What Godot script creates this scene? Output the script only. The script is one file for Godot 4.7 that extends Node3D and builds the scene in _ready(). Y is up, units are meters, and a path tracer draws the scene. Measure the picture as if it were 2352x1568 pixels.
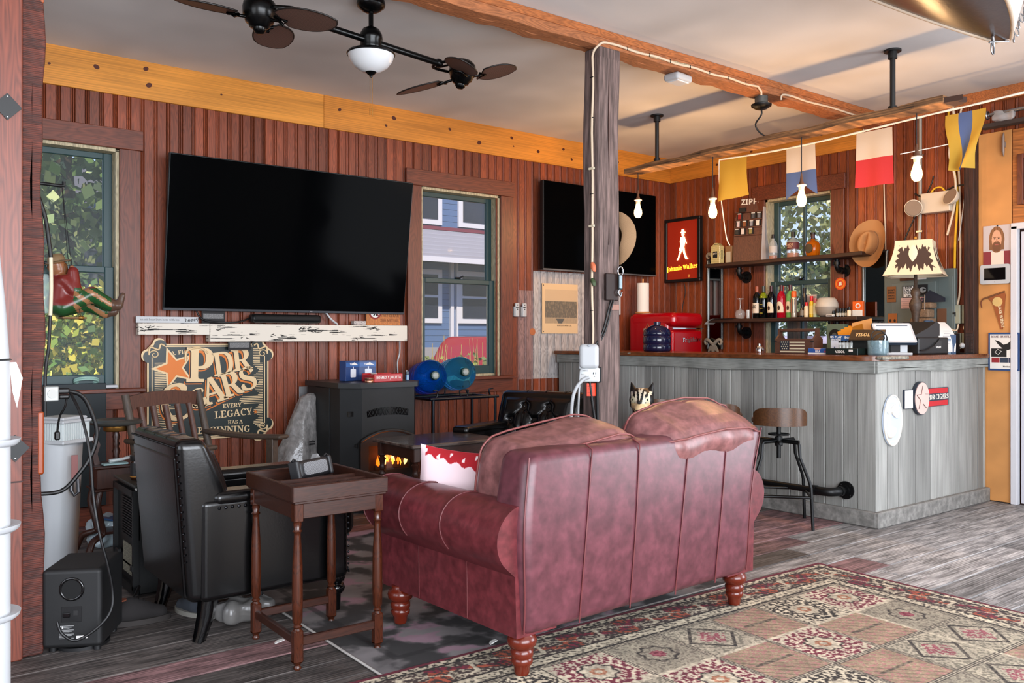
extends Node3D
# A timber-walled lounge with a bar. W1 (beadboard wall with the big screen) is z = 0, W2 (bar wall) is x = 6.67, floor y = 0, ceiling y = 3.02.

const CEIL := 3.022
const WX := 6.67
const ONWALL2 := -PI / 2
var M := {}
var T := {}
var counts := {}
var rng := RandomNumberGenerator.new()

class B:
	var v := PackedVector3Array()
	var n := PackedVector3Array()
	var uv := PackedVector2Array()
	var cl := PackedColorArray()
	var col := Color.WHITE
	var tint := false
	var x := Transform3D.IDENTITY

	func t3(a: Vector3, b: Vector3, c: Vector3, na: Vector3, nb: Vector3, nc: Vector3, ua := Vector2.ZERO, ub := Vector2.ZERO, uc := Vector2.ZERO) -> void:
		if (b - a).cross(c - a).dot(na + nb + nc) > 0.0:
			var q := b; b = c; c = q
			q = nb; nb = nc; nc = q
			var w := ub; ub = uc; uc = w
		v.append(x * a); v.append(x * b); v.append(x * c)
		n.append((x.basis * na).normalized()); n.append((x.basis * nb).normalized()); n.append((x.basis * nc).normalized())
		uv.append(ua); uv.append(ub); uv.append(uc)
		if tint:
			cl.append(col); cl.append(col); cl.append(col)

	func quad(a: Vector3, b: Vector3, c: Vector3, d: Vector3, nr: Vector3) -> B:
		t3(a, b, c, nr, nr, nr, Vector2(0, 1), Vector2(1, 1), Vector2(1, 0))
		t3(a, c, d, nr, nr, nr, Vector2(0, 1), Vector2(1, 0), Vector2(0, 0))
		return self

	func box(c: Vector3, s: Vector3, b := 0.0) -> B:
		var h := s * 0.5
		b = minf(b, minf(h.x, minf(h.y, h.z)) * 0.9)
		for i in 3:
			var j := (i + 1) % 3
			var k := (i + 2) % 3
			for sg in [-1.0, 1.0]:
				var p := []
				for e in [[-1, -1], [1, -1], [1, 1], [-1, 1]]:
					var q := Vector3.ZERO
					q[i] = sg * h[i]; q[j] = e[0] * (h[j] - b); q[k] = e[1] * (h[k] - b)
					p.append(c + q)
				var nr := Vector3.ZERO
				nr[i] = sg
				quad(p[0], p[1], p[2], p[3], nr)
				if b > 0.0:
					for sk in [-1.0, 1.0]:
						var e := []
						for ends in [-1.0, 1.0]:
							var q1 := Vector3.ZERO
							q1[k] = ends * (h[k] - b); q1[i] = sg * h[i]; q1[j] = sk * (h[j] - b)
							var q2 := q1
							q2[i] = sg * (h[i] - b); q2[j] = sk * h[j]
							e.append([q1 + c, q2 + c])
						var m := Vector3.ZERO
						m[i] = sg; m[j] = sk
						quad(e[0][0], e[0][1], e[1][1], e[1][0], m.normalized())
		if b > 0.0:
			for sx in [-1.0, 1.0]:
				for sy in [-1.0, 1.0]:
					for sz in [-1.0, 1.0]:
						var m := Vector3(sx, sy, sz)
						var i0 := h - Vector3(b, b, b)
						var m1 := m.normalized()
						t3(c + m * Vector3(h.x, i0.y, i0.z), c + m * Vector3(i0.x, h.y, i0.z), c + m * Vector3(i0.x, i0.y, h.z), m1, m1, m1)
		return self

	# a box with rounded edges of radius r; bend(point) may push its points about
	func rbox(c: Vector3, s: Vector3, r: float, mid := 1, bend = null) -> B:
		var h := s * 0.5
		r = minf(r, minf(h.x, minf(h.y, h.z)) * 0.98)
		var first := v.size()
		for i in 3:
			var j := (i + 1) % 3
			var k := (i + 2) % 3
			var us := _steps(h[j], r, mid)
			var vs := _steps(h[k], r, mid)
			for sg in [-1.0, 1.0]:
				var pts := []
				var nrs := []
				for a in us:
					for bb in vs:
						var q := Vector3.ZERO
						q[i] = sg * h[i]; q[j] = a; q[k] = bb
						var inn := Vector3(clampf(q.x, r - h.x, h.x - r), clampf(q.y, r - h.y, h.y - r), clampf(q.z, r - h.z, h.z - r))
						var nr := (q - inn).normalized()
						var p := c + inn + nr * r
						pts.append(bend.call(p) if bend else p)
						nrs.append(nr)
				var w := vs.size()
				for a in us.size() - 1:
					for bb in w - 1:
						var o := a * w + bb
						t3(pts[o], pts[o + w], pts[o + w + 1], nrs[o], nrs[o + w], nrs[o + w + 1])
						t3(pts[o], pts[o + w + 1], pts[o + 1], nrs[o], nrs[o + w + 1], nrs[o + 1])
		if bend:
			smooth(first)
		return self

	func _steps(h: float, r: float, mid: int) -> Array:
		var out := []
		for a in [0.0, 0.29, 0.62, 1.0]:
			out.append(-h + r * a)
		for m in range(1, mid):
			out.append(lerpf(-h + r, h - r, float(m) / mid))
		for a in [1.0, 0.62, 0.29, 0.0]:
			out.append(h - r * a)
		return out

	# smooth normals over the triangles from index first on: shared where corners meet
	func smooth(first := 0) -> B:
		var sum := {}
		for i in range(first, v.size(), 3):
			var f := (v[i + 2] - v[i]).cross(v[i + 1] - v[i])
			for e in 3:
				var key := Vector3i((v[i + e] * 20000.0).round())
				sum[key] = sum.get(key, Vector3.ZERO) + f
		for i in range(first, v.size()):
			var s: Vector3 = sum[Vector3i((v[i] * 20000.0).round())]
			if s.length_squared() > 1e-20:
				n[i] = s.normalized()
		return self

	# a profile of (radius, height), from bottom to top, turned about y
	func lathe(pr: Array, seg := 24) -> B:
		var ns := []
		for i in pr.size() - 1:
			var d: Vector2 = pr[i + 1] - pr[i]
			ns.append(Vector2(d.y, -d.x).normalized())
		for i in pr.size() - 1:
			var na: Vector2 = ns[i]
			var nb: Vector2 = ns[i]
			if i > 0 and ns[i - 1].dot(ns[i]) > 0.55:
				na = (ns[i - 1] + ns[i]).normalized()
			if i < ns.size() - 1 and ns[i + 1].dot(ns[i]) > 0.55:
				nb = (ns[i + 1] + ns[i]).normalized()
			for s in seg:
				var a0 := TAU * s / seg
				var a1 := TAU * (s + 1) / seg
				var d0 := Vector3(cos(a0), 0, sin(a0))
				var d1 := Vector3(cos(a1), 0, sin(a1))
				var p: Vector2 = pr[i]
				var q: Vector2 = pr[i + 1]
				var up := Vector3.UP
				var u0 := float(s) / seg
				var u1 := float(s + 1) / seg
				var v0 := 1.0 - float(i) / (pr.size() - 1)
				var v1 := 1.0 - float(i + 1) / (pr.size() - 1)
				if p.x > 1e-6:
					t3(d0 * p.x + up * p.y, d1 * p.x + up * p.y, d1 * q.x + up * q.y, d0 * na.x + up * na.y, d1 * na.x + up * na.y, d1 * nb.x + up * nb.y, Vector2(u0, v0), Vector2(u1, v0), Vector2(u1, v1))
				if q.x > 1e-6:
					t3(d0 * p.x + up * p.y, d1 * q.x + up * q.y, d0 * q.x + up * q.y, d0 * na.x + up * na.y, d1 * nb.x + up * nb.y, d0 * nb.x + up * nb.y, Vector2(u0, v0), Vector2(u1, v1), Vector2(u0, v1))
		return self

	func cyl(a: Vector3, b: Vector3, r: float, seg := 16, r2 := -1.0) -> B:
		return tube([a, b], [r, r if r2 < 0.0 else r2], seg)

	func tube(pts: Array, rad, seg := 8, closed := false) -> B:
		var m := pts.size()
		var rings := []
		var dirs := []
		var side := Vector3.ZERO
		for i in m:
			var d: Vector3
			if closed:
				d = pts[(i + 1) % m] - pts[(i + m - 1) % m]
			else:
				d = pts[mini(i + 1, m - 1)] - pts[maxi(i - 1, 0)]
			d = d.normalized()
			if i == 0:
				side = d.cross(Vector3.UP if absf(d.y) < 0.9 else Vector3.RIGHT).normalized()
			else:
				side = (side - d * side.dot(d)).normalized()
			var up := d.cross(side)
			var r: float = rad[i] if rad is Array else rad
			var ring := []
			for s in seg:
				var a := TAU * s / seg
				ring.append([pts[i] + (side * cos(a) + up * sin(a)) * r, side * cos(a) + up * sin(a)])
			rings.append(ring)
			dirs.append(d)
		for i in (m if closed else m - 1):
			var p: Array = rings[i]
			var q: Array = rings[(i + 1) % m]
			for s in seg:
				var e := (s + 1) % seg
				t3(p[s][0], p[e][0], q[e][0], p[s][1], p[e][1], q[e][1])
				t3(p[s][0], q[e][0], q[s][0], p[s][1], q[e][1], q[s][1])
		if not closed:
			for s in seg:
				var e := (s + 1) % seg
				t3(pts[0], rings[0][s][0], rings[0][e][0], -dirs[0], -dirs[0], -dirs[0])
				t3(pts[m - 1], rings[m - 1][s][0], rings[m - 1][e][0], dirs[m - 1], dirs[m - 1], dirs[m - 1])
		return self

	# an outline in x, y between depths z0 and z1; texture coordinates span its bounding box
	func prism(poly: PackedVector2Array, z0: float, z1: float) -> B:
		var idx := Geometry2D.triangulate_polygon(poly)
		var lo := poly[0]
		var hi := poly[0]
		for p in poly:
			lo = lo.min(p); hi = hi.max(p)
		var sz := (hi - lo).max(Vector2(1e-5, 1e-5))
		for i in range(0, idx.size(), 3):
			var a := poly[idx[i]]
			var b := poly[idx[i + 1]]
			var c := poly[idx[i + 2]]
			var u := [a, b, c].map(func(p): return Vector2((p.x - lo.x) / sz.x, (hi.y - p.y) / sz.y))
			t3(Vector3(a.x, a.y, z1), Vector3(b.x, b.y, z1), Vector3(c.x, c.y, z1), Vector3.BACK, Vector3.BACK, Vector3.BACK, u[0], u[1], u[2])
			t3(Vector3(a.x, a.y, z0), Vector3(b.x, b.y, z0), Vector3(c.x, c.y, z0), Vector3.FORWARD, Vector3.FORWARD, Vector3.FORWARD, u[0], u[1], u[2])
		var m := poly.size()
		var turn := -1.0 if Geometry2D.is_polygon_clockwise(poly) else 1.0
		var ns := []
		for i in m:
			var d := poly[(i + 1) % m] - poly[i]
			ns.append(Vector2(d.y, -d.x).normalized() * turn)
		for i in m:
			var p := poly[i]
			var q := poly[(i + 1) % m]
			var na: Vector2 = ns[i]
			var nb: Vector2 = ns[i]
			if ns[(i + m - 1) % m].dot(na) > 0.75:
				na = (ns[(i + m - 1) % m] + na).normalized()
			if ns[(i + 1) % m].dot(nb) > 0.75:
				nb = (ns[(i + 1) % m] + nb).normalized()
			var n0 := Vector3(na.x, na.y, 0)
			var n1 := Vector3(nb.x, nb.y, 0)
			t3(Vector3(p.x, p.y, z0), Vector3(q.x, q.y, z0), Vector3(q.x, q.y, z1), n0, n1, n1)
			t3(Vector3(p.x, p.y, z0), Vector3(q.x, q.y, z1), Vector3(p.x, p.y, z1), n0, n1, n0)
		return self

	func ball(c: Vector3, r: Vector3, seg := 16) -> B:
		var rows := seg / 2
		for i in rows:
			for s in seg:
				var p := []
				var q := []
				for e in [[i, s], [i, s + 1], [i + 1, s + 1], [i + 1, s]]:
					var a: float = PI * e[0] / rows
					var b: float = TAU * e[1] / seg
					var d := Vector3(sin(a) * cos(b), cos(a), sin(a) * sin(b))
					p.append(c + d * r); q.append((d / r).normalized())
				t3(p[0], p[1], p[2], q[0], q[1], q[2])
				t3(p[0], p[2], p[3], q[0], q[2], q[3])
		return self

	# a sheet f(u, v); front says which side its normals face
	func sheet(f: Callable, nu: int, nv: int, front := Vector3.ZERO) -> B:
		var pts := []
		for i in nu + 1:
			for j in nv + 1:
				pts.append(f.call(float(i) / nu, float(j) / nv))
		var nrs := []
		for i in nu + 1:
			for j in nv + 1:
				var du: Vector3 = pts[mini(i + 1, nu) * (nv + 1) + j] - pts[maxi(i - 1, 0) * (nv + 1) + j]
				var dv: Vector3 = pts[i * (nv + 1) + mini(j + 1, nv)] - pts[i * (nv + 1) + maxi(j - 1, 0)]
				var nr := du.cross(dv).normalized()
				nrs.append(-nr if front != Vector3.ZERO and nr.dot(front) < 0.0 else nr)
		var w := nv + 1
		for i in nu:
			for j in nv:
				var o := i * w + j
				var u0 := float(i) / nu
				var u1 := float(i + 1) / nu
				var v0 := float(j) / nv
				var v1 := float(j + 1) / nv
				t3(pts[o], pts[o + w], pts[o + w + 1], nrs[o], nrs[o + w], nrs[o + w + 1], Vector2(u0, v0), Vector2(u1, v0), Vector2(u1, v1))
				t3(pts[o], pts[o + w + 1], pts[o + 1], nrs[o], nrs[o + w + 1], nrs[o + 1], Vector2(u0, v0), Vector2(u1, v1), Vector2(u0, v1))
		return self

	# cloth: the sheet and its back, a small way apart
	func cloth(f: Callable, nu: int, nv: int, front: Vector3, thick := 0.002) -> B:
		sheet(f, nu, nv, front)
		sheet(func(a, b): return f.call(a, b) - front.normalized() * thick, nu, nv, -front)
		return self

	# rounded bones joined smoothly: [from, to, radius, radius, colour], meshed as surface nets
	func flesh(bones: Array, cell: float, k: float, colour = null) -> B:
		var lo := Vector3(1e9, 1e9, 1e9)
		var hi := -lo
		for b in bones:
			var r: float = maxf(b[2], b[3]) + cell * 2.0
			lo = lo.min(b[0] - Vector3(r, r, r)).min(b[1] - Vector3(r, r, r))
			hi = hi.max(b[0] + Vector3(r, r, r)).max(b[1] + Vector3(r, r, r))
		var dim := Vector3i(((hi - lo) / cell).ceil()) + Vector3i.ONE
		var field := PackedFloat32Array()
		field.resize(dim.x * dim.y * dim.z)
		field.fill(1.0)
		for b in bones:
			var r: float = maxf(b[2], b[3]) + cell * 3.0 + k
			var p0 := Vector3i(((b[0].min(b[1]) - Vector3(r, r, r) - lo) / cell).floor()).clamp(Vector3i.ZERO, dim - Vector3i.ONE)
			var p1 := Vector3i(((b[0].max(b[1]) + Vector3(r, r, r) - lo) / cell).ceil()).clamp(Vector3i.ZERO, dim - Vector3i.ONE)
			var ab: Vector3 = b[1] - b[0]
			var l2 := maxf(ab.length_squared(), 1e-9)
			for z in range(p0.z, p1.z + 1):
				for y in range(p0.y, p1.y + 1):
					for xx in range(p0.x, p1.x + 1):
						var q := lo + Vector3(xx, y, z) * cell
						var t := clampf((q - b[0]).dot(ab) / l2, 0.0, 1.0)
						var d: float = (q - b[0] - ab * t).length() - lerpf(b[2], b[3], t)
						var o := (z * dim.y + y) * dim.x + xx
						var e := field[o]
						var hh := maxf(k - absf(d - e), 0.0) / k
						field[o] = minf(d, e) - hh * hh * k * 0.25
		var at := {}
		var nr := {}
		var edges := [[0, 1], [0, 2], [0, 4], [1, 3], [1, 5], [2, 3], [2, 6], [3, 7], [4, 5], [4, 6], [5, 7], [6, 7]]
		for z in dim.z - 1:
			for y in dim.y - 1:
				for xx in dim.x - 1:
					var o := (z * dim.y + y) * dim.x + xx
					var f := [field[o], field[o + 1], field[o + dim.x], field[o + dim.x + 1], 0.0, 0.0, 0.0, 0.0]
					var o2 := o + dim.x * dim.y
					f[4] = field[o2]; f[5] = field[o2 + 1]; f[6] = field[o2 + dim.x]; f[7] = field[o2 + dim.x + 1]
					var inside := 0
					for c in 8:
						if f[c] < 0.0:
							inside += 1
					if inside == 0 or inside == 8:
						continue
					var s := Vector3.ZERO
					var cnt := 0
					for e in edges:
						if (f[e[0]] < 0.0) != (f[e[1]] < 0.0):
							var t: float = f[e[0]] / (f[e[0]] - f[e[1]])
							var c0 := Vector3(e[0] & 1, (e[0] >> 1) & 1, e[0] >> 2)
							var c1 := Vector3(e[1] & 1, (e[1] >> 1) & 1, e[1] >> 2)
							s += c0.lerp(c1, t)
							cnt += 1
					at[o] = lo + (Vector3(xx, y, z) + s / cnt) * cell
					nr[o] = Vector3(f[1] + f[3] + f[5] + f[7] - f[0] - f[2] - f[4] - f[6], f[2] + f[3] + f[6] + f[7] - f[0] - f[1] - f[4] - f[5], f[4] + f[5] + f[6] + f[7] - f[0] - f[1] - f[2] - f[3]).normalized()
		var stride := [1, dim.x, dim.x * dim.y]
		for o in at:
			for a in 3:
				var b1: int = stride[(a + 1) % 3]
				var b2: int = stride[(a + 2) % 3]
				if (field[o] < 0.0) == (field[o + stride[a]] < 0.0):
					continue
				if not (at.has(o - b1) and at.has(o - b2) and at.has(o - b1 - b2)):
					continue
				var ids := [o, o - b1, o - b1 - b2, o - b2]
				for tr in [[0, 1, 2], [0, 2, 3]]:
					if colour:
						tint = true
						col = colour.call((at[ids[tr[0]]] + at[ids[tr[1]]] + at[ids[tr[2]]]) / 3.0)
					t3(at[ids[tr[0]]], at[ids[tr[1]]], at[ids[tr[2]]], nr[ids[tr[0]]], nr[ids[tr[1]]], nr[ids[tr[2]]])
		return self

	# turns every face and normal away from a point inside
	func outward(c: Vector3) -> B:
		for i in range(0, v.size(), 3):
			var f := (v[i + 2] - v[i]).cross(v[i + 1] - v[i])
			if f.dot((v[i] + v[i + 1] + v[i + 2]) / 3.0 - c) < 0.0:
				var q := v[i + 1]; v[i + 1] = v[i + 2]; v[i + 2] = q
				var w := uv[i + 1]; uv[i + 1] = uv[i + 2]; uv[i + 2] = w
		return smooth()

	func x_oval() -> B:
		var p := PackedVector2Array()
		for i in 20:
			p.append(Vector2(cos(TAU * i / 20) * 0.036, sin(TAU * i / 20) * 0.040))
		return prism(p, -0.004, 0.003)

	func mesh() -> ArrayMesh:
		var a := []
		a.resize(Mesh.ARRAY_MAX)
		a[Mesh.ARRAY_VERTEX] = v
		a[Mesh.ARRAY_NORMAL] = n
		a[Mesh.ARRAY_TEX_UV] = uv
		if tint:
			a[Mesh.ARRAY_COLOR] = cl
		var m := ArrayMesh.new()
		if v.size():
			m.add_surface_from_arrays(Mesh.PRIMITIVE_TRIANGLES, a)
		return m

func V(x: float, y: float, z: float) -> Vector3:
	return Vector3(x, y, z)

func numbered(parent: Node, called: String) -> String:
	var key := "%d/%s" % [parent.get_instance_id(), called]
	counts[key] = counts.get(key, -1) + 1
	return called if counts[key] == 0 else "%s_%03d" % [called, counts[key]]

func put(called: String, shape, m: Material, parent: Node = self, at := Vector3.ZERO, turn := Vector3.ZERO) -> MeshInstance3D:
	var o := MeshInstance3D.new()
	o.name = numbered(parent, called)
	o.mesh = shape.mesh() if shape is B else shape
	o.material_override = m
	parent.add_child(o, true)
	o.position = at
	o.rotation = turn
	return o

func thing(called: String, label: String, category: String, at := Vector3.ZERO, yaw := 0.0, group := "") -> Node3D:
	var o := Node3D.new()
	o.name = numbered(self, called)
	add_child(o, true)
	o.position = at
	o.rotation.y = yaw
	return tag(o, label, category, group)

func tag(o: Node3D, label: String, category: String, group := "") -> Node3D:
	o.set_meta("label", label)
	o.set_meta("category", category)
	if group:
		o.set_meta("group", group)
	return o

func struct(called: String, shape = null, m: Material = null) -> Node3D:
	var o: Node3D
	if shape:
		o = put(called, shape, m)
	else:
		o = Node3D.new()
		o.name = numbered(self, called)
		add_child(o, true)
	o.set_meta("kind", "structure")
	return o

func copy(o: Node3D, label: String, at: Vector3, yaw: float) -> Node3D:
	var c: Node3D = o.duplicate()
	c.name = numbered(self, String(o.name).rstrip("0123456789").trim_suffix("_"))
	add_child(c, true)
	c.position = at
	c.rotation.y = yaw
	c.set_meta("label", label)
	return c

func words(parent: Node, s: String, height: float, at: Vector3, m: Material, turn := Vector3.ZERO, serif := false, depth := 0.0015, wide := 1.0) -> MeshInstance3D:
	var f := SystemFont.new()
	f.font_names = PackedStringArray(["Droid Serif" if serif else "Droid Sans"])
	f.font_weight = 700
	var t := TextMesh.new()
	t.font = f
	t.font_size = 32
	t.text = s
	t.pixel_size = height / 23.0
	t.depth = depth
	t.curve_step = 1.5
	var o := put("lettering", t, m, parent, at, turn)
	o.scale = V(wide, 1, 1)
	return o

func pts2(a: Array) -> PackedVector2Array:
	var p := PackedVector2Array()
	for i in range(0, a.size(), 2):
		p.append(Vector2(a[i], a[i + 1]))
	return p

func prof(a: Array) -> Array:
	var p := []
	for i in range(0, a.size(), 2):
		p.append(Vector2(a[i], a[i + 1]))
	return p

func curve(a: Array, steps := 6) -> Array:
	var out := []
	for i in a.size() - 1:
		var p0: Vector3 = a[maxi(i - 1, 0)]
		var p3: Vector3 = a[mini(i + 2, a.size() - 1)]
		for s in steps:
			out.append(a[i].cubic_interpolate(a[i + 1], p0, p3, float(s) / steps))
	out.append(a[-1])
	return out

func star(r: float, inner: float, turn := 0.0, points := 5) -> PackedVector2Array:
	var p := PackedVector2Array()
	for i in points * 2:
		var a := PI / 2 + turn + PI * i / points
		p.append(Vector2(cos(a), sin(a)) * (r if i % 2 == 0 else inner))
	return p

func oval(rx: float, ry: float, seg := 32, c := Vector2.ZERO) -> PackedVector2Array:
	var p := PackedVector2Array()
	for i in seg:
		p.append(c + Vector2(cos(TAU * i / seg) * rx, sin(TAU * i / seg) * ry))
	return p

func rrect(w: float, h: float, r: float, c := Vector2.ZERO) -> PackedVector2Array:
	var p := PackedVector2Array()
	for q in [[1, 1, 0.0], [-1, 1, PI / 2], [-1, -1, PI], [1, -1, PI * 1.5]]:
		for s in 5:
			var a: float = q[2] + PI / 2 * s / 4.0
			p.append(c + Vector2(q[0] * (w / 2 - r), q[1] * (h / 2 - r)) + Vector2(cos(a), sin(a)) * r)
	return p

func mat(c: Color, rough := 0.6, metal := 0.0) -> StandardMaterial3D:
	var m := StandardMaterial3D.new()
	m.albedo_color = c
	m.roughness = rough
	m.metallic = metal
	return m

# a material with a grey-scale texture laid in the world's (or the thing's own) axes
func grained(c: Color, tex: Texture2D, scale: Vector3, rough := 0.6, relief := 0.0, world := true, off := Vector3.ZERO) -> StandardMaterial3D:
	var m := mat(c, rough)
	m.albedo_texture = tex
	m.uv1_triplanar = true
	m.uv1_world_triplanar = world
	m.uv1_triplanar_sharpness = 8.0
	m.uv1_scale = scale
	m.uv1_offset = off
	if relief != 0.0:
		m.heightmap_enabled = true
		m.heightmap_texture = tex
		m.heightmap_scale = relief
	return m

func printed(tex: Texture2D, rough := 0.6) -> StandardMaterial3D:
	var m := mat(Color.WHITE, rough)
	m.albedo_texture = tex
	return m

func glow(c: Color, e: float) -> StandardMaterial3D:
	var m := mat(c, 0.5)
	m.emission_enabled = true
	m.emission = c
	m.emission_energy_multiplier = e
	return m

func glass(c: Color, a := 0.08) -> StandardMaterial3D:
	var m := mat(Color(c.r, c.g, c.b, a), 0.02)
	m.transparency = BaseMaterial3D.TRANSPARENCY_ALPHA
	return m

func solid_glass(c: Color, a := 0.0, s := 0.05) -> StandardMaterial3D:
	var m := mat(Color(c.r, c.g, c.b, a), 0.02)
	m.refraction_enabled = true
	m.refraction_scale = s
	return m

func noise(freq: float, oct := 4, sd := 1, kind := FastNoiseLite.TYPE_SIMPLEX_SMOOTH) -> FastNoiseLite:
	var f := FastNoiseLite.new()
	f.noise_type = kind
	f.frequency = freq
	f.fractal_octaves = oct
	f.seed = sd
	return f

func seamless(freq: float, oct: int, sd: int, side := 256, kind := FastNoiseLite.TYPE_SIMPLEX_SMOOTH) -> PackedByteArray:
	var im := noise(freq, oct, sd, kind).get_seamless_image(side, side)
	im.convert(Image.FORMAT_L8)
	return im.get_data()

func grey(side: int, f: Callable) -> ImageTexture:
	var d := PackedByteArray()
	d.resize(side * side)
	for y in side:
		for x in side:
			d[y * side + x] = int(clampf(f.call(x, y), 0.0, 1.0) * 255.0)
	return ImageTexture.create_from_image(Image.create_from_data(side, side, false, Image.FORMAT_L8, d))

func turned(t: ImageTexture) -> ImageTexture:
	var im := t.get_image().duplicate()
	im.rotate_90(CLOCKWISE)
	return ImageTexture.create_from_image(im)

func make_textures() -> void:
	var S := 256
	var a := seamless(0.008, 3, 3)
	var b := seamless(0.06, 3, 8)
	var c := seamless(0.02, 4, 5)
	# long-grained wood: rings bent by slow noise, fine pores across
	T.wood = grey(S, func(x, y):
		var p: float = a[y * S + x] / 255.0
		var fine: float = b[((y / 6) % S) * S + (x * 3) % S] / 255.0
		var ring := absf(fposmod(x * 5.0 / S + p * 6.0, 1.0) * 2.0 - 1.0)
		return 0.70 + 0.20 * pow(ring, 0.7) + 0.20 * (fine - 0.45))
	T.woodh = turned(T.wood)
	T.soft = grey(S, func(x, y): return 0.82 + 0.22 * (b[((y / 6) % S) * S + (x * 3) % S] / 255.0 - 0.5) + 0.18 * a[y * S + x] / 255.0)
	T.softh = turned(T.soft)
	# weathered boards: high contrast streaks
	T.weather = grey(S, func(x, y):
		var s: float = b[((y / 8) % S) * S + (x * 2) % S] / 255.0
		var p: float = c[y * S + x] / 255.0
		return 0.42 + 0.62 * s * 0.8 + 0.40 * (p - 0.4))
	T.weatherh = turned(T.weather)
	T.mottle = grey(S, func(x, y): return 0.72 + 0.30 * c[y * S + x] / 255.0 + 0.10 * (b[y * S + x] / 255.0 - 0.5))
	T.cloud = grey(S, func(x, y): return 0.9 + 0.12 * a[y * S + x] / 255.0)
	T.fine = grey(S, func(x, y): return 0.7 + 0.4 * (b[y * S + x] / 255.0))
	T.fleck = grey(S, func(x, y):
		var s: float = b[y * S + (x / 4) % S] / 255.0 * 0.7 + a[y * S + x] / 255.0 * 0.5
		return 1.0 if s < 0.78 else 0.1)
	T.weave = grey(64, func(x, y):
		var u: int = (x / 8) % 2
		var w: int = (y / 4) % 2
		return 1.0 if u == w else 0.55)

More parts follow.
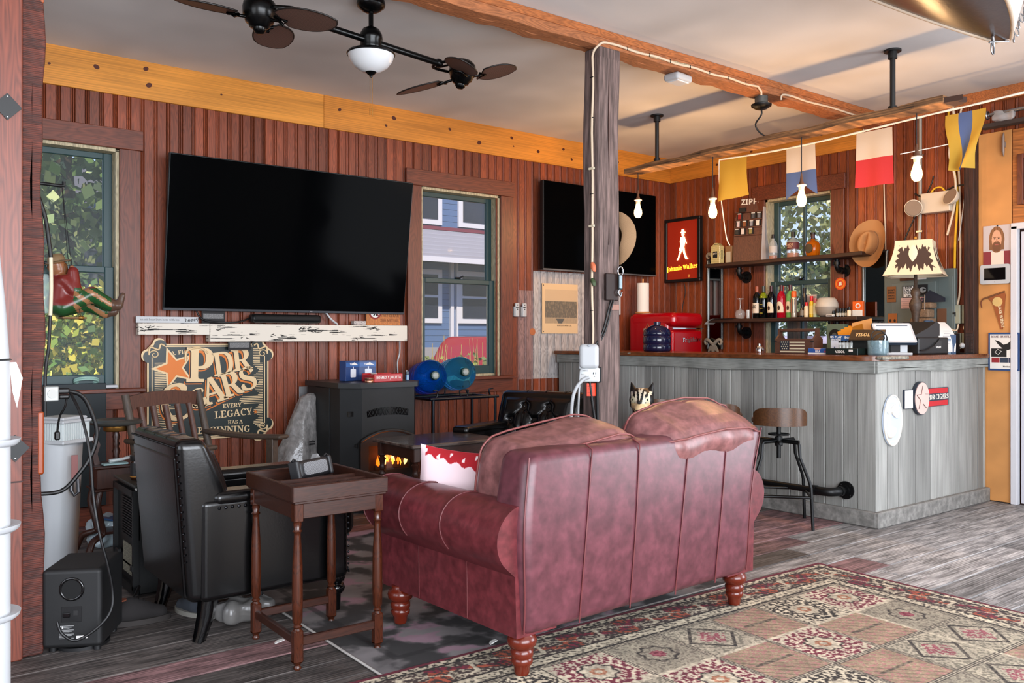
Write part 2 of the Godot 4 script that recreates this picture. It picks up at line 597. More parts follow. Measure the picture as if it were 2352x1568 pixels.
func make_materials() -> void:
	for i in 6:
		var o := V(i * 0.37, i * 0.21, i * 0.13)
		var k := 0.86 + 0.05 * ((i * 5) % 6)
		M["bead%d" % i] = grained(Color(0.57 * k, 0.28 * k, 0.17 * k), T.wood, V(5.0, 0.55, 5.0), 0.42, 0.05, true, o)
		M["bar_wall%d" % i] = grained(Color(0.62 * k, 0.30 * k, 0.15 * k), T.wood, V(5.0, 0.5, 5.0), 0.42, 0.05, true, o)
		M["bar_board%d" % i] = grained(Color(0.62 * k, 0.62 * k, 0.60 * k), T.soft, V(3.0, 0.5, 3.0), 0.7, 0.04, true, o)
		var g := 0.78 + 0.05 * ((i * 7) % 6)
		M["plank%d" % i] = grained(Color(0.80 * g, 0.78 * g, 0.77 * g), T.weatherh, V(0.7, 4.0, 3.0), 0.7, 0.25, true, o)
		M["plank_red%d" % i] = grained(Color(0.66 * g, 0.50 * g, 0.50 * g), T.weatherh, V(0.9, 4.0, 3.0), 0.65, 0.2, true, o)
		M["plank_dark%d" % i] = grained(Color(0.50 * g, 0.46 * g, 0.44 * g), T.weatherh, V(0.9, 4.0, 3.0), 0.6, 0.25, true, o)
	M.bead_white = grained(Color(0.80, 0.77, 0.76), T.wood, V(3.0, 0.8, 3.0), 0.5)
	M.bead_pink = grained(Color(0.64, 0.50, 0.48), T.wood, V(3.0, 0.8, 3.0), 0.5)
	M.casing = grained(Color(0.47, 0.24, 0.165), T.wood, V(3.0, 0.5, 3.0), 0.45, 0.04)
	M.casing_h = grained(Color(0.48, 0.24, 0.16), T.woodh, V(0.5, 3.0, 3.0), 0.45, 0.04)
	M.pine = grained(Color(0.86, 0.57, 0.22), T.softh, V(0.35, 2.2, 0.35), 0.4)
	M.pine2 = grained(Color(0.84, 0.54, 0.20), T.softh, V(0.35, 2.2, 0.35), 0.4, 0.0, true, V(0.3, 0.4, 0.7))
	M.knot = mat(Color(0.30, 0.12, 0.06), 0.4)
	M.ceiling = grained(Color(0.83, 0.82, 0.815), T.cloud, V(0.4, 0.4, 0.4), 0.9)
	M.beam = grained(Color(0.74, 0.46, 0.28), T.woodh, V(0.7, 4.0, 4.0), 0.75, 0.2)
	M.beam2 = grained(Color(0.78, 0.46, 0.24), T.woodh, V(0.7, 4.0, 4.0), 0.75, 0.2)
	M.post = grained(Color(0.56, 0.47, 0.45), T.weather, V(6.0, 0.7, 6.0), 0.85, 0.25)
	M.post_red = grained(Color(0.44, 0.20, 0.14), T.weatherh, V(2.0, 7.0, 2.0), 0.7, 0.3)
	M.post_smooth = grained(Color(0.52, 0.25, 0.17), T.wood, V(4.0, 0.4, 4.0), 0.4, 0.03)
	M.backing = mat(Color(0.20, 0.085, 0.055), 0.6)
	M.sash = mat(Color(0.13, 0.24, 0.25), 0.45)
	M.jamb = grained(Color(0.82, 0.76, 0.62), T.wood, V(4, 1, 4), 0.6)
	M.pane = glass(Color(0.9, 0.95, 0.95), 0.04)
	M.pane.metallic_specular = 0.06
	M.shell = mat(Color(0.74, 0.70, 0.65), 0.8)
	M.black = mat(Color(0.035, 0.035, 0.04), 0.5)
	M.black_gloss = mat(Color(0.02, 0.02, 0.023), 0.08)
	M.iron = mat(Color(0.045, 0.05, 0.055), 0.42, 0.4)
	M.steel = mat(Color(0.62, 0.63, 0.65), 0.25, 0.95)
	M.chrome = mat(Color(0.85, 0.86, 0.88), 0.08, 1.0)
	M.white = mat(Color(0.70, 0.71, 0.72), 0.45)
	M.cream = mat(Color(0.88, 0.83, 0.72), 0.6)
	M.cable = mat(Color(0.82, 0.74, 0.64), 0.6)
	M.cable_black = mat(Color(0.03, 0.03, 0.035), 0.45)
	M.paper = mat(Color(0.86, 0.85, 0.83), 0.8)
	M.ink = mat(Color(0.06, 0.06, 0.07), 0.7)
	M.walnut = grained(Color(0.25, 0.125, 0.08), T.wood, V(6, 0.8, 6), 0.35, 0.02, false)
	M.walnut_h = grained(Color(0.25, 0.125, 0.08), T.woodh, V(0.8, 6, 6), 0.35, 0.02, false)
	M.leather = grained(Color(0.40, 0.21, 0.245), T.mottle, V(2.2, 2.2, 2.2), 0.36, 0.03, false)
	M.leather_tan = grained(Color(0.55, 0.36, 0.355), T.mottle, V(3, 3, 3), 0.36, 0.03, false)
	M.leather_red = grained(Color(0.43, 0.18, 0.20), T.mottle, V(3, 3, 3), 0.3, 0.03, false)
	M.leather_black = grained(Color(0.030, 0.029, 0.032), T.fine, V(5, 5, 5), 0.22, 0.02, false)
	M.weathered_board = grained(Color(0.66, 0.47, 0.30), T.weatherh, V(1.0, 3.0, 0.6), 0.8, 0.2)
	M.shelf_wood = grained(Color(0.30, 0.18, 0.12), T.weatherh, V(1.5, 5, 0.5), 0.6, 0.1)
	M.counter = grained(Color(0.50, 0.27, 0.12), T.wood, V(3, 3, 0.4), 0.25, 0.02)
	M.red = mat(Color(0.62, 0.02, 0.07), 0.16)
	M.red_flat = mat(Color(0.72, 0.10, 0.13), 0.6)
	M.orange = mat(Color(0.86, 0.36, 0.06), 0.5)
	M.yellow = mat(Color(0.86, 0.66, 0.12), 0.8)
	M.blue = mat(Color(0.14, 0.32, 0.60), 0.5)
	M.tan = mat(Color(0.76, 0.58, 0.38), 0.9)
	M.brass = mat(Color(0.72, 0.52, 0.26), 0.3, 0.9)

func _ready() -> void:
	rng.seed = 7
	set_view()
	make_textures()
	make_materials()
	build_shell()
	build_sofa()
	build_chairs()
	build_tables()
	build_rugs()
	build_stools()
	build_bar()
	build_back_bar()
	build_shelves()
	build_counter_items()
	build_wall2()
	build_screens()
	build_cigar_sign()
	build_stove()
	build_water_rack()
	build_post_things()
	build_ceiling_things()
	build_left()
	build_outside()

func set_view() -> void:
	var cam := Camera3D.new()
	cam.name = "camera"
	add_child(cam)
	cam.position = V(0, 1.2, 6.0)
	cam.rotation.y = -0.65634
	cam.near = 0.05
	cam.far = 200.0
	cam.projection = Camera3D.PROJECTION_FRUSTUM
	cam.size = 0.05 * 1568.0 / 1975.0
	cam.frustum_offset = Vector2(0, -0.05 * 9.0 / 1975.0)
	cam.current = true
	var env := Environment.new()
	env.background_mode = Environment.BG_SKY
	var sky := ProceduralSkyMaterial.new()
	sky.sky_top_color = Color(0.38, 0.55, 0.80)
	sky.sky_horizon_color = Color(0.80, 0.86, 0.92)
	sky.ground_horizon_color = Color(0.62, 0.62, 0.58)
	sky.ground_bottom_color = Color(0.35, 0.34, 0.30)
	sky.sun_angle_max = 1.0
	env.sky = Sky.new()
	env.sky.sky_material = sky
	env.background_energy_multiplier = 1.1
	env.tonemap_mode = Environment.TONE_MAPPER_LINEAR
	env.tonemap_exposure = 1.5
	env.sdfgi_enabled = true
	env.ssao_enabled = true
	env.ssil_enabled = true
	var we := WorldEnvironment.new()
	we.name = "world"
	we.environment = env
	add_child(we)
	var sun := DirectionalLight3D.new()
	sun.name = "sun"
	sun.light_color = Color(1.0, 0.95, 0.86)
	sun.light_energy = 1.1
	sun.light_angular_distance = 0.6
	sun.shadow_enabled = true
	add_child(sun)
	sun.look_at_from_position(V(-3, 9, 7.5), Vector3.ZERO)
	# daylight through the open bays behind the camera
	for a in [["daylight_rear", V(0.9, 1.55, 8.5), V(0, 0, 0), Vector2(5.6, 2.5), 42.0], ["daylight_bay", V(6.6, 1.5, 6.6), V(0, PI / 2, 0), Vector2(3.0, 2.5), 16.0], ["daylight_left", V(-3.1, 1.6, 4.6), V(0, -PI / 2, 0), Vector2(4.0, 2.2), 8.0]]:
		var l := AreaLight3D.new()
		l.name = a[0]
		l.area_size = a[3]
		l.light_energy = a[4]
		l.light_color = Color(0.95, 0.97, 1.0)
		l.shadow_enabled = true
		l.position = a[1]
		l.rotation = a[2]
		add_child(l)

# a wall slab along an axis with rectangular openings: holes are [from, to, sill, head]
func slab(along: int, at: float, thick: float, from: float, to: float, high: float, holes: Array) -> B:
	var b := B.new()
	var cuts := [from, to]
	for h in holes:
		cuts.append(h[0]); cuts.append(h[1])
	cuts.sort()
	for i in cuts.size() - 1:
		var m: float = (cuts[i] + cuts[i + 1]) / 2
		var spans := [[0.0, high]]
		for h in holes:
			if m > h[0] and m < h[1]:
				spans = [[0.0, h[2]], [h[3], high]]
		for s in spans:
			if s[1] - s[0] < 0.001 or cuts[i + 1] - cuts[i] < 0.001:
				continue
			var c := V(m, (s[0] + s[1]) / 2, at)
			var z := V(cuts[i + 1] - cuts[i], s[1] - s[0], thick)
			if along == 2:
				c = V(at, c.y, m)
				z = V(thick, z.y, z.x)
			b.box(c, z)
	return b

func bead_shape(w: float) -> B:
	# one tongue-and-groove board seen end on: a flat face, a quirk and a double bead, one metre long
	var p := pts2([0.0, 0.0, w, 0.0, w, 0.004, w - 0.003, 0.009, w - 0.006, 0.011, w - 0.010, 0.009, w - 0.0125, 0.000, w - 0.015, 0.009, w - 0.0185, 0.011, w - 0.022, 0.009, w - 0.0245, -0.001, w - 0.028, 0.014, 0.003, 0.014, 0.0005, 0.008])
	var b := B.new()
	b.x = Transform3D(Basis(Vector3.RIGHT, -PI / 2), Vector3.ZERO)
	for i in p.size():
		p[i].y = -p[i].y
	b.prism(p, 0.0, 1.0)
	return b

# boards of a wall: spans of height per column that are not openings
func board_wall(parent: Node3D, from: float, to: float, holes: Array, top: float, key: String, place: Callable, pitch: float, special = null) -> void:
	var shape := bead_shape(pitch).mesh()
	var i := 0
	var s := from
	while s < to - 0.01:
		var m := s + pitch / 2
		var spans := [[0.0, top]]
		for h in holes:
			if m > h[0] and m < h[1]:
				spans = []
				if h[2] > 0.02:
					spans.append([0.0, h[2]])
				if h[3] < top - 0.02:
					spans.append([h[3], top])
		if special:
			spans = special.call(m, spans)
		for sp in spans:
			var mt: Material = M[sp[2]] if sp.size() > 2 else M["%s%d" % [key, (i * 7 + int(sp[0] * 3)) % 6]]
			var o := put("board", shape, mt, parent)
			o.transform = place.call(s, sp[0])
			o.scale.y = 1.0
			o.transform.basis.y = V(0, sp[1] - sp[0], 0)
		i += 1
		s += pitch

func sash_window(called: String, at: Vector3, yaw: float, w: float, sill: float, head: float, rail: float, opts := {}) -> Node3D:
	# local: x across, z towards the room, opening from -w/2 to w/2
	var o := struct(called)
	o.position = at
	o.rotation.y = yaw
	var cw: float = opts.get("casing", 0.13)
	var b := B.new()
	for s in [-1, 1]:
		put("casing", B.new().box(V(s * (w / 2 + cw / 2), (sill + head) / 2, 0.022), V(cw, head - sill, 0.022), 0.003), M.casing, o)
	put("casing", B.new().box(V(0, head + 0.065, 0.025), V(w + 2 * cw + 0.03, 0.13, 0.028), 0.003), M.casing_h, o)
	put("sill", B.new().box(V(0, sill - 0.0125, 0.01), V(w + 2 * cw + 0.05, 0.025, 0.13), 0.004), M.casing_h, o)
	put("apron", B.new().box(V(0, sill - 0.08, 0.02), V(w + 2 * cw, 0.11, 0.02), 0.003), M.casing_h, o)
	for s in [-1, 1]:
		b.box(V(s * (w / 2 - 0.01), (sill + head) / 2, -0.075), V(0.02, head - sill, 0.17))
	b.box(V(0, head - 0.01, -0.075), V(w, 0.02, 0.17))
	b.box(V(0, sill + 0.005, -0.10), V(w, 0.03, 0.12))
	put("jamb", b, M.jamb, o)
	var i := w - 0.04
	for k in 2:
		var lo := sill + 0.02 if k == 0 else rail - 0.02
		var hi := rail + 0.02 if k == 0 else head - 0.02
		var z := -0.055 if k == 0 else -0.10
		var f := B.new()
		var st := 0.055
		for s in [-1, 1]:
			f.box(V(s * (i / 2 - st / 2), (lo + hi) / 2, z), V(st, hi - lo, 0.035), 0.004)
		f.box(V(0, lo + (0.035 if k == 0 else 0.02), z), V(i - 2 * st, 0.07 if k == 0 else 0.04, 0.035), 0.004)
		f.box(V(0, hi - 0.02, z), V(i - 2 * st, 0.04, 0.035), 0.004)
		if opts.get("mullion", false):
			f.box(V(0, (lo + hi) / 2, z), V(0.025, hi - lo - 0.06, 0.03), 0.004)
		var sa := put("sash", f, M.sash, o)
		put("pane", B.new().box(V(0, (lo + hi) / 2, z), V(i - 2 * st + 0.01, hi - lo - 0.06, 0.004)), M.pane, sa)
	put("sash_lock", B.new().box(V(0, rail + 0.028, -0.045), V(0.05, 0.016, 0.03), 0.004).cyl(V(0.01, rail + 0.03, -0.03), V(0.04, rail + 0.045, -0.02), 0.006, 8), M.iron, o)
	return o

func build_shell() -> void:
	# floor: weathered planks over a dark base
	var fl := struct("floor", B.new().box(V(1.7, -0.11, 4.2), V(10.2, 0.16, 9.2)), M.backing)
	var rows := 0
	var z := -0.05
	while z < 8.6:
		var w := 0.165 + 0.05 * rng.randf()
		var x := -3.2
		var k := rows
		while x < 6.75:
			var l := 1.4 + 2.4 * rng.randf()
			var x1 := minf(x + l, 6.75)
			if 6.75 - x1 < 0.5:
				x1 = 6.75
			var mid := Vector2((x + x1) / 2, z)
			var key := "plank"
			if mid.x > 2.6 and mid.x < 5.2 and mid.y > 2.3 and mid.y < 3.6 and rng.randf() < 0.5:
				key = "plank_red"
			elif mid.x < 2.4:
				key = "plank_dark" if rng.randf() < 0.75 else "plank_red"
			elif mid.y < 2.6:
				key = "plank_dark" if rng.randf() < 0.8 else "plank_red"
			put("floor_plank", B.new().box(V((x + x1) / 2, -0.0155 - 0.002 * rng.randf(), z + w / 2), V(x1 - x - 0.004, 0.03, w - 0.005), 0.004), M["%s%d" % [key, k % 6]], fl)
			k += 1
			x = x1
		z += w
		rows += 1
	struct("ceiling", B.new().box(V(1.7, CEIL + 0.08, 4.2), V(10.2, 0.16, 9.2)), M.ceiling)
	# outer walls; windows as openings
	var h1 := [[0.583, 1.387, 0.87, 2.425], [3.674, 4.478, 0.87, 2.43]]
	var h2 := [[1.17, 1.845, 0.87, 2.46], [5.1, 8.1, 0.02, 2.75]]
	var w1 := struct("wall_back", slab(0, -0.09, 0.15, -3.2, WX + 0.16, CEIL, h1), M.backing)
	var w2 := struct("wall_right", slab(2, WX + 0.09, 0.15, -0.17, 8.8, CEIL, h2), M.backing)
	struct("wall_front", slab(0, 8.7, 0.15, -3.4, WX, CEIL, [[-1.9, 3.7, 0.3, 2.8]]), M.shell)
	struct("wall_left", slab(2, -3.3, 0.15, -0.17, 8.8, CEIL, [[2.6, 6.6, 0.5, 2.7]]), M.shell)
	var pale := func(m, spans):
		if m < 4.66 or m > 5.5:
			return spans
		var key := "bead_pink" if m < 4.9 else "bead_white"
		var top := 1.62 if m < 4.9 else 1.80
		var out := []
		for s in spans:
			out.append([s[0], 0.83]); out.append([0.83, top, key]); out.append([top, s[1]])
		return out
	board_wall(w1, 0.30, WX - 0.005, h1, 2.79, "bead", func(s, y): return Transform3D(Basis.IDENTITY, V(s, y, -0.012)), 0.083, pale)
	board_wall(w2, 0.0, 4.9, [h2[0], [3.05, 3.34, 0.0, 2.70], [3.34, 4.26, 0.0, 2.70]], 2.95, "bar_wall", func(s, y): return Transform3D(Basis(Vector3.UP, ONWALL2), V(WX + 0.012, y, s)), 0.083)
	# pine fascia boards under the ceiling
	var t := struct("trim_1")
	put("fascia_board", B.new().box(V(1.31, 2.90, 0.012), V(3.02, 0.25, 0.024), 0.002), M.pine, t)
	put("fascia_board", B.new().box(V(4.742, 2.90, 0.012), V(3.84, 0.25, 0.024), 0.002), M.pine2, t)
	var kn := B.new()
	for k in [[1.25, 2.93, 1.6], [1.55, 2.975, 1.5], [1.57, 2.87, 1.7], [2.05, 2.89, 0.7], [2.95, 2.93, 1.2], [3.35, 2.87, 1.0], [3.42, 2.94, 1.7], [3.95, 2.93, 1.2], [4.25, 2.86, 1.8], [4.6, 2.95, 1.4], [4.62, 2.88, 0.7], [4.9, 2.87, 1.5], [5.2, 2.93, 1.3], [5.3, 2.85, 1.2], [5.9, 2.9, 1.0], [0.98, 2.90, 0.8]]:
		kn.x = Transform3D(Basis(Vector3.BACK, 0.5 * sin(k[0] * 9)), V(k[0], k[1], 0.0242))
		kn.prism(oval(0.012 * k[2], 0.009 * k[2], 14), -0.004, 0.0008)
	put("knots", kn, M.knot, t)
	var t2 := struct("trim_2")
	put("fascia_board", B.new().box(V(WX - 0.012, 2.90, 1.075), V(0.024, 0.25, 2.10), 0.002), M.pine2, t2)
	var kn2 := B.new()
	for k in [[0.25, 2.93], [0.62, 2.87], [1.02, 2.93], [1.45, 2.88], [1.75, 2.95]]:
		kn2.x = Transform3D(Basis(Vector3.UP, ONWALL2), V(WX - 0.0242, k[1], k[0]))
		kn2.prism(oval(0.016, 0.011, 14), -0.004, 0.0008)
	put("knots", kn2, M.knot, t2)
	struct("trim_3", B.new().box(V(WX - 0.02, 2.975, 3.9), V(0.05, 0.095, 3.6), 0.004), M.beam2)
	struct("baseboard_back", B.new().box(V(3.5, 0.06, 0.012), V(6.3, 0.12, 0.022), 0.003), M.casing_h)
	sash_window("window_1", V(0.985, 0, 0), 0.0, 0.804, 0.87, 2.425, 1.64)
	sash_window("window_2", V(4.076, 0, 0), 0.0, 0.804, 0.87, 2.43, 1.675)
	sash_window("window_3", V(WX, 0, 1.5075), ONWALL2, 0.675, 0.87, 2.46, 1.69, {"casing": 0.12, "mullion": true})
	# big opening frames behind the camera
	# door at the right with plywood panels round it
	var ply := grained(Color(0.80, 0.56, 0.32), T.cloud, V(0.6, 1.6, 1.2), 0.5)
	M.ply = ply
	M.ply_h = grained(Color(0.76, 0.46, 0.22), T.woodh, V(1.2, 1.5, 0.5), 0.5)
	var pw := struct("trim_4")
	put("panel", B.new().box(V(WX - 0.012, 1.355, 3.168), V(0.022, 2.70, 0.232), 0.002), ply, pw)
	put("panel", B.new().box(V(WX - 0.014, 2.36, 3.83), V(0.026, 0.68, 1.08), 0.002), M.ply_h, pw)
	var d := struct("door_1")
	var dm := mat(Color(0.80, 0.80, 0.82), 0.5)
	put("casing", B.new().box(V(WX - 0.02, 1.0, 3.305), V(0.05, 2.0, 0.045), 0.003).box(V(WX - 0.02, 2.0, 3.80), V(0.05, 0.045, 1.03), 0.003), dm, d)
	put("leaf", B.new().box(V(WX + 0.01, 0.985, 3.80), V(0.04, 1.95, 0.92), 0.003), mat(Color(0.78, 0.78, 0.81), 0.5), d)
	var tr := struct("window_4")
	tr.position = V(WX - 0.03, 2.33, 3.62)
	tr.rotation.y = ONWALL2
	var fr := B.new()
	for s in [-1, 1]:
		fr.box(V(s * 0.27, 0, 0), V(0.04, 0.36, 0.05), 0.003).box(V(0, s * 0.165, 0), V(0.5, 0.035, 0.05), 0.003)
	put("frame", fr, M.casing, tr)
	put("pane", B.new().box(V(0, 0, -0.005), V(0.5, 0.3, 0.006)), mat(Color(0.16, 0.22, 0.24), 0.1), tr)
	var cd := put("card", B.new().box(V(0, -0.085, 0.004), V(0.48, 0.12, 0.004)), M.paper, tr)
	words(cd, "LAKE", 0.045, V(-0.14, -0.07, 0.0065), mat(Color(0.5, 0.5, 0.55), 0.8))
	words(cd, "STREET", 0.022, V(-0.15, -0.12, 0.0065), mat(Color(0.5, 0.5, 0.55), 0.8))

func build_sofa() -> void:
	var o := thing("sofa", "burgundy leather two-seat sofa seen from behind, standing between the grey rug and the patterned rug", "sofa", V(1.83, 0.012, 3.675), 0.038)
	var lean := func(p):
		var k: float = (p.y - 0.145) / 0.66
		return p + V(lerpf(0.03, 0.13, p.x / 1.31) * k * k + 0.012 * sin(p.y * 9.0), 0.012 * (p.x / 1.31) * k, 0.02 * sin(PI * clampf(k, 0, 1)) * (1.0 if p.z > -0.08 else 0.0))
	put("back_frame", B.new().rbox(V(0.655, 0.465, -0.085), V(1.31, 0.64, 0.17), 0.045, 10, lean), M.leather, o)
	var seam := B.new()
	for s in [[0.275, 0.34], [0.545, 0.60], [0.815, 0.905], [1.075, 1.16]]:
		var p := []
		for i in 15:
			var k := i / 14.0
			var y := lerpf(0.15, 0.775, k)
			p.append(V(lerpf(s[0], s[1], k * k), y, 0.0035 + 0.02 * sin(PI * clampf((y - 0.145) / 0.66, 0, 1))))
		p.append(V(s[1], 0.792, -0.03))
		seam.tube(p, 0.0032, 6)
	for sx in [0.012, 1.30]:
		var p := []
		for i in 13:
			var q: Vector3 = lean.call(V(sx, lerpf(0.16, 0.77, i / 12.0), -0.012))
			p.append(q + V(-0.004 if sx < 0.5 else 0.004, 0, 0.002))
		seam.tube(p, 0.0035, 6)
	put("seam", seam, mat(Color(0.38, 0.16, 0.17), 0.45), o)
	# rolled arms: outline seen from the front, drawn back along the sofa
	for sd in [0, 1]:
		var out := PackedVector2Array()
		var cx := 0.035 if sd == 0 else 1.345
		var k := 1.0 if sd == 0 else -1.0
		for i in 25:
			var a := lerpf(-PI * 0.30, PI * 1.28, i / 24.0)
			out.append(Vector2(cx + k * cos(a) * 0.125 * (1.06 if i < 12 else 1.0), 0.485 + sin(a) * 0.122))
		out.append(Vector2(cx - k * 0.045, 0.36))
		out.append(Vector2(cx - k * 0.038, 0.145))
		out.append(Vector2(cx + k * 0.15, 0.145))
		out.append(Vector2(cx + k * 0.15, 0.36))
		var b := B.new()
		b.prism(out, -0.90, -0.02)
		for i in range(0, b.v.size()):
			if b.v[i].z < -0.5:
				b.v[i].x += k * 0.0
		var arm := put("arm", b, M.leather_red, o)
		var face := B.new()
		var small := PackedVector2Array()
		for q in out:
			small.append(Vector2(cx, 0.42) + (q - Vector2(cx, 0.42)) * 0.93)
		face.prism(small, -0.915, -0.89)
		put("front_panel", face, M.leather, arm)
		var welt := B.new()
		for z in [-0.895, -0.62, -0.34]:
			var p := []
			for i in 22:
				var q := out[mini(i + 2, 24)]
				p.append(V(cx + (q.x - cx) * 1.012, 0.485 + (q.y - 0.485) * 1.012, z + 0.02 * sin(i * 0.3)))
			welt.tube(p, 0.0035, 6)
		for z in [-0.62, -0.30]:
			welt.tube([V(cx - k * 0.043, 0.36, z), V(cx - k * 0.041, 0.15, z)], 0.0028, 6)
		put("welt", welt, mat(Color(0.36, 0.14, 0.15), 0.45), arm)
	put("seat_base", B.new().rbox(V(0.68, 0.21, -0.50), V(1.02, 0.14, 0.78), 0.03), M.leather, o)
	for i in 2:
		put("seat_cushion", B.new().rbox(V(0.43 + i * 0.52, 0.37, -0.55), V(0.51, 0.19, 0.72), 0.06, 2), M.leather_red, o)
	# loose back cushions, slumped over the top of the frame
	for i in 2:
		var w := 0.66 if i == 0 else 0.72
		var slump := func(p):
			var u: float = p.x / (w * 0.5)
			var q: Vector3 = p
			var belly := 1.0 - pow(absf(u), 4.0)
			q.y += (0.012 * belly if p.y > 0 else 0.0) + 0.012 * sin(p.x * 9.0 + i) - (0.035 * maxf(0.0, u) if i == 1 else -0.02 * minf(0.0, u))
			q.z += (0.035 * belly if p.z > 0 else -0.03 * belly) + 0.008 * sin(p.x * 23.0 + p.y * 11.0)
			if p.y > 0.0 and p.z > 0.02:
				q.z += 0.05 * p.y / 0.17
				q.y -= 0.03 * p.z / 0.12
			q += V(0, 1, 0.6) * 0.0045 * sin(p.x * 47.0 + sin(p.x * 19.0) * 2.0) * clampf(absf(u) * 1.3 - 0.1, 0.0, 1.0)
			return q
		var c := put("back_cushion", B.new().rbox(Vector3.ZERO, V(w, 0.34 if i == 0 else 0.26, 0.24), 0.085, 14, slump), M.leather_tan, o)
		c.position = V(0.39, 0.655, -0.25) if i == 0 else V(1.11, 0.742, -0.16)
		c.rotation = V(0.16, 0.02, 0.015) if i == 0 else V(0.42, 0.03, 0.03)
		var w2 := B.new()
		for z in [-0.075, 0.075]:
			var p := []
			for e in 60:
				var a := TAU * e / 60.0
				var ca := signf(cos(a)) * pow(absf(cos(a)), 0.28)
				var sa := signf(sin(a)) * pow(absf(sin(a)), 0.28)
				var hh: float = 0.34 if i == 0 else 0.26
				var q: Vector3 = slump.call(V(ca * (w / 2 - 0.002), sa * (hh / 2 - 0.002), z))
				p.append(q + V(ca, sa, 0) * 0.004)
			w2.tube(p, 0.0042, 6, true)
		put("welt", w2, mat(Color(0.46, 0.24, 0.23), 0.45), c)
	var lg := B.new().lathe(prof([0, 0, 0.024, 0, 0.027, 0.008, 0.030, 0.03, 0.038, 0.04, 0.040, 0.052, 0.036, 0.06, 0.041, 0.068, 0.041, 0.085, 0.036, 0.092, 0.050, 0.105, 0.054, 0.122, 0.048, 0.138, 0.036, 0.146, 0.036, 0.16, 0, 0.16]), 22).mesh()
	var cherry := mat(Color(0.36, 0.115, 0.06), 0.22)
	for p in [V(0.055, 0, -0.06), V(1.30, 0, -0.06), V(0.02, 0, -0.80), V(1.33, 0, -0.80)]:
		put("leg", lg, cherry, o, p)
	# the throw pillow in the far corner of the seat
	var pt := grey_to_print(128, func(u, v):
		var edge: float = 0.10 + 0.22 * u * u + 0.02 * sin(u * 40.0)
		if v < edge and u > 0.06:
			var fl := fposmod(u * 7.0, 1.0)
			var fv := fposmod(v * 7.0, 1.0)
			return Color(0.92, 0.85, 0.85) if absf(fl - 0.5) < 0.12 and absf(fv - 0.5) < 0.3 and int(u * 7.0 + v * 7.0) % 2 == 0 else Color(0.66, 0.08, 0.13)
		return Color(0.90, 0.80, 0.82))
	var pl := thing("throw_pillow", "pale pink throw pillow with a red snow-patterned corner, on the sofa seat", "pillow", V(1.985, 0.555, 3.08), 0.0)
	var puff := func(s): return func(u, v):
		var a: float = u * 2 - 1
		var b: float = v * 2 - 1
		var d: float = pow(maxf(0.0, (1 - a * a) * (1 - b * b)), 0.45)
		var pinch := 1.0 - 0.07 * (1.0 - absf(a * b))
		return V(a * 0.19 * (1 - 0.08 * (1 - b * b)), -b * 0.19 * (1 - 0.08 * (1 - a * a)), s * 0.075 * d)
	put("back_face", B.new().sheet(puff.call(1.0), 20, 20, V(0, 0, 1)), printed(pt, 0.9), pl)
	put("front_face", B.new().sheet(puff.call(-1.0), 20, 20, V(0, 0, -1)), mat(Color(0.66, 0.08, 0.13), 0.9), pl)
	pl.rotation = V(-0.10, -0.72, -0.10)

func grey_to_print(side: int, f: Callable, tall := 0) -> ImageTexture:
	var h := tall if tall > 0 else side
	var im := Image.create(side, h, false, Image.FORMAT_RGB8)
	for y in h:
		for x in side:
			im.set_pixel(x, y, f.call((x + 0.5) / side, (y + 0.5) / h))
	return ImageTexture.create_from_image(im)

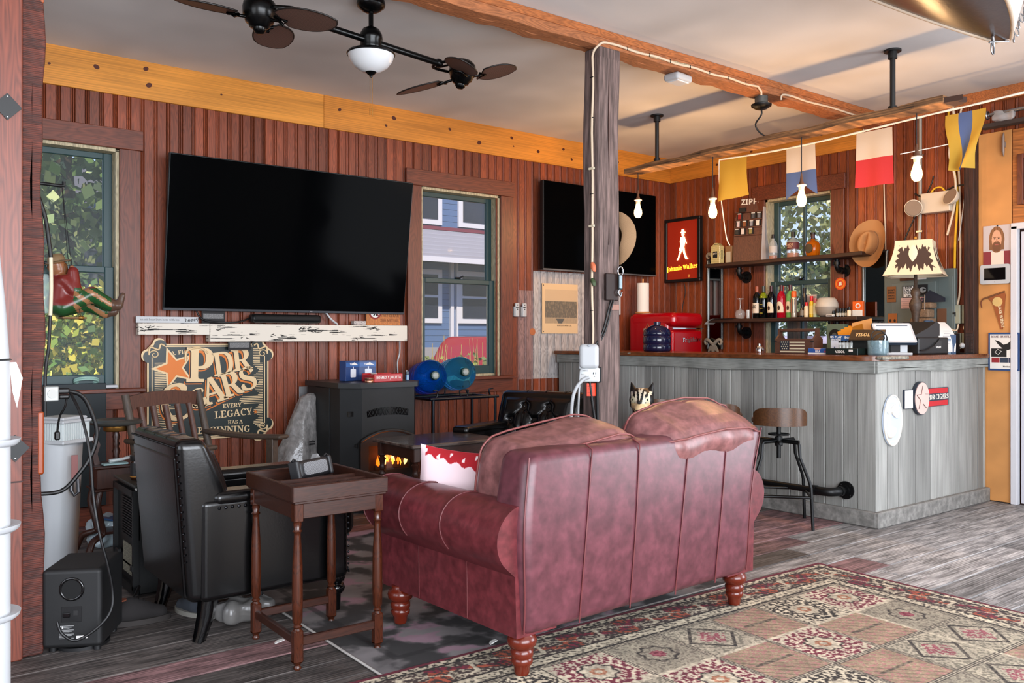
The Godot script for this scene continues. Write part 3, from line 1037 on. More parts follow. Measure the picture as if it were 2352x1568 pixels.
func armchair(called: String, label: String, at: Vector3, yaw: float) -> Node3D:
	var o := thing(called, label, "armchair", at, yaw, "black leather armchairs")
	var L: Material = M.leather_black
	var lean := func(p):
		var k := clampf((p.y - 0.17) / 0.64, 0.0, 1.0)
		var q: Vector3 = p
		q.z -= 0.05 * k
		var f := smoothstep(-0.36, -0.18, p.z)
		q.z += f * (0.03 * sin(PI * k) - 0.075 * maxf(0.0, k - 0.45) / 0.55)
		q.x *= 1.0 - 0.03 * (1.0 - k)
		return q
	put("backrest", B.new().rbox(V(0, 0.485, -0.27), V(0.66, 0.645, 0.19), 0.04, 6, lean), L, o)
	put("outer_back", B.new().rbox(V(0, 0.46, -0.34), V(0.60, 0.56, 0.06), 0.012, 6, lean), L, o)
	# tufted inner back with buttons
	var dots := []
	for r in [[0.70, [-0.10, 0.10]], [0.60, [-0.2, 0.0, 0.2]], [0.50, [-0.10, 0.10]]]:
		for x in r[1]:
			dots.append(Vector2(x, r[0]))
	put("tufted_back", B.new().sheet(func(u, v):
		var p := Vector2((u - 0.5) * 0.58, lerpf(0.40, 0.775, v))
		var d := 0.03
		for q in dots:
			var e := p.distance_to(q)
			d -= 0.032 * exp(-e * e / 0.0012)
			for w in dots:
				if w.y < q.y and absf(w.x - q.x) < 0.12:
					var l: Vector2 = w - q
					var t := clampf((p - q).dot(l) / l.length_squared(), 0, 1)
					var g := p.distance_to(q + l * t)
					d -= 0.010 * exp(-g * g / 0.00012)
		for q in dots:
			if q.y > 0.65 and p.y > q.y:
				d -= 0.008 * exp(-pow(p.x - q.x, 2) / 0.00012)
		var edge: float = minf(minf(u, 1 - u) / 0.08, minf(1.0, (1 - v) / 0.12))
		d *= smoothstep(0.0, 1.0, edge)
		var k := clampf((p.y - 0.17) / 0.64, 0.0, 1.0)
		return V(p.x, p.y, -0.178 + d - 0.05 * k - 0.075 * maxf(0.0, k - 0.45) / 0.55 + 0.03 * sin(PI * k)), 56, 44, V(0, 0, 1)), L, o)
	var bt := B.new().ball(Vector3.ZERO, V(0.009, 0.009, 0.006), 10).mesh()
	for q in dots:
		var k: float = clampf((q.y - 0.17) / 0.64, 0.0, 1.0)
		put("button", bt, L, o, V(q.x, q.y, -0.172 - 0.05 * k - 0.075 * maxf(0.0, k - 0.45) / 0.55 + 0.03 * sin(PI * k)))
	for s in [-1, 1]:
		put("arm", B.new().rbox(V(s * 0.275, 0.365, -0.005), V(0.12, 0.40, 0.63), 0.025, 2), L, o)
		put("arm_pad", B.new().rbox(V(s * 0.275, 0.565, 0.03), V(0.132, 0.055, 0.60), 0.026, 2), L, o)
	put("seat_rail", B.new().rbox(V(0, 0.25, 0.02), V(0.46, 0.17, 0.68), 0.02, 1), L, o)
	put("seat_cushion", B.new().rbox(V(0, 0.385, 0.09), V(0.44, 0.15, 0.64), 0.05, 2), L, o)
	var nails := B.new()
	for s in [-1, 1]:
		for i in 22:
			nails.ball(V(s * 0.336, 0.530, -0.25 + i * 0.026), V(0.004, 0.007, 0.007), 8)
		for i in 16:
			var y := 0.33 + i * 0.028
			var q: Vector3 = lean.call(V(s * 0.318, y, -0.362))
			nails.ball(q, V(0.005, 0.005, 0.004), 6)
		for i in 10:
			nails.ball(V(s * 0.275 + (i - 4.5) * 0.012, 0.19, 0.313), V(0.006, 0.006, 0.004), 6)
		for i in 14:
			nails.ball(V(s * 0.333, 0.20 + i * 0.025, 0.308), V(0.004, 0.006, 0.006), 6)
	for i in 40:
		var q: Vector3 = lean.call(V(-0.31 + i * 0.0159, 0.778, -0.367))
		nails.ball(q, V(0.005, 0.005, 0.004), 6)
	for i in 26:
		nails.ball(V(-0.22 + i * 0.0176, 0.175, 0.362), V(0.006, 0.006, 0.004), 6)
	put("nail_heads", nails, mat(Color(0.16, 0.16, 0.17), 0.18, 0.9), o).set_meta("kind", "stuff")
	var pleat := B.new()
	for x in [-0.12, 0.04, 0.2]:
		var p := []
		for i in 7:
			var k := i / 6.0
			p.append(lean.call(V(x - 0.0 * k, 0.807 + 0.006 * sin(PI * k), lerpf(-0.355, -0.19, k))))
		pleat.tube(p, 0.0025, 6)
	put("pleat", pleat, M.black, o)
	var front := B.new().lathe(prof([0, 0, 0.017, 0, 0.022, 0.075, 0.024, 0.08, 0.034, 0.088, 0.040, 0.105, 0.034, 0.122, 0.024, 0.128, 0.036, 0.136, 0.042, 0.153, 0.034, 0.172, 0, 0.172]), 18).mesh()
	for s in [-1, 1]:
		put("front_leg", front, M.black_gloss, o, V(s * 0.25, 0, 0.29))
		var b := B.new()
		b.tube([V(0, 0.2, 0), V(0, 0.1, -0.012), V(0, 0, -0.04)], [0.042, 0.036, 0.026], 4)
		put("rear_leg", b, M.black_gloss, o, V(s * 0.27, 0, -0.27))
	return o

func build_chairs() -> void:
	armchair("armchair", "black leather armchair with nail heads seen from behind, beside the wooden tray table", V(1.40, 0, 2.29), PI / 2)
	armchair("armchair", "black tufted leather armchair facing left, in front of the post with the orange tag", V(3.70, 0, 1.27), -PI / 2 + 0.36)
	# rocking chair
	var o := thing("rocking_chair", "dark wooden slat-back rocking chair standing in front of the cigar sign", "rocking chair", V(1.625, 0, 0.985), 0.468)
	var W := grained(Color(0.36, 0.21, 0.15), T.wood, V(6, 1, 6), 0.5, 0.02, false)
	var W2 := grained(Color(0.30, 0.24, 0.19), T.wood, V(6, 1, 6), 0.55, 0.02, false)
	for s in [-1, 1]:
		put("back_post", B.new().tube([V(s * 0.27, 0.12, -0.20), V(s * 0.27, 0.45, -0.22), V(s * 0.27, 0.875, -0.33)], [0.03, 0.032, 0.028], 4), W2, o)
		put("front_post", B.new().box(V(s * 0.27, 0.36, 0.26), V(0.05, 0.50, 0.05), 0.004), W2, o)
		put("arm", B.new().rbox(V(s * 0.285, 0.625, 0.03), V(0.09, 0.026, 0.62), 0.012, 3, func(p): return p + V(0, -0.02 * sin((p.z + 0.3) * 4.0), 0)), W2, o)
		var rk := []
		for i in 13:
			var a := lerpf(-0.46, 0.46, i / 12.0)
			rk.append(V(s * 0.27, 0.85 - cos(a) * 0.815 - 0.002, sin(a) * 0.9 - 0.02))
		put("rocker", B.new().tube(rk, 0.02, 4), W2, o)
	for i in 5:
		var x := -0.18 + i * 0.09
		put("back_slat", B.new().tube([V(x, 0.45, -0.225), V(x, 0.80, -0.315)], [0.024, 0.024], 4), W, o)
	var top := pts2([])
	for i in 13:
		var u := i / 6.0 - 1.0
		top.append(Vector2(u * 0.25, 0.865 + 0.02 * (1 - u * u)))
	for i in 13:
		var u := 1.0 - i / 6.0
		top.append(Vector2(u * 0.25, 0.785 + 0.02 * (1 - u * u)))
	put("top_rail", B.new().prism(top, -0.345, -0.318), W, o)
	put("lower_rail", B.new().box(V(0, 0.46, -0.23), V(0.5, 0.05, 0.025), 0.004), W, o)
	for i in 5:
		put("seat_slat", B.new().box(V(0, 0.40 + 0.004 * i, -0.16 + 0.1 * i), V(0.54, 0.02, 0.085), 0.004), W, o)

func turned_leg(h: float) -> ArrayMesh:
	return B.new().lathe(prof([0, 0, 0.012, 0, 0.015, 0.006, 0.012, 0.012, 0.010, 0.016, 0.022, 0.03, 0.022, 0.03]), 14).box(V(0, 0.085, 0), V(0.036, 0.12, 0.036), 0.006).lathe(prof([0.016, 0.142, 0.012, 0.150, 0.017, 0.156, 0.012, 0.162, 0.018, 0.175, 0.0195, 0.25, 0.0185, h * 0.62, 0.012, h - 0.115, 0.0125, h - 0.105, 0.018, h - 0.10, 0.012, h - 0.093, 0.015, h - 0.075, 0.014, h - 0.065, 0.018, h - 0.06]), 16).box(V(0, h - 0.033, 0), V(0.034, 0.066, 0.034), 0.003).mesh()

func build_tables() -> void:
	# tray table
	var o := thing("tray_table", "tall walnut tray-top side table on four turned legs, in front of the sofa arm", "side table", V(1.446, 0.0, 2.862))
	var leg := turned_leg(0.60)
	var wm := grained(Color(0.30, 0.135, 0.065), T.wood, V(8, 1.2, 8), 0.25, 0.02, false)
	for p in [V(-0.163, 0, 0.2), V(0.163, 0, 0.2), V(-0.163, 0, -0.2), V(0.163, 0, -0.2)]:
		put("leg", leg, wm, o, p)
	var WH: Material = M.walnut_h
	for s in [-1, 1]:
		put("stretcher", B.new().box(V(0, 0.10, s * 0.2), V(0.30, 0.032, 0.018), 0.003), WH, o)
		put("apron", B.new().box(V(0, 0.572, s * 0.205), V(0.32, 0.055, 0.018), 0.002), WH, o)
		put("apron", B.new().box(V(s * 0.168, 0.572, 0), V(0.018, 0.055, 0.39), 0.002), WH, o)
	put("stretcher", B.new().box(V(-0.163, 0.10, 0), V(0.018, 0.032, 0.37), 0.003), WH, o)
	var tray := put("tray", B.new().box(V(0, 0.608, 0), V(0.37, 0.014, 0.46), 0.002), WH, o)
	put("tray_rim", B.new().box(V(0, 0.637, 0.225), V(0.385, 0.058, 0.014), 0.003).box(V(0, 0.637, -0.225), V(0.385, 0.058, 0.014), 0.003).box(V(-0.186, 0.637, 0), V(0.014, 0.058, 0.45), 0.003).box(V(0.186, 0.637, 0), V(0.014, 0.058, 0.45), 0.003), WH, tray)
	put("divider", B.new().box(V(0, 0.633, 0.07), V(0.365, 0.036, 0.010), 0.002).box(V(0, 0.633, -0.02), V(0.365, 0.036, 0.010), 0.002).box(V(0.06, 0.630, 0.145), V(0.008, 0.03, 0.15), 0.002).box(V(0.10, 0.630, 0.145), V(0.008, 0.03, 0.15), 0.002), WH, tray)
	# grey speaker cushion lying in the tray
	var s := thing("knee_pad", "grey fabric pad with black edges and strap buckles, propped in the walnut tray", "pad", V(1.478, 0.675, 2.76), 0.45)
	var black := mat(Color(0.10, 0.10, 0.11), 0.5)
	put("frame", B.new().rbox(Vector3.ZERO, V(0.185, 0.072, 0.035), 0.016, 2), black, s)
	put("mesh_face", B.new().prism(rrect(0.14, 0.05, 0.014), 0.016, 0.0215), grained(Color(0.55, 0.55, 0.56), T.weave, V(25, 25, 25), 0.9, 0.02, false), s)
	for k in [-1, 1]:
		put("strap", B.new().rbox(V(k * 0.098, 0.0, -0.004), V(0.02, 0.078, 0.05), 0.008, 1), black, s)
		put("buckle", B.new().tube([V(k * 0.098 - 0.012, 0.038, 0.0), V(k * 0.098, 0.046, 0.0), V(k * 0.098 + 0.012, 0.038, 0.0)], 0.004, 6), black, s)
	put("cradle", B.new().prism(pts2([0.04, 0.0, 0.085, 0.055, 0.105, 0.03, 0.10, -0.03, 0.04, -0.03]), -0.06, -0.03), mat(Color(0.5, 0.5, 0.5), 0.6), s)
	s.rotation.x = -0.25
	# coffee table
	var c := thing("coffee_table", "low wooden table with a pale worn top standing in front of the burning stove", "table", V(3.015, 0, 1.285))
	var topm := grained(Color(0.44, 0.38, 0.35), T.weatherh, V(1.2, 4, 4), 0.16, 0.02, false)
	put("tabletop", B.new().box(V(0, 0.538, 0), V(0.67, 0.024, 0.51), 0.006), topm, c)
	put("apron", B.new().box(V(0, 0.49, 0.205), V(0.55, 0.075, 0.018)).box(V(0, 0.49, -0.205), V(0.55, 0.075, 0.018)).box(V(-0.285, 0.49, 0), V(0.018, 0.075, 0.40)).box(V(0.285, 0.49, 0), V(0.018, 0.075, 0.40)), M.walnut_h, c)
	var cl := B.new().box(V(0, 0.485, 0), V(0.045, 0.09, 0.045), 0.004).lathe(prof([0, 0, 0.016, 0, 0.02, 0.05, 0.018, 0.26, 0.022, 0.29, 0.014, 0.30, 0.024, 0.315, 0.024, 0.33, 0.014, 0.345, 0.022, 0.36, 0.016, 0.375, 0.018, 0.40, 0.026, 0.42, 0.015, 0.43, 0.02, 0.44]), 16).mesh()
	for p in [V(-0.285, 0, 0.205), V(0.285, 0, 0.205), V(-0.285, 0, -0.205), V(0.285, 0, -0.205)]:
		put("leg", cl, M.walnut, c, p)

func build_rugs() -> void:
	# grey distressed rug
	var cn := seamless(0.03, 5, 21, 256)
	var cn2 := seamless(0.012, 4, 33, 256)
	var g := grey_to_print(256, func(u, v):
		var x := int(u * 255)
		var y := int(v * 255)
		var a: float = cn[y * 256 + x] / 255.0
		var b: float = cn2[y * 256 + (x * 2) % 256] / 255.0
		var edge: float = minf(minf(u, 1 - u), minf(v, 1 - v))
		var k := 0.30 + 0.55 * smoothstep(0.35, 0.6, a) * (0.6 + 0.6 * b)
		if edge > 0.05 and edge < 0.065:
			k *= 0.7
		var c := Color(0.60, 0.57, 0.57) * k
		if b > 0.62 and a > 0.5:
			c = Color(0.66, 0.53, 0.58) * k
		return c)
	var o := thing("area_rug", "grey and pink distressed rug lying under the sofa legs and the tray table", "rug", V(2.48, 0.0, 2.28))
	var m := printed(g, 0.95)
	put("pile", B.new().box(V(0, 0.005, 0), V(1.98, 0.009, 2.10), 0.003), m, o)
	var rg := mat(Color(0.55, 0.53, 0.51), 0.95)
	put("binding", B.new().tube([V(-0.99, 0.006, 1.05), V(0.99, 0.006, 1.05), V(0.99, 0.006, -1.05), V(-0.99, 0.006, -1.05)], 0.006, 6, true), rg, o)
	# patterned rug: bands round a field of compartments with medallions
	var W := 640
	var H := 640
	var im := Image.create(W, H, false, Image.FORMAT_RGB8)
	var nz := seamless(0.09, 3, 44, 256)
	var nb := seamless(0.035, 3, 45, 256)
	var cream := Color(0.71, 0.66, 0.57)
	var wine := Color(0.43, 0.12, 0.19)
	var dark := Color(0.15, 0.125, 0.11)
	var tan := Color(0.62, 0.53, 0.42)
	var grn := Color(0.50, 0.47, 0.40)
	var rx := 2.9
	var rz := 2.9
	var cell := 0.30
	for y in H:
		for x in W:
			var p := Vector2((x + 0.5) / W * rx, (y + 0.5) / H * rz)
			var e := minf(minf(p.x, rx - p.x), minf(p.y, rz - p.y))
			var a: float = nz[(y * 2 % 256) * 256 + (x * 2 % 256)] / 255.0
			var b: float = nb[(y % 256) * 256 + (x % 256)] / 255.0
			var c := cream
			if e < 0.018:
				c = wine * 0.85
			elif e < 0.05:
				c = cream if a > 0.42 else dark
			elif e < 0.06:
				c = dark
			elif e < 0.20:
				var along := p.x + p.y
				var w := sin(along * 21.0) * 0.045
				var dd := absf(e - 0.13 - w)
				c = dark.lerp(Color(0.36, 0.27, 0.25), 0.5)
				if dd < 0.008: c = cream
				elif absf(e - 0.13 + w) < 0.03 and a > 0.46: c = Color(0.55, 0.26, 0.18) if b > 0.5 else wine
				elif a > 0.58: c = cream * 0.85
			elif e < 0.21:
				c = dark
			elif e < 0.26:
				c = cream if a > 0.40 else dark.lerp(cream, 0.3)
			elif e < 0.272:
				c = dark if a > 0.3 else cream
			else:
				var q := p - Vector2(0.28, 0.28)
				var ci := int(floor(q.x / cell))
				var cj := int(floor(q.y / cell))
				var f := Vector2(fposmod(q.x, cell), fposmod(q.y, cell)) / cell * 2.0 - Vector2.ONE
				var kind := (ci * 2 + cj * 3 + (ci * cj) % 3) % 5
				var ed := maxf(absf(f.x), absf(f.y))
				var r := f.length() * (1.0 + 0.10 * sin(atan2(f.y, f.x) * 8.0))
				if ed > 0.93:
					c = dark if ed < 0.95 or ed > 0.985 else cream
				elif kind == 0 or kind == 3:
					var ground := wine if kind == 0 else dark
					c = ground
					if r < 0.42: c = cream if r > 0.20 else (Color(0.60, 0.36, 0.25) if r > 0.1 else cream)
					elif r < 0.48: c = dark
					elif a > 0.52: c = cream
					if r > 0.95 and ed > 0.7 and a > 0.4: c = cream
				elif kind == 1:
					c = tan if a < 0.60 else wine.lerp(tan, 0.4)
					if absf(f.x) < 0.05 and absf(f.y) < 0.7: c = dark.lerp(tan, 0.4)
					if absf(fposmod(f.x * 3.0 + f.y * 3.0, 1.0) - 0.5) < 0.08: c = c * 0.7
				elif kind == 2:
					c = grn.lerp(cream, 0.5)
					if r < 0.5 and r > 0.42: c = dark
					elif r < 0.2: c = wine
					elif a > 0.60: c = dark.lerp(cream, 0.2)
				else:
					c = cream
					if absf(absf(f.x) + absf(f.y) - 0.8) < 0.06: c = dark
					elif absf(f.x) + absf(f.y) < 0.5 and a > 0.5: c = wine
					elif a > 0.57: c = grn * 0.6
				c = c.lerp(cream, 0.30 if a > 0.56 else 0.06)
			c = c * (0.70 + 0.5 * a) * (0.88 + 0.24 * b)
			im.set_pixel(x, y, Color(c.r, c.g, c.b))
	var pm := printed(ImageTexture.create_from_image(im), 0.95)
	pm.heightmap_enabled = true
	pm.heightmap_texture = T.mottle
	pm.heightmap_scale = 0.1
	var r := thing("area_rug", "large cream, wine and black oriental rug with square medallions in the foreground", "rug", V(4.01 - 1.45, 0.0, 3.345 + 1.45), -0.03)
	put("pile", B.new().box(V(0, 0.006, 0), V(2.9, 0.011, 2.9), 0.003), pm, r)
	put("binding", B.new().tube([V(-1.45, 0.006, 1.45), V(1.45, 0.006, 1.45), V(1.45, 0.006, -1.45), V(-1.45, 0.006, -1.45)], 0.007, 6, true), mat(Color(0.36, 0.10, 0.17), 0.9), r)

func build_stools() -> void:
	var wood := grained(Color(0.36, 0.22, 0.11), T.wood, V(3, 3, 3), 0.35, 0.0, false)
	var o := thing("bar_stool", "bar stool nearest the bar corner, brown wooden seat and black iron legs", "bar stool", V(4.77, 0, 2.64), 0.0, "bar stools along the bar")
	put("seat", B.new().lathe(prof([0, 0.645, 0.15, 0.645, 0.168, 0.652, 0.172, 0.668, 0.166, 0.68, 0.1, 0.684, 0, 0.676]), 30), wood, o)
	var bk := B.new()
	bk.sheet(func(u, v):
		var a := lerpf(-1.15, 1.15, u)
		var h: float = 0.115 * (1.0 - pow(absf(u * 2 - 1), 5.0) * 0.35)
		return V(sin(a) * 0.182, 0.64 + v * h, cos(a) * 0.182), 24, 5, V(0, 0, 1))
	bk.sheet(func(u, v):
		var a := lerpf(-1.15, 1.15, u)
		var h: float = 0.115 * (1.0 - pow(absf(u * 2 - 1), 5.0) * 0.35)
		return V(sin(a) * 0.165, 0.64 + v * h, cos(a) * 0.165), 24, 5, V(0, 0, -1))
	bk.sheet(func(u, v):
		var a := lerpf(-1.15, 1.15, u)
		var h: float = 0.115 * (1.0 - pow(absf(u * 2 - 1), 5.0) * 0.35)
		var r := lerpf(0.165, 0.182, v)
		return V(sin(a) * r, 0.64 + h, cos(a) * r), 24, 1, Vector3.UP)
	put("low_back", bk, wood, o)
	var I: Material = M.iron
	put("screw", B.new().cyl(V(0, 0.42, 0), V(0, 0.645, 0), 0.014, 14).cyl(V(0, 0.635, 0), V(0, 0.646, 0), 0.06, 20), I, o)
	var ring := []
	for i in 20:
		ring.append(V(cos(TAU * i / 20) * 0.062, 0.575, sin(TAU * i / 20) * 0.062))
	put("hand_wheel", B.new().tube(ring, 0.006, 6, true).cyl(V(-0.06, 0.575, 0), V(0.06, 0.575, 0), 0.004, 6).cyl(V(0, 0.575, -0.06), V(0, 0.575, 0.06), 0.004, 6), I, o)
	put("hub", B.new().cyl(V(0, 0.50, 0), V(0, 0.56, 0), 0.024, 14).box(V(0, 0.527, 0), V(0.26, 0.02, 0.024), 0.003).box(V(0, 0.527, 0), V(0.024, 0.02, 0.26), 0.003), I, o)
	for k in 4:
		var a := PI / 4 + k * PI / 2
		var d := V(cos(a), 0, sin(a))
		put("leg", B.new().tube([d * 0.03 + Vector3.UP * 0.533, d * 0.15 + Vector3.UP * 0.533, d * 0.158 + Vector3.UP * 0.52, d * 0.165 + Vector3.UP * 0.44, d * 0.185 + Vector3.UP * 0.40, d * 0.235 + Vector3.UP * 0.30, d * 0.247 + Vector3.UP * 0.26, d * 0.262], 0.0125, 4), I, o)
	for k in 4:
		var a := PI / 4 + k * PI / 2
		var d := V(cos(a), 0, sin(a)) * 0.25
		var e := V(cos(a + PI / 2), 0, sin(a + PI / 2)) * 0.25
		put("foot_bar", B.new().tube([d + Vector3.UP * 0.2, e + Vector3.UP * 0.2], 0.01, 4), I, o)
	o.rotation.y = -0.85
	copy(o, "middle bar stool along the bar, its wooden back showing over the sofa cushion", V(4.77, 0, 2.14), -1.05)
	copy(o, "bar stool farthest from the bar corner, beside the striped cat figure", V(4.77, 0, 1.58), -1.15)

func build_bar() -> void:
	var o := thing("bar_counter", "L-shaped bar of whitewashed upright boards with a varnished wooden counter top", "bar", Vector3.ZERO)
	put("carcass", B.new().box(V(5.40, 0.52, 1.57), V(0.50, 1.04, 3.04)).box(V(6.13, 0.52, 2.80), V(0.98, 1.04, 0.58)), M.shell, o)
	var zs := [0.04, 0.12, 0.22, 0.31, 0.40, 0.49, 0.58, 0.67, 0.76, 0.853, 0.937, 1.019, 1.109, 1.188, 1.274, 1.332, 1.422, 1.491, 1.568, 1.665, 1.749, 1.822, 1.882, 1.975, 2.063, 2.169, 2.268, 2.369, 2.476, 2.544, 2.657, 2.745, 2.877, 2.976, 3.106]
	for i in zs.size() - 1:
		var w: float = zs[i + 1] - zs[i]
		put("front_board", B.new().box(V(5.139 + 0.002 * (i % 3), 0.51, (zs[i] + zs[i + 1]) / 2), V(0.02, 1.02, w - 0.004), 0.003), M["bar_board%d" % ((i * 5) % 6)], o)
	var xs := [5.130, 5.269, 5.403, 5.495, 5.625, 5.827, 5.904, 6.10, 6.22, 6.423, 6.517, 6.606, 6.642]
	for i in xs.size() - 1:
		var w: float = xs[i + 1] - xs[i]
		put("end_board", B.new().box(V((xs[i] + xs[i + 1]) / 2, 0.51, 3.092 + 0.002 * (i % 3)), V(w - 0.004, 1.02, 0.02), 0.003), M["bar_board%d" % ((i * 7 + 2) % 6)], o)
	# wavy-edged bands under the counter and a plinth
	var tm := grained(Color(0.58, 0.59, 0.57), T.softh, V(2, 2, 2), 0.75, 0.04)
	var wave := func(p):
		return p + V(0, 0.010 * sin(p.z * 4.3) * sin(p.z * 1.7 + 1.0) + 0.007 * sin(p.x * 6.0) if p.y < 1.0 else 0.0, 0)
	put("front_band", B.new().rbox(V(5.118, 1.014, 1.575), V(0.03, 0.075, 3.07), 0.008, 40, wave), tm, o)
	put("end_band", B.new().rbox(V(5.875, 1.014, 3.113), V(1.53, 0.075, 0.03), 0.008, 24, wave), tm, o)
	var pm := grained(Color(0.56, 0.55, 0.53), T.mottle, V(3, 3, 3), 0.8, 0.06)
	put("plinth", B.new().box(V(5.115, 0.05, 1.58), V(0.035, 0.10, 3.08), 0.006), pm, o)
	put("plinth", B.new().box(V(5.87, 0.05, 3.12), V(1.54, 0.10, 0.04), 0.006), pm, o)
	# counter top: a live-edged slab
	var edge := pts2([])
	for i in 41:
		var z := lerpf(0.04, 3.06, i / 40.0)
		edge.append(Vector2(z, -5.075 + 0.012 * sin(z * 3.1) + 0.006 * sin(z * 9.0)))
	edge.append(Vector2(3.10, -5.09)); edge.append(Vector2(3.145, -5.13)); edge.append(Vector2(3.16, -5.22))
	for i in 16:
		var x := lerpf(5.3, 6.64, i / 15.0)
		edge.append(Vector2(3.165 - 0.03 * i / 15.0 + 0.006 * sin(x * 8.0), -x))
	edge.append(Vector2(2.45, -6.64)); edge.append(Vector2(2.45, -5.72)); edge.append(Vector2(0.04, -5.72))
	var slabm := B.new()
	# prism x is world z, prism y is minus world x, extruded upwards
	slabm.x = Transform3D(Basis(V(0, 0, 1), V(-1, 0, 0), V(0, 1, 0)), Vector3.ZERO)
	if slabm.x.basis.determinant() < 0.0:
		slabm.x = slabm.x * Transform3D(Basis.from_scale(V(1, 1, -1)), Vector3.ZERO)
	slabm.prism(edge, 0.0, 0.028)
	var top := put("counter_top", slabm, M.counter, o)
	var lo := 1e9
	for q in slabm.v:
		lo = minf(lo, q.y)
	top.position.y = 1.053 - lo
	var worn := B.new()
	for k in [[5.078, 0.62, 0.22, 0.03], [5.082, 0.95, 0.12, 0.03], [5.25, 3.15, 0.05, 0.4]]:
		worn.rbox(V(k[0], 1.071, k[1]), V(k[3] * 0.8, 0.022, k[2]), 0.01)
	put("worn_patch", worn, grained(Color(0.70, 0.68, 0.62), T.weather, V(5, 5, 5), 0.8), o)
	# foot rail
	var r := thing("foot_rail", "black iron pipe foot rail running along the foot of the bar", "rail", Vector3.ZERO)
	put("pipe", B.new().cyl(V(4.965, 0.21, 0.4), V(4.965, 0.21, 2.80), 0.021, 14), M.iron, r)
	put("elbow", B.new().tube(curve([V(4.965, 0.21, 2.78), V(4.965, 0.21, 2.85), V(4.985, 0.21, 2.885), V(5.03, 0.21, 2.90), V(5.06, 0.21, 2.90)], 4), 0.028, 14).cyl(V(4.965, 0.21, 2.76), V(4.965, 0.21, 2.79), 0.033, 14), M.iron, r)
	put("nipple", B.new().cyl(V(5.05, 0.21, 2.90), V(5.115, 0.21, 2.90), 0.021, 14).cyl(V(5.045, 0.21, 2.90), V(5.07, 0.21, 2.90), 0.032, 14), M.iron, r)
	var fl := B.new().cyl(V(5.10, 0.21, 2.90), V(5.128, 0.21, 2.90), 0.034, 16).cyl(V(5.118, 0.21, 2.90), V(5.128, 0.21, 2.90), 0.058, 24)
	for i in 4:
		var a := PI / 4 + i * PI / 2
		fl.ball(V(5.117, 0.21 + sin(a) * 0.045, 2.90 + cos(a) * 0.045), V(0.004, 0.007, 0.007), 8)
	put("flange", fl, M.iron, r)
	# signs on the end of the bar
	var s := thing("oval_plaque", "oval pale blue plaque with a raised hand holding tobacco leaves, on the bar end", "plaque", V(5.31, 0.668, 3.106))
	var pale := mat(Color(0.72, 0.77, 0.84), 0.5)
	var cr := mat(Color(0.86, 0.83, 0.78), 0.5)
	put("plate", B.new().prism(oval(0.112, 0.165, 40), 0.0, 0.012), pale, s)
	var rim := []
	for i in 44:
		rim.append(V(cos(TAU * i / 44) * 0.107, sin(TAU * i / 44) * 0.160, 0.012))
	put("rim", B.new().tube(rim, 0.006, 6, true), cr, s)
	put("relief_arm", B.new().tube(curve([V(-0.045, 0.05, 0.013), V(-0.055, -0.02, 0.013), V(-0.058, -0.085, 0.013), V(-0.03, -0.09, 0.013), V(0.015, -0.055, 0.013)], 5), [0.013, 0.013, 0.013, 0.013, 0.014, 0.014, 0.015, 0.015, 0.016, 0.017, 0.018, 0.019, 0.02, 0.021, 0.022, 0.022, 0.022, 0.022, 0.022, 0.02, 0.017], 10).ball(V(-0.05, 0.06, 0.014), V(0.028, 0.018, 0.012), 12), cr, s)
	for i in 5:
		var a := 0.35 - i * 0.22
		var lf := B.new()
		lf.prism(pts2([0, 0, 0.03, 0.016, 0.07, 0.014, 0.105, 0, 0.07, -0.014, 0.03, -0.012]), 0.010, 0.018)
		put("relief_leaf", lf, cr, s, V(-0.035, 0.065, 0.001 * i), V(0, 0, a))
	words(s, "LA LECHE LTDA", 0.016, V(0, 0.125, 0.0125), cr)
	words(s, "CIGARROS", 0.011, V(0, -0.135, 0.0125), cr)
	var b := thing("cigar_band_plaque", "cigar-band plaque with a round pink star medal and a red strip, on the bar end", "plaque", V(5.66, 0.795, 3.106), 0.0)
	put("strip", B.new().prism(rrect(0.60, 0.125, 0.008, Vector2(0.09, 0.0)), 0.0, 0.012), mat(Color(0.12, 0.16, 0.22), 0.5), b)
	for s2 in [-1, 1]:
		put("red_bar", B.new().box(V(0.235, s2 * 0.042, 0.013), V(0.27, 0.034, 0.004)), M.red_flat, b)
	put("pale_tab", B.new().box(V(-0.155, 0, 0.013), V(0.10, 0.118, 0.004)), mat(Color(0.80, 0.79, 0.77), 0.5), b)
	for s2 in [-1, 1]:
		put("pale_bar", B.new().box(V(-0.155, s2 * 0.038, 0.016), V(0.085, 0.03, 0.004)), cr, b)
	words(b, "PDR CIGARS", 0.032, V(0.24, 0.0, 0.0125), cr, Vector3.ZERO, true, 0.002, 1.05)
	var pk := mat(Color(0.83, 0.70, 0.66), 0.5)
	put("medal", B.new().prism(oval(0.098, 0.112, 40), 0.0, 0.022), mat(Color(0.16, 0.18, 0.22), 0.5), b)
	put("medal_face", B.new().prism(oval(0.092, 0.106, 40), 0.02, 0.026), pk, b)
	put("star_outline", B.new().prism(star(0.085, 0.036), 0.025, 0.0285), mat(Color(0.35, 0.3, 0.3), 0.5), b)
	put("star", B.new().prism(star(0.079, 0.033), 0.027, 0.032), pk, b)

func bottle(called: String, label: String, at: Vector3, body: Material, pr: Array, parts: Array, group := "") -> Node3D:
	# parts: [name, profile, material] for labels, capsules and caps
	var o := thing(called, label, "bottle", at, ONWALL2, group)
	put("body", B.new().lathe(prof(pr), 20), body, o)
	for p in parts:
		put(p[0], B.new().lathe(prof(p[1]), 20), p[2], o)
	return o

func carton(called: String, label: String, at: Vector3, yaw: float, size: Vector3, m: Material, cat := "box") -> Node3D:
	var o := thing(called, label, cat, at, yaw)
	put("body", B.new().box(V(0, size.y / 2, 0), size, 0.0015), m, o)
	return o

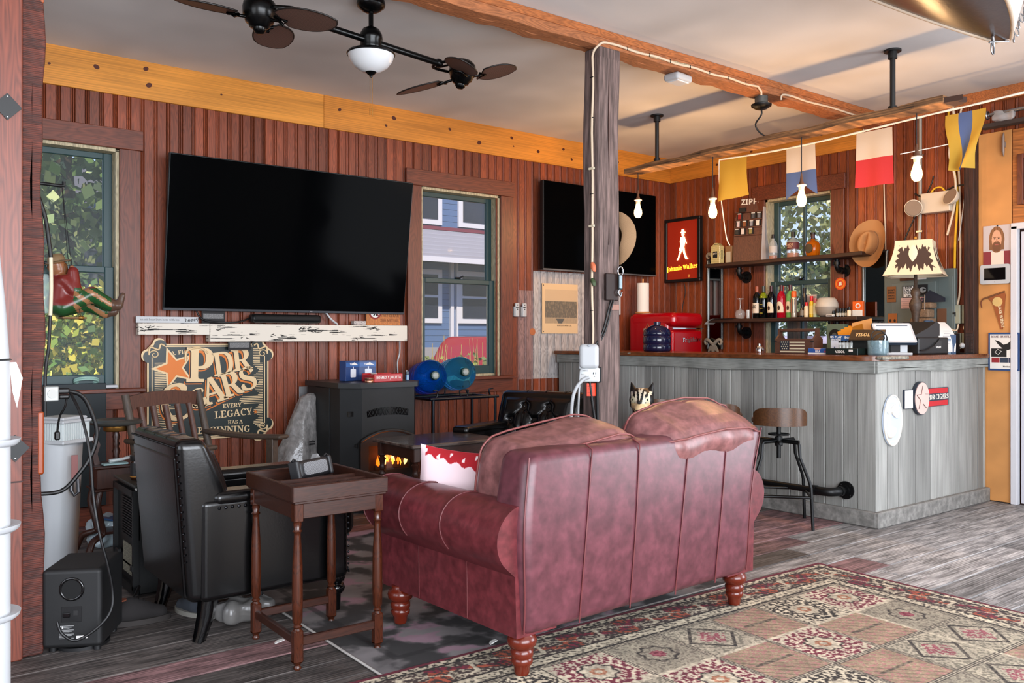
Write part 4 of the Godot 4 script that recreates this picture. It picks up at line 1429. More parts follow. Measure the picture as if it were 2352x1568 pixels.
func build_back_bar() -> void:
	# fridge
	var f := thing("fridge", "glossy red retro fridge with chrome trim standing in the corner behind the bar", "fridge", V(6.13, 0.0, 0.42))
	put("cabinet", B.new().rbox(V(0, 0.73, -0.03), V(0.42, 1.38, 0.50), 0.045, 2), M.red, f)
	put("lower_door", B.new().rbox(V(0, 0.66, 0.25), V(0.42, 1.22, 0.07), 0.03, 2), M.red, f)
	put("upper_lid", B.new().rbox(V(0, 1.365, 0.02), V(0.425, 0.13, 0.56), 0.05, 2), M.red, f)
	put("chrome_trim", B.new().box(V(0, 1.285, 0.286), V(0.42, 0.008, 0.006)), M.chrome, f)
	words(f, "Frigidaire", 0.036, V(0.05, 1.18, 0.289), M.chrome, V(0, 0, 0.03), true)
	for i in 2:
		var tg := thing("hanging_tag", ["small printed card hanging on the fridge side, the left of two", "small printed card hanging on the fridge side, the right of two"][i], "card", V(5.915, 1.22 - 0.006 * i, 0.40 + 0.135 * i), -PI / 2)
		put("card", B.new().box(V(0, 0, 0), V(0.10, 0.13, 0.004)), grained(Color(0.72, 0.70, 0.62), T.mottle, V(9, 9, 9), 0.8, 0, false), tg)
		words(tg, "BEAR", 0.028, V(0, 0.025, 0.003), M.ink)
		words(tg, "XING", 0.02, V(0, -0.03, 0.003), M.ink)
		put("string", B.new().tube([V(-0.03, 0.063, 0), V(0, 0.11, -0.002), V(0.03, 0.063, 0)], 0.002, 5), M.tan, tg)
	var mg := thing("bottle_opener", "small dark picture magnet stuck on the fridge door", "magnet", V(6.27, 1.05, 0.298))
	put("plate", B.new().box(Vector3.ZERO, V(0.045, 0.11, 0.014), 0.003), mat(Color(0.30, 0.16, 0.12), 0.5), mg)
	put("picture", B.new().prism(oval(0.015, 0.03, 14), 0.007, 0.009), M.tan, mg)
	mg.rotation.z = -0.15
	var pt := thing("paper_towel_roll", "white paper towel roll on a wooden stand, standing on the red fridge", "paper towel", V(6.02, 1.43, 0.24))
	put("base", B.new().lathe(prof([0, 0, 0.075, 0, 0.078, 0.008, 0.07, 0.016, 0, 0.016]), 24), mat(Color(0.72, 0.50, 0.30), 0.5), pt)
	put("roll", B.new().lathe(prof([0.02, 0.016, 0.058, 0.016, 0.058, 0.29, 0.02, 0.29]), 28), M.paper, pt)
	put("rod", B.new().cyl(V(0, 0.0, 0), V(0, 0.33, 0), 0.009, 10), mat(Color(0.72, 0.50, 0.30), 0.5), pt)
	var jug := thing("water_jug", "dark blue water jug standing on the bar beside the post", "jug", V(5.45, 1.083, 0.95))
	put("body", B.new().lathe(prof([0, 0, 0.11, 0, 0.118, 0.012, 0.118, 0.05, 0.112, 0.06, 0.118, 0.07, 0.118, 0.12, 0.112, 0.13, 0.118, 0.14, 0.112, 0.18, 0.06, 0.215, 0.03, 0.225, 0.03, 0.25, 0, 0.25]), 26), mat(Color(0.06, 0.08, 0.20), 0.08), jug)
	# neon poster
	var n := thing("neon_sign", "framed red sign with a glowing striding man and yellow script, beside the fridge", "sign", V(6.60, 2.075, 0.235), ONWALL2)
	put("frame", B.new().box(V(0, 0.305, 0), V(0.46, 0.03, 0.05), 0.004).box(V(0, -0.305, 0), V(0.46, 0.03, 0.05), 0.004).box(V(-0.215, 0, 0), V(0.03, 0.58, 0.05), 0.004).box(V(0.215, 0, 0), V(0.03, 0.58, 0.05), 0.004), M.black, n)
	var red := glow(Color(0.62, 0.15, 0.06), 0.10)
	put("panel", B.new().box(V(0, 0, -0.005), V(0.41, 0.59, 0.02)), red, n)
	var lit := glow(Color(1.0, 0.88, 0.62), 3.0)
	var man := B.new()
	man.prism(oval(0.017, 0.020, 16, Vector2(0.005, 0.155)), 0.006, 0.012)
	man.prism(pts2([-0.028, 0.172, 0.035, 0.172, 0.035, 0.178, 0.02, 0.18, 0.016, 0.205, -0.010, 0.205, -0.014, 0.18, -0.028, 0.178]), 0.006, 0.012)
	man.prism(pts2([-0.02, 0.13, 0.025, 0.132, 0.038, 0.09, 0.02, 0.03, -0.005, 0.02, -0.035, -0.01, -0.045, 0.0, -0.022, 0.05, -0.032, 0.085]), 0.006, 0.012)
	man.prism(pts2([-0.005, 0.03, 0.02, 0.03, 0.032, -0.03, 0.060, -0.085, 0.075, -0.085, 0.062, -0.095, 0.04, -0.095, 0.012, -0.03]), 0.006, 0.012)
	man.prism(pts2([-0.01, 0.03, 0.01, 0.025, -0.03, -0.04, -0.055, -0.095, -0.075, -0.10, -0.072, -0.085, -0.06, -0.08, -0.045, -0.035]), 0.006, 0.012)
	man.prism(pts2([0.03, 0.095, 0.05, 0.06, 0.054, 0.062, 0.036, 0.10]), 0.006, 0.012)
	put("striding_man", man, lit, n)
	words(n, "Johnnie Walker.", 0.042, V(0, -0.175, 0.007), glow(Color(1.0, 0.70, 0.18), 1.6), V(0, 0, 0.05), true, 0.003, 0.86)
	put("crest", B.new().prism(oval(0.012, 0.016, 12, Vector2(0.08, -0.262)), 0.006, 0.008), mat(Color(0.9, 0.6, 0.3), 0.5), n)
	put("cord", B.new().tube(curve([V(0.0, -0.31, -0.01), V(0.01, -0.42, -0.02), V(-0.02, -0.55, -0.02), V(-0.03, -0.66, -0.01)], 5), 0.004, 6), M.cable_black, n)
	# narrow mirrors hung as wall ornaments, behind the shelves
	var silver := mat(Color(0.42, 0.43, 0.43), 0.3, 0.8)
	for i in 2:
		var at := V(6.645, 1.52, 0.60) if i == 0 else V(6.64, 1.48, 2.245)
		var mr := thing("mirror", ["narrow mirror with a worn silver frame, left of the bar shelves", "narrow mirror with a worn silver frame, hanging below the cowboy hat"][i], "mirror", at, ONWALL2)
		var hw := 0.085 if i == 0 else 0.10
		var hh := 0.43 if i == 0 else 0.42
		put("glass", B.new().box(V(0, 0, 0), V(hw * 2, hh * 2, 0.006)), mat(Color(0.55, 0.58, 0.58), 0.06, 1.0), mr)
		for s in [-1, 1]:
			put("rail", B.new().tube([V(s * hw, -hh, 0.006), V(s * hw, hh, 0.006)], 0.014, 6), silver, mr)
		put("crossbar", B.new().box(V(0, hh, 0.005), V(hw * 2 + 0.03, 0.02, 0.02), 0.004), silver, mr)
		if i == 1:
			var et := mat(Color(0.36, 0.37, 0.37), 0.6)
			put("etching", B.new().box(V(0, -0.24, 0.004), V(0.15, 0.09, 0.001)), mat(Color(0.62, 0.52, 0.50), 0.7), mr)
			var wr := words(mr, "WARNING", 0.026, V(0, -0.165, 0.004), et)
			wr.scale.x = -1.0
			words(mr, "STILL IN USE", 0.012, V(0, -0.22, 0.005), et).scale.x = -1.0
			words(mr, "PRIVATE PROPERTY", 0.010, V(0, -0.25, 0.005), et).scale.x = -1.0
	# carved white scroll ornament at the foot of the left mirror, and a smaller one above
	var cw := mat(Color(0.62, 0.59, 0.54), 0.7)
	for k in 2:
		var or_ := thing("scroll_ornament", ["carved grey leaf scroll ornament at the foot of the left mirror", "carved grey scroll ornament at the top of the left mirror behind the tin"][k], "ornament", V(6.62, 1.135 if k == 0 else 1.965, 0.605 if k == 0 else 0.63), ONWALL2)
		for s in [-1, 1]:
			put("scroll", B.new().tube(curve([V(0, -0.01, 0.01), V(s * 0.03, 0.02, 0.015), V(s * 0.075, 0.045, 0.012), V(s * 0.10, 0.025, 0.01), V(s * 0.085, 0.0, 0.014), V(s * 0.065, 0.012, 0.016)], 4), [0.012, 0.013, 0.015, 0.016, 0.017, 0.018, 0.018, 0.018, 0.018, 0.017, 0.016, 0.015, 0.014, 0.013, 0.012, 0.011, 0.010, 0.009, 0.008, 0.007, 0.006], 7), cw, or_)
			put("leaf", B.new().prism(pts2([0, 0, s * 0.03, -0.01, s * 0.055, -0.05, s * 0.06, -0.075, s * 0.03, -0.06, s * 0.008, -0.03]), 0.0, 0.018), cw, or_)
		put("centre_leaf", B.new().prism(pts2([-0.02, 0.0, 0.02, 0.0, 0.026, -0.04, 0.012, -0.07, 0.0, -0.105, -0.012, -0.07, -0.026, -0.04]), 0.002, 0.02).ball(V(0, 0.0, 0.018), V(0.02, 0.02, 0.012), 10), cw, or_)

func pipe_bracket(y: float, z: float, label: String) -> void:
	var o := thing("pipe_bracket", label, "bracket", V(WX, y, z), ONWALL2)
	put("flange", B.new().cyl(V(0, -0.09, 0.0), V(0, -0.09, 0.016), 0.055, 22).cyl(V(0, -0.09, 0.01), V(0, -0.09, 0.035), 0.03, 16), M.iron, o)
	put("elbow", B.new().tube(curve([V(0, -0.09, 0.02), V(0, -0.09, 0.07), V(0, -0.085, 0.10), V(0, -0.06, 0.12), V(0, -0.03, 0.12), V(0, 0.0, 0.12)], 4), 0.021, 12), M.iron, o)
	put("collar", B.new().cyl(V(0, -0.045, 0.12), V(0, -0.022, 0.12), 0.029, 14).cyl(V(0, -0.09, 0.06), V(0, -0.09, 0.085), 0.029, 14), M.iron, o)

func build_shelves() -> void:
	for k in 2:
		var y := 1.893 if k == 0 else 1.372
		var o := thing("wall_shelf", ["upper dark wooden wall shelf holding spirits bottles across the bar window", "lower dark wooden wall shelf holding wine bottles across the bar window"][k], "shelf", V(6.545, y, 1.40))
		var warp := func(p): return p + V(0.006 * sin(p.z * 5.0) if p.x < 0 else 0.0, 0.002 * sin(p.z * 8.0), 0)
		put("board", B.new().rbox(V(0, -0.016, 0.05), V(0.23, 0.034, 1.60 if k == 0 else 1.52), 0.008, 12, warp), M.shelf_wood, o)
	pipe_bracket(1.855, 0.955, "black pipe shelf bracket under the left end of the upper shelf")
	pipe_bracket(1.855, 1.955, "black pipe shelf bracket under the right end of the upper shelf")
	pipe_bracket(1.335, 0.955, "black pipe shelf bracket under the left end of the lower shelf")
	pipe_bracket(1.335, 1.955, "black pipe shelf bracket under the right end of the lower shelf")
	var sy := 1.896
	# tins and the lighter display
	var t1 := grey_to_print(64, func(u, v):
		var c := Color(0.80, 0.74, 0.52)
		if fposmod(u * 6 + sin(v * 20.0), 1.0) < 0.2 or fposmod(v * 9, 1.0) < 0.12: c = Color(0.60, 0.56, 0.36)
		if absf(u - 0.5) < 0.27 and v > 0.38 and v < 0.62: c = Color(0.10, 0.14, 0.16)
		if absf(u - 0.5) < 0.18 and absf(v - 0.47) < 0.02: c = Color(0.85, 0.8, 0.6)
		return c)
	var tin := thing("whisky_tin", "pale yellow printed bottle tin at the left end of the upper shelf", "tin", V(6.50, sy, 0.745), ONWALL2)
	put("body", B.new().box(V(0, 0.085, 0), V(0.105, 0.17, 0.07), 0.004), printed(t1, 0.4), tin)
	put("shoulder", B.new().prism(pts2([-0.045, 0.17, -0.016, 0.195, 0.016, 0.195, 0.045, 0.17]), -0.025, 0.025), printed(t1, 0.4), tin)
	put("dark_label", B.new().box(V(0, 0.085, 0.036), V(0.05, 0.06, 0.002)), M.ink, tin)
	words(tin, "JACK", 0.014, V(0, 0.095, 0.0375), M.cream)
	var bx := carton("gift_carton", "narrow tan carton standing between the tin and the lighter display", V(6.56, sy, 0.845), ONWALL2, V(0.075, 0.165, 0.05), mat(Color(0.52, 0.38, 0.24), 0.6))
	put("pale_front", B.new().box(V(0, 0.06, 0.026), V(0.05, 0.10, 0.002)), mat(Color(0.70, 0.66, 0.58), 0.6), bx)
	var z := thing("lighter_display", "tall brown wooden lighter display stand lettered at the top, on the upper shelf", "display stand", V(6.58, sy, 1.045), ONWALL2 + 0.30)
	var dw := grained(Color(0.42, 0.24, 0.17), T.wood, V(5, 1.5, 5), 0.5, 0, false)
	put("back_panel", B.new().prism(pts2([-0.15, 0, 0.13, 0, 0.13, 0.60, -0.10, 0.60, -0.10, 0.52, -0.15, 0.40]), -0.012, 0.012), dw, z)
	for r in 4:
		put("ledge", B.new().box(V(-0.012, 0.25 + r * 0.072, 0.02), V(0.26, 0.010, 0.03), 0.001), dw, z)
	put("side_panel", B.new().prism(pts2([0.13, 0.0, 0.175, 0.0, 0.145, 0.50, 0.13, 0.50]), -0.03, 0.05), glass(Color(0.9, 0.9, 0.92), 0.4), z)
	put("step", B.new().box(V(-0.07, 0.485, 0.02), V(0.06, 0.05, 0.03), 0.002), M.black, z)
	words(z, "ZIPPO", 0.052, V(0.015, 0.565, 0.0125), mat(Color(0.88, 0.85, 0.80), 0.4), V(0, 0, 0.0), false, 0.012, 1.0)
	z.rotation.x = -0.10
	var zt := z.global_transform if z.is_inside_tree() else z.transform
	var faces := [Color(0.55, 0.12, 0.10), Color(0.30, 0.30, 0.32), Color(0.42, 0.42, 0.44), Color(0.80, 0.72, 0.72), Color(0.50, 0.28, 0.14), Color(0.55, 0.55, 0.57), Color(0.86, 0.84, 0.78), Color(0.10, 0.10, 0.11), Color(0.84, 0.78, 0.74), Color(0.55, 0.50, 0.28)]
	var spots := [[-0.095, 2], [0.035, 2], [0.09, 2], [-0.105, 1], [-0.045, 1], [0.02, 1], [0.08, 1], [-0.115, 0], [-0.06, 0], [0.015, 0]]
	var nm := ["red", "dark grey", "mid grey", "pale flag-print", "brown", "light grey", "cream", "black", "blush", "olive"]
	for i in spots.size():
		var q: Vector3 = z.transform * V(spots[i][0], 0.256 + spots[i][1] * 0.072, 0.022)
		var l := thing("pocket_lighter", "%s pocket lighter in its black box, in the %s row of the lighter display" % [nm[i], ["bottom", "middle", "top"][spots[i][1]]], "lighter", q, 0.0, "boxed lighters in the display")
		l.rotation = z.rotation
		put("case", B.new().box(V(0, 0.029, 0), V(0.048, 0.058, 0.012), 0.002), M.black, l)
		put("front", B.new().box(V(-0.002, 0.027, 0.007), V(0.028, 0.046, 0.006), 0.002), mat(faces[i], 0.35), l)
		put("flap", B.new().box(V(-0.002, 0.053, 0.008), V(0.034, 0.010, 0.004), 0.001), mat(Color(0.8, 0.78, 0.74), 0.5), l)
	# spirits
	var clear := solid_glass(Color(0.95, 0.97, 0.97), 0.0)
	var amber := mat(Color(0.80, 0.42, 0.05, 0.45), 0.04)
	amber.refraction_enabled = true
	amber.refraction_scale = 0.033
	var darkcap := mat(Color(0.06, 0.045, 0.04), 0.5)
	var thin := glass(Color(0.92, 0.95, 0.96), 0.16)
	bottle("spirits_bottle", "clear spirits bottle, nearly empty, beside the lighter display", V(6.54, sy, 1.335), thin, [0, 0, 0.034, 0, 0.037, 0.006, 0.037, 0.125, 0.032, 0.15, 0.013, 0.175, 0.012, 0.20], [["liquid", [0, 0.004, 0.035, 0.004, 0.035, 0.035, 0, 0.035], amber], ["label", [0.0375, 0.06, 0.0375, 0.12], mat(Color(0.72, 0.70, 0.68), 0.6)], ["cap", [0, 0.225, 0.014, 0.225, 0.015, 0.19, 0.0, 0.19], darkcap]])
	var kb := bottle("spirits_bottle", "square-shouldered clear whiskey bottle with a wide red label, middle of the upper shelf", V(6.54, sy, 1.54), thin, [0, 0, 0.050, 0, 0.053, 0.006, 0.053, 0.135, 0.047, 0.150, 0.016, 0.170, 0.015, 0.185], [["liquid", [0, 0.004, 0.051, 0.004, 0.051, 0.042, 0, 0.042], amber], ["label", [0.0535, 0.075, 0.0535, 0.135], mat(Color(0.36, 0.13, 0.12), 0.6)], ["cap", [0, 0.228, 0.018, 0.228, 0.018, 0.182, 0, 0.182], darkcap]])
	words(kb, "KNOB", 0.020, V(0, 0.113, 0.054), mat(Color(0.75, 0.6, 0.5), 0.6))
	words(kb, "CREEK", 0.010, V(0, 0.092, 0.054), mat(Color(0.75, 0.6, 0.5), 0.6))
	var rd := bottle("spirits_bottle", "round amber whiskey bottle with a dark oval label, right end of the upper shelf", V(6.54, sy, 1.735), amber, [0, 0, 0.048, 0, 0.056, 0.012, 0.064, 0.06, 0.063, 0.09, 0.052, 0.118, 0.022, 0.135, 0.016, 0.150, 0.015, 0.165], [["neck_wrap", [0.017, 0.140, 0.0175, 0.19, 0.0, 0.19], mat(Color(0.24, 0.10, 0.09), 0.5)], ["cap", [0, 0.186, 0.022, 0.188, 0.022, 0.204, 0, 0.206], darkcap]])
	put("label", B.new().x_oval(), mat(Color(0.10, 0.08, 0.05), 0.4), rd, V(0, 0.065, 0.062))
	# lower shelf
	var wy := 1.374
	var gl := thing("wine_goblet", "upturned cut-glass wine goblet at the left end of the lower shelf", "glass", V(6.53, wy, 0.985))
	put("bowl", B.new().lathe(prof([0.036, 0, 0.046, 0.03, 0.048, 0.05, 0.040, 0.072, 0.012, 0.088, 0.007, 0.095]), 22), thin, gl)
	put("stem", B.new().lathe(prof([0.008, 0.09, 0.006, 0.11, 0.007, 0.165, 0.012, 0.175, 0.034, 0.183, 0.034, 0.187, 0, 0.187]), 20), thin, gl)
	for i in 4:
		var sg := thing("shot_glass", "small clear shot glass standing between the goblet and the wine bottles", "glass", V(6.55 - 0.04 * (i % 2), wy, 1.055 + 0.033 * i), 0.0, "shot glasses on the lower shelf")
		put("body", B.new().lathe(prof([0, 0, 0.016, 0, 0.020, 0.08, 0.0185, 0.08, 0.0145, 0.012, 0, 0.012]), 16), thin, sg)
	var paper := thing("paper_mat", "white sheet of paper curling over the left end of the lower shelf", "paper", V(6.50, wy, 0.86))
	put("sheet", B.new().cloth(func(u, v): return V(lerpf(-0.09, 0.05, v), 0.003 - 0.05 * pow(maxf(0.0, 0.35 - u) / 0.35, 2.0), lerpf(-0.20, 0.13, u)), 16, 4, Vector3.UP), M.paper, paper)
	var wine := [0, 0, 0.034, 0, 0.037, 0.005, 0.037, 0.175, 0.033, 0.20, 0.016, 0.225, 0.0145, 0.235, 0.0145, 0.28, 0.0, 0.28]
	var wg := [["dark green wine bottle with a cream label numbered 46 and a copper cap", 1.19, Color(0.02, 0.03, 0.03), Color(0.84, 0.80, 0.74), Color(0.60, 0.28, 0.14)], ["black wine bottle with gold print and a bright green neck, second in the row", 1.262, Color(0.012, 0.03, 0.035), Color(0.02, 0.03, 0.03), Color(0.22, 0.24, 0.22)], ["dark wine bottle with an arched cream label and purple capsule, third in the row", 1.345, Color(0.02, 0.025, 0.04), Color(0.84, 0.80, 0.70), Color(0.22, 0.07, 0.11)], ["dark blue wine bottle with an orange-red capsule, half hidden in the row", 1.392, Color(0.02, 0.05, 0.09), Color(0.80, 0.80, 0.78), Color(0.72, 0.20, 0.12)], ["rose-red wine bottle with an arched cream label and purple capsule", 1.448, Color(0.62, 0.03, 0.12), Color(0.86, 0.80, 0.70), Color(0.24, 0.08, 0.12)], ["pale green wine bottle with a red tip at the right of the bottle row", 1.512, Color(0.42, 0.66, 0.36), Color(0.86, 0.82, 0.70), Color(0.26, 0.08, 0.10)]]
	for i in 6:
		var x := 6.50 if i in [0, 1, 2, 4] else 6.60
		if i == 5: x = 6.54
		var bt := bottle("wine_bottle", wg[i][0], V(x, wy, wg[i][1]), mat(wg[i][2], 0.05), wine, [["capsule", [0.0150, 0.225, 0.0155, 0.282, 0, 0.283], mat(wg[i][4], 0.4)]], "wine bottles on the lower shelf")
		bt.scale = V(1, 1.02, 1)
		if i != 1 and i != 3:
			var arch := B.new()
			arch.sheet(func(u, v):
				var a := lerpf(-1.1, 1.1, u)
				var tp := 0.135 if i == 0 else 0.085 + 0.055 * sqrt(maxf(0.0, 1 - pow(u * 2 - 1, 2)))
				return V(sin(a) * 0.0376, lerpf(0.045, tp, v), cos(a) * 0.0376), 16, 6, V(0, 0, 1))
			put("label", arch, mat(wg[i][3], 0.7), bt)
		if i == 0:
			words(bt, "46", 0.030, V(0, 0.10, 0.038), M.ink, Vector3.ZERO, true, 0.001, 0.8)
		elif i == 1:
			for y in [0.04, 0.05, 0.085, 0.12]:
				put("gold_line", B.new().box(V(0, y, 0.0372), V(0.03, 0.004, 0.002)), mat(Color(0.75, 0.7, 0.25), 0.5), bt)
			put("shoulder", B.new().lathe(prof([0.0375, 0.176, 0.0335, 0.2, 0.0165, 0.225]), 20), mat(Color(0.45, 0.5, 0.06), 0.15), bt)
		elif i != 3:
			put("emblem", B.new().prism(oval(0.012, 0.02, 14), 0.0375, 0.0385), mat(Color(0.25, 0.16, 0.12), 0.6), bt, V(0, 0.085, 0))
	var can := thing("butane_can", "silver striped fuel can with an orange cap on the lower shelf", "can", V(6.50, wy, 1.575))
	put("body", B.new().lathe(prof([0, 0, 0.024, 0, 0.025, 0.004, 0.025, 0.165, 0.022, 0.175, 0, 0.175]), 20), mat(Color(0.70, 0.66, 0.60), 0.25, 0.6), can)
	for i in 5:
		put("stripe", B.new().box(V(-0.0255 * cos(-0.8 + i * 0.4), 0.10, 0.0255 * sin(-0.8 + i * 0.4)), V(0.002, 0.12, 0.004)), mat([Color(0.15, 0.2, 0.3), Color(0.7, 0.4, 0.2), Color(0.1, 0.1, 0.1), Color(0.75, 0.65, 0.3), Color(0.15, 0.25, 0.35)][i], 0.5), can)
	put("cap", B.new().lathe(prof([0.021, 0.17, 0.022, 0.172, 0.022, 0.225, 0.019, 0.23, 0, 0.23]), 20), M.orange, can)
	bottle("tall_bottle", "tall dark bottle with a black cap behind the orange-capped can", V(6.62, wy, 1.60), mat(Color(0.10, 0.13, 0.16), 0.15), [0, 0, 0.02, 0, 0.021, 0.01, 0.021, 0.19, 0.014, 0.21, 0.014, 0.26, 0, 0.26], [["cap", [0.0155, 0.215, 0.0155, 0.262, 0, 0.263], darkcap]])
	var sauces := [["small condiment bottle with a black and pink label, left of the red-capped ones", 1.645, 0.11, Color(0.08, 0.07, 0.08), Color(0.05, 0.05, 0.06)], ["cream condiment bottle with a broad red cap", 1.685, 0.13, Color(0.84, 0.78, 0.66), Color(0.78, 0.10, 0.10)], ["yellow condiment bottle with a red cap, tallest of the small bottles", 1.735, 0.18, Color(0.84, 0.70, 0.10), Color(0.78, 0.10, 0.10)], ["pale green condiment bottle with a pink cap behind the yellow one", 1.772, 0.16, Color(0.72, 0.76, 0.62), Color(0.72, 0.36, 0.34)]]
	for q in sauces:
		var h: float = q[2]
		bottle("sauce_bottle", q[0], V(6.52, wy, q[1]), mat(q[3], 0.25), [0, 0, 0.018, 0, 0.019, 0.005, 0.019, h * 0.68, 0.012, h * 0.78, 0.012, h * 0.8], [["cap", [0.014, h * 0.76, 0.015, h, 0, h], mat(q[4], 0.4)], ["label", [0.0195, h * 0.15, 0.0195, h * 0.55], mat(q[3].lerp(Color(0.9, 0.85, 0.75), 0.5), 0.6)]], "small condiment bottles on the lower shelf")
	var pic := thing("picture_card", "small pale framed card behind the condiment bottles on the lower shelf", "card", V(6.635, wy, 1.66), ONWALL2)
	put("board", B.new().box(V(0, 0.10, 0), V(0.10, 0.20, 0.008)), mat(Color(0.72, 0.66, 0.62), 0.7), pic)
	put("print", B.new().box(V(0, 0.10, 0.005), V(0.08, 0.17, 0.002)), mat(Color(0.58, 0.52, 0.52), 0.7), pic)
	var hm := thing("humidifier", "round two-tone grey plastic globe device on the lower shelf", "humidifier", V(6.53, wy, 1.875))
	put("base", B.new().lathe(prof([0, 0, 0.055, 0, 0.078, 0.02, 0.092, 0.06, 0.094, 0.085, 0, 0.085]), 30), mat(Color(0.58, 0.54, 0.49), 0.45), hm)
	put("dome", B.new().lathe(prof([0.094, 0.085, 0.090, 0.115, 0.075, 0.15, 0.06, 0.162, 0, 0.162]), 30), mat(Color(0.74, 0.71, 0.66), 0.4), hm)
	for i in 7:
		var jr := thing("spice_jar", ["low dark glass jar at the left end of the jar group on the lower shelf", "small black-capped jar in the jar group on the lower shelf"][0 if i == 0 else 1], "jar", V(6.50 if i < 5 else 6.56, wy, [1.955, 1.993, 2.019, 2.045, 2.071, 2.007, 2.058][i]), 0.0, "black-capped jars on the lower shelf")
		var h: float = 0.05 if i == 0 else 0.066
		put("body", B.new().lathe(prof([0, 0, 0.012, 0, 0.0125, h * 0.7, 0.010, h * 0.75]), 14), mat(Color(0.10, 0.14, 0.13), 0.1), jr)
		put("cap", B.new().lathe(prof([0.0125, h * 0.62, 0.013, h, 0, h]), 14), M.black, jr)
		put("label", B.new().lathe(prof([0.0128, h * 0.1, 0.0128, h * 0.45]), 14), mat(Color(0.7, 0.7, 0.66), 0.6), jr)
	var vial := thing("dropper_bottle", "cream dropper bottle with a black cap in front of the orange packet", "bottle", V(6.47, wy, 2.115))
	put("body", B.new().lathe(prof([0, 0, 0.016, 0, 0.0165, 0.045, 0.008, 0.052]), 16), M.cream, vial)
	put("cap", B.new().lathe(prof([0.009, 0.05, 0.0095, 0.078, 0, 0.078]), 14), M.black, vial)
	var op := carton("orange_packet", "orange and white packet with a round logo at the right end of the lower shelf", V(6.54, wy, 2.155), ONWALL2, V(0.088, 0.122, 0.03), M.orange)
	put("white_base", B.new().box(V(0, 0.026, 0.0155), V(0.089, 0.05, 0.002)), M.paper, op)
	put("logo", B.new().prism(oval(0.022, 0.022, 18, Vector2(0.005, 0.085)), 0.0155, 0.0175), M.paper, op)
	put("logo_spot", B.new().prism(oval(0.014, 0.014, 16, Vector2(0.008, 0.085)), 0.017, 0.0185), M.orange, op)
	# small black object pile and paper on the shelf
	var soap := carton("soap_box", "small white box lying at the front edge of the lower shelf below the jars", V(6.45, wy, 1.955), ONWALL2, V(0.06, 0.016, 0.03), M.paper)
	put("stripe", B.new().box(V(0, 0.008, 0.0155), V(0.05, 0.006, 0.001)), M.ink, soap)

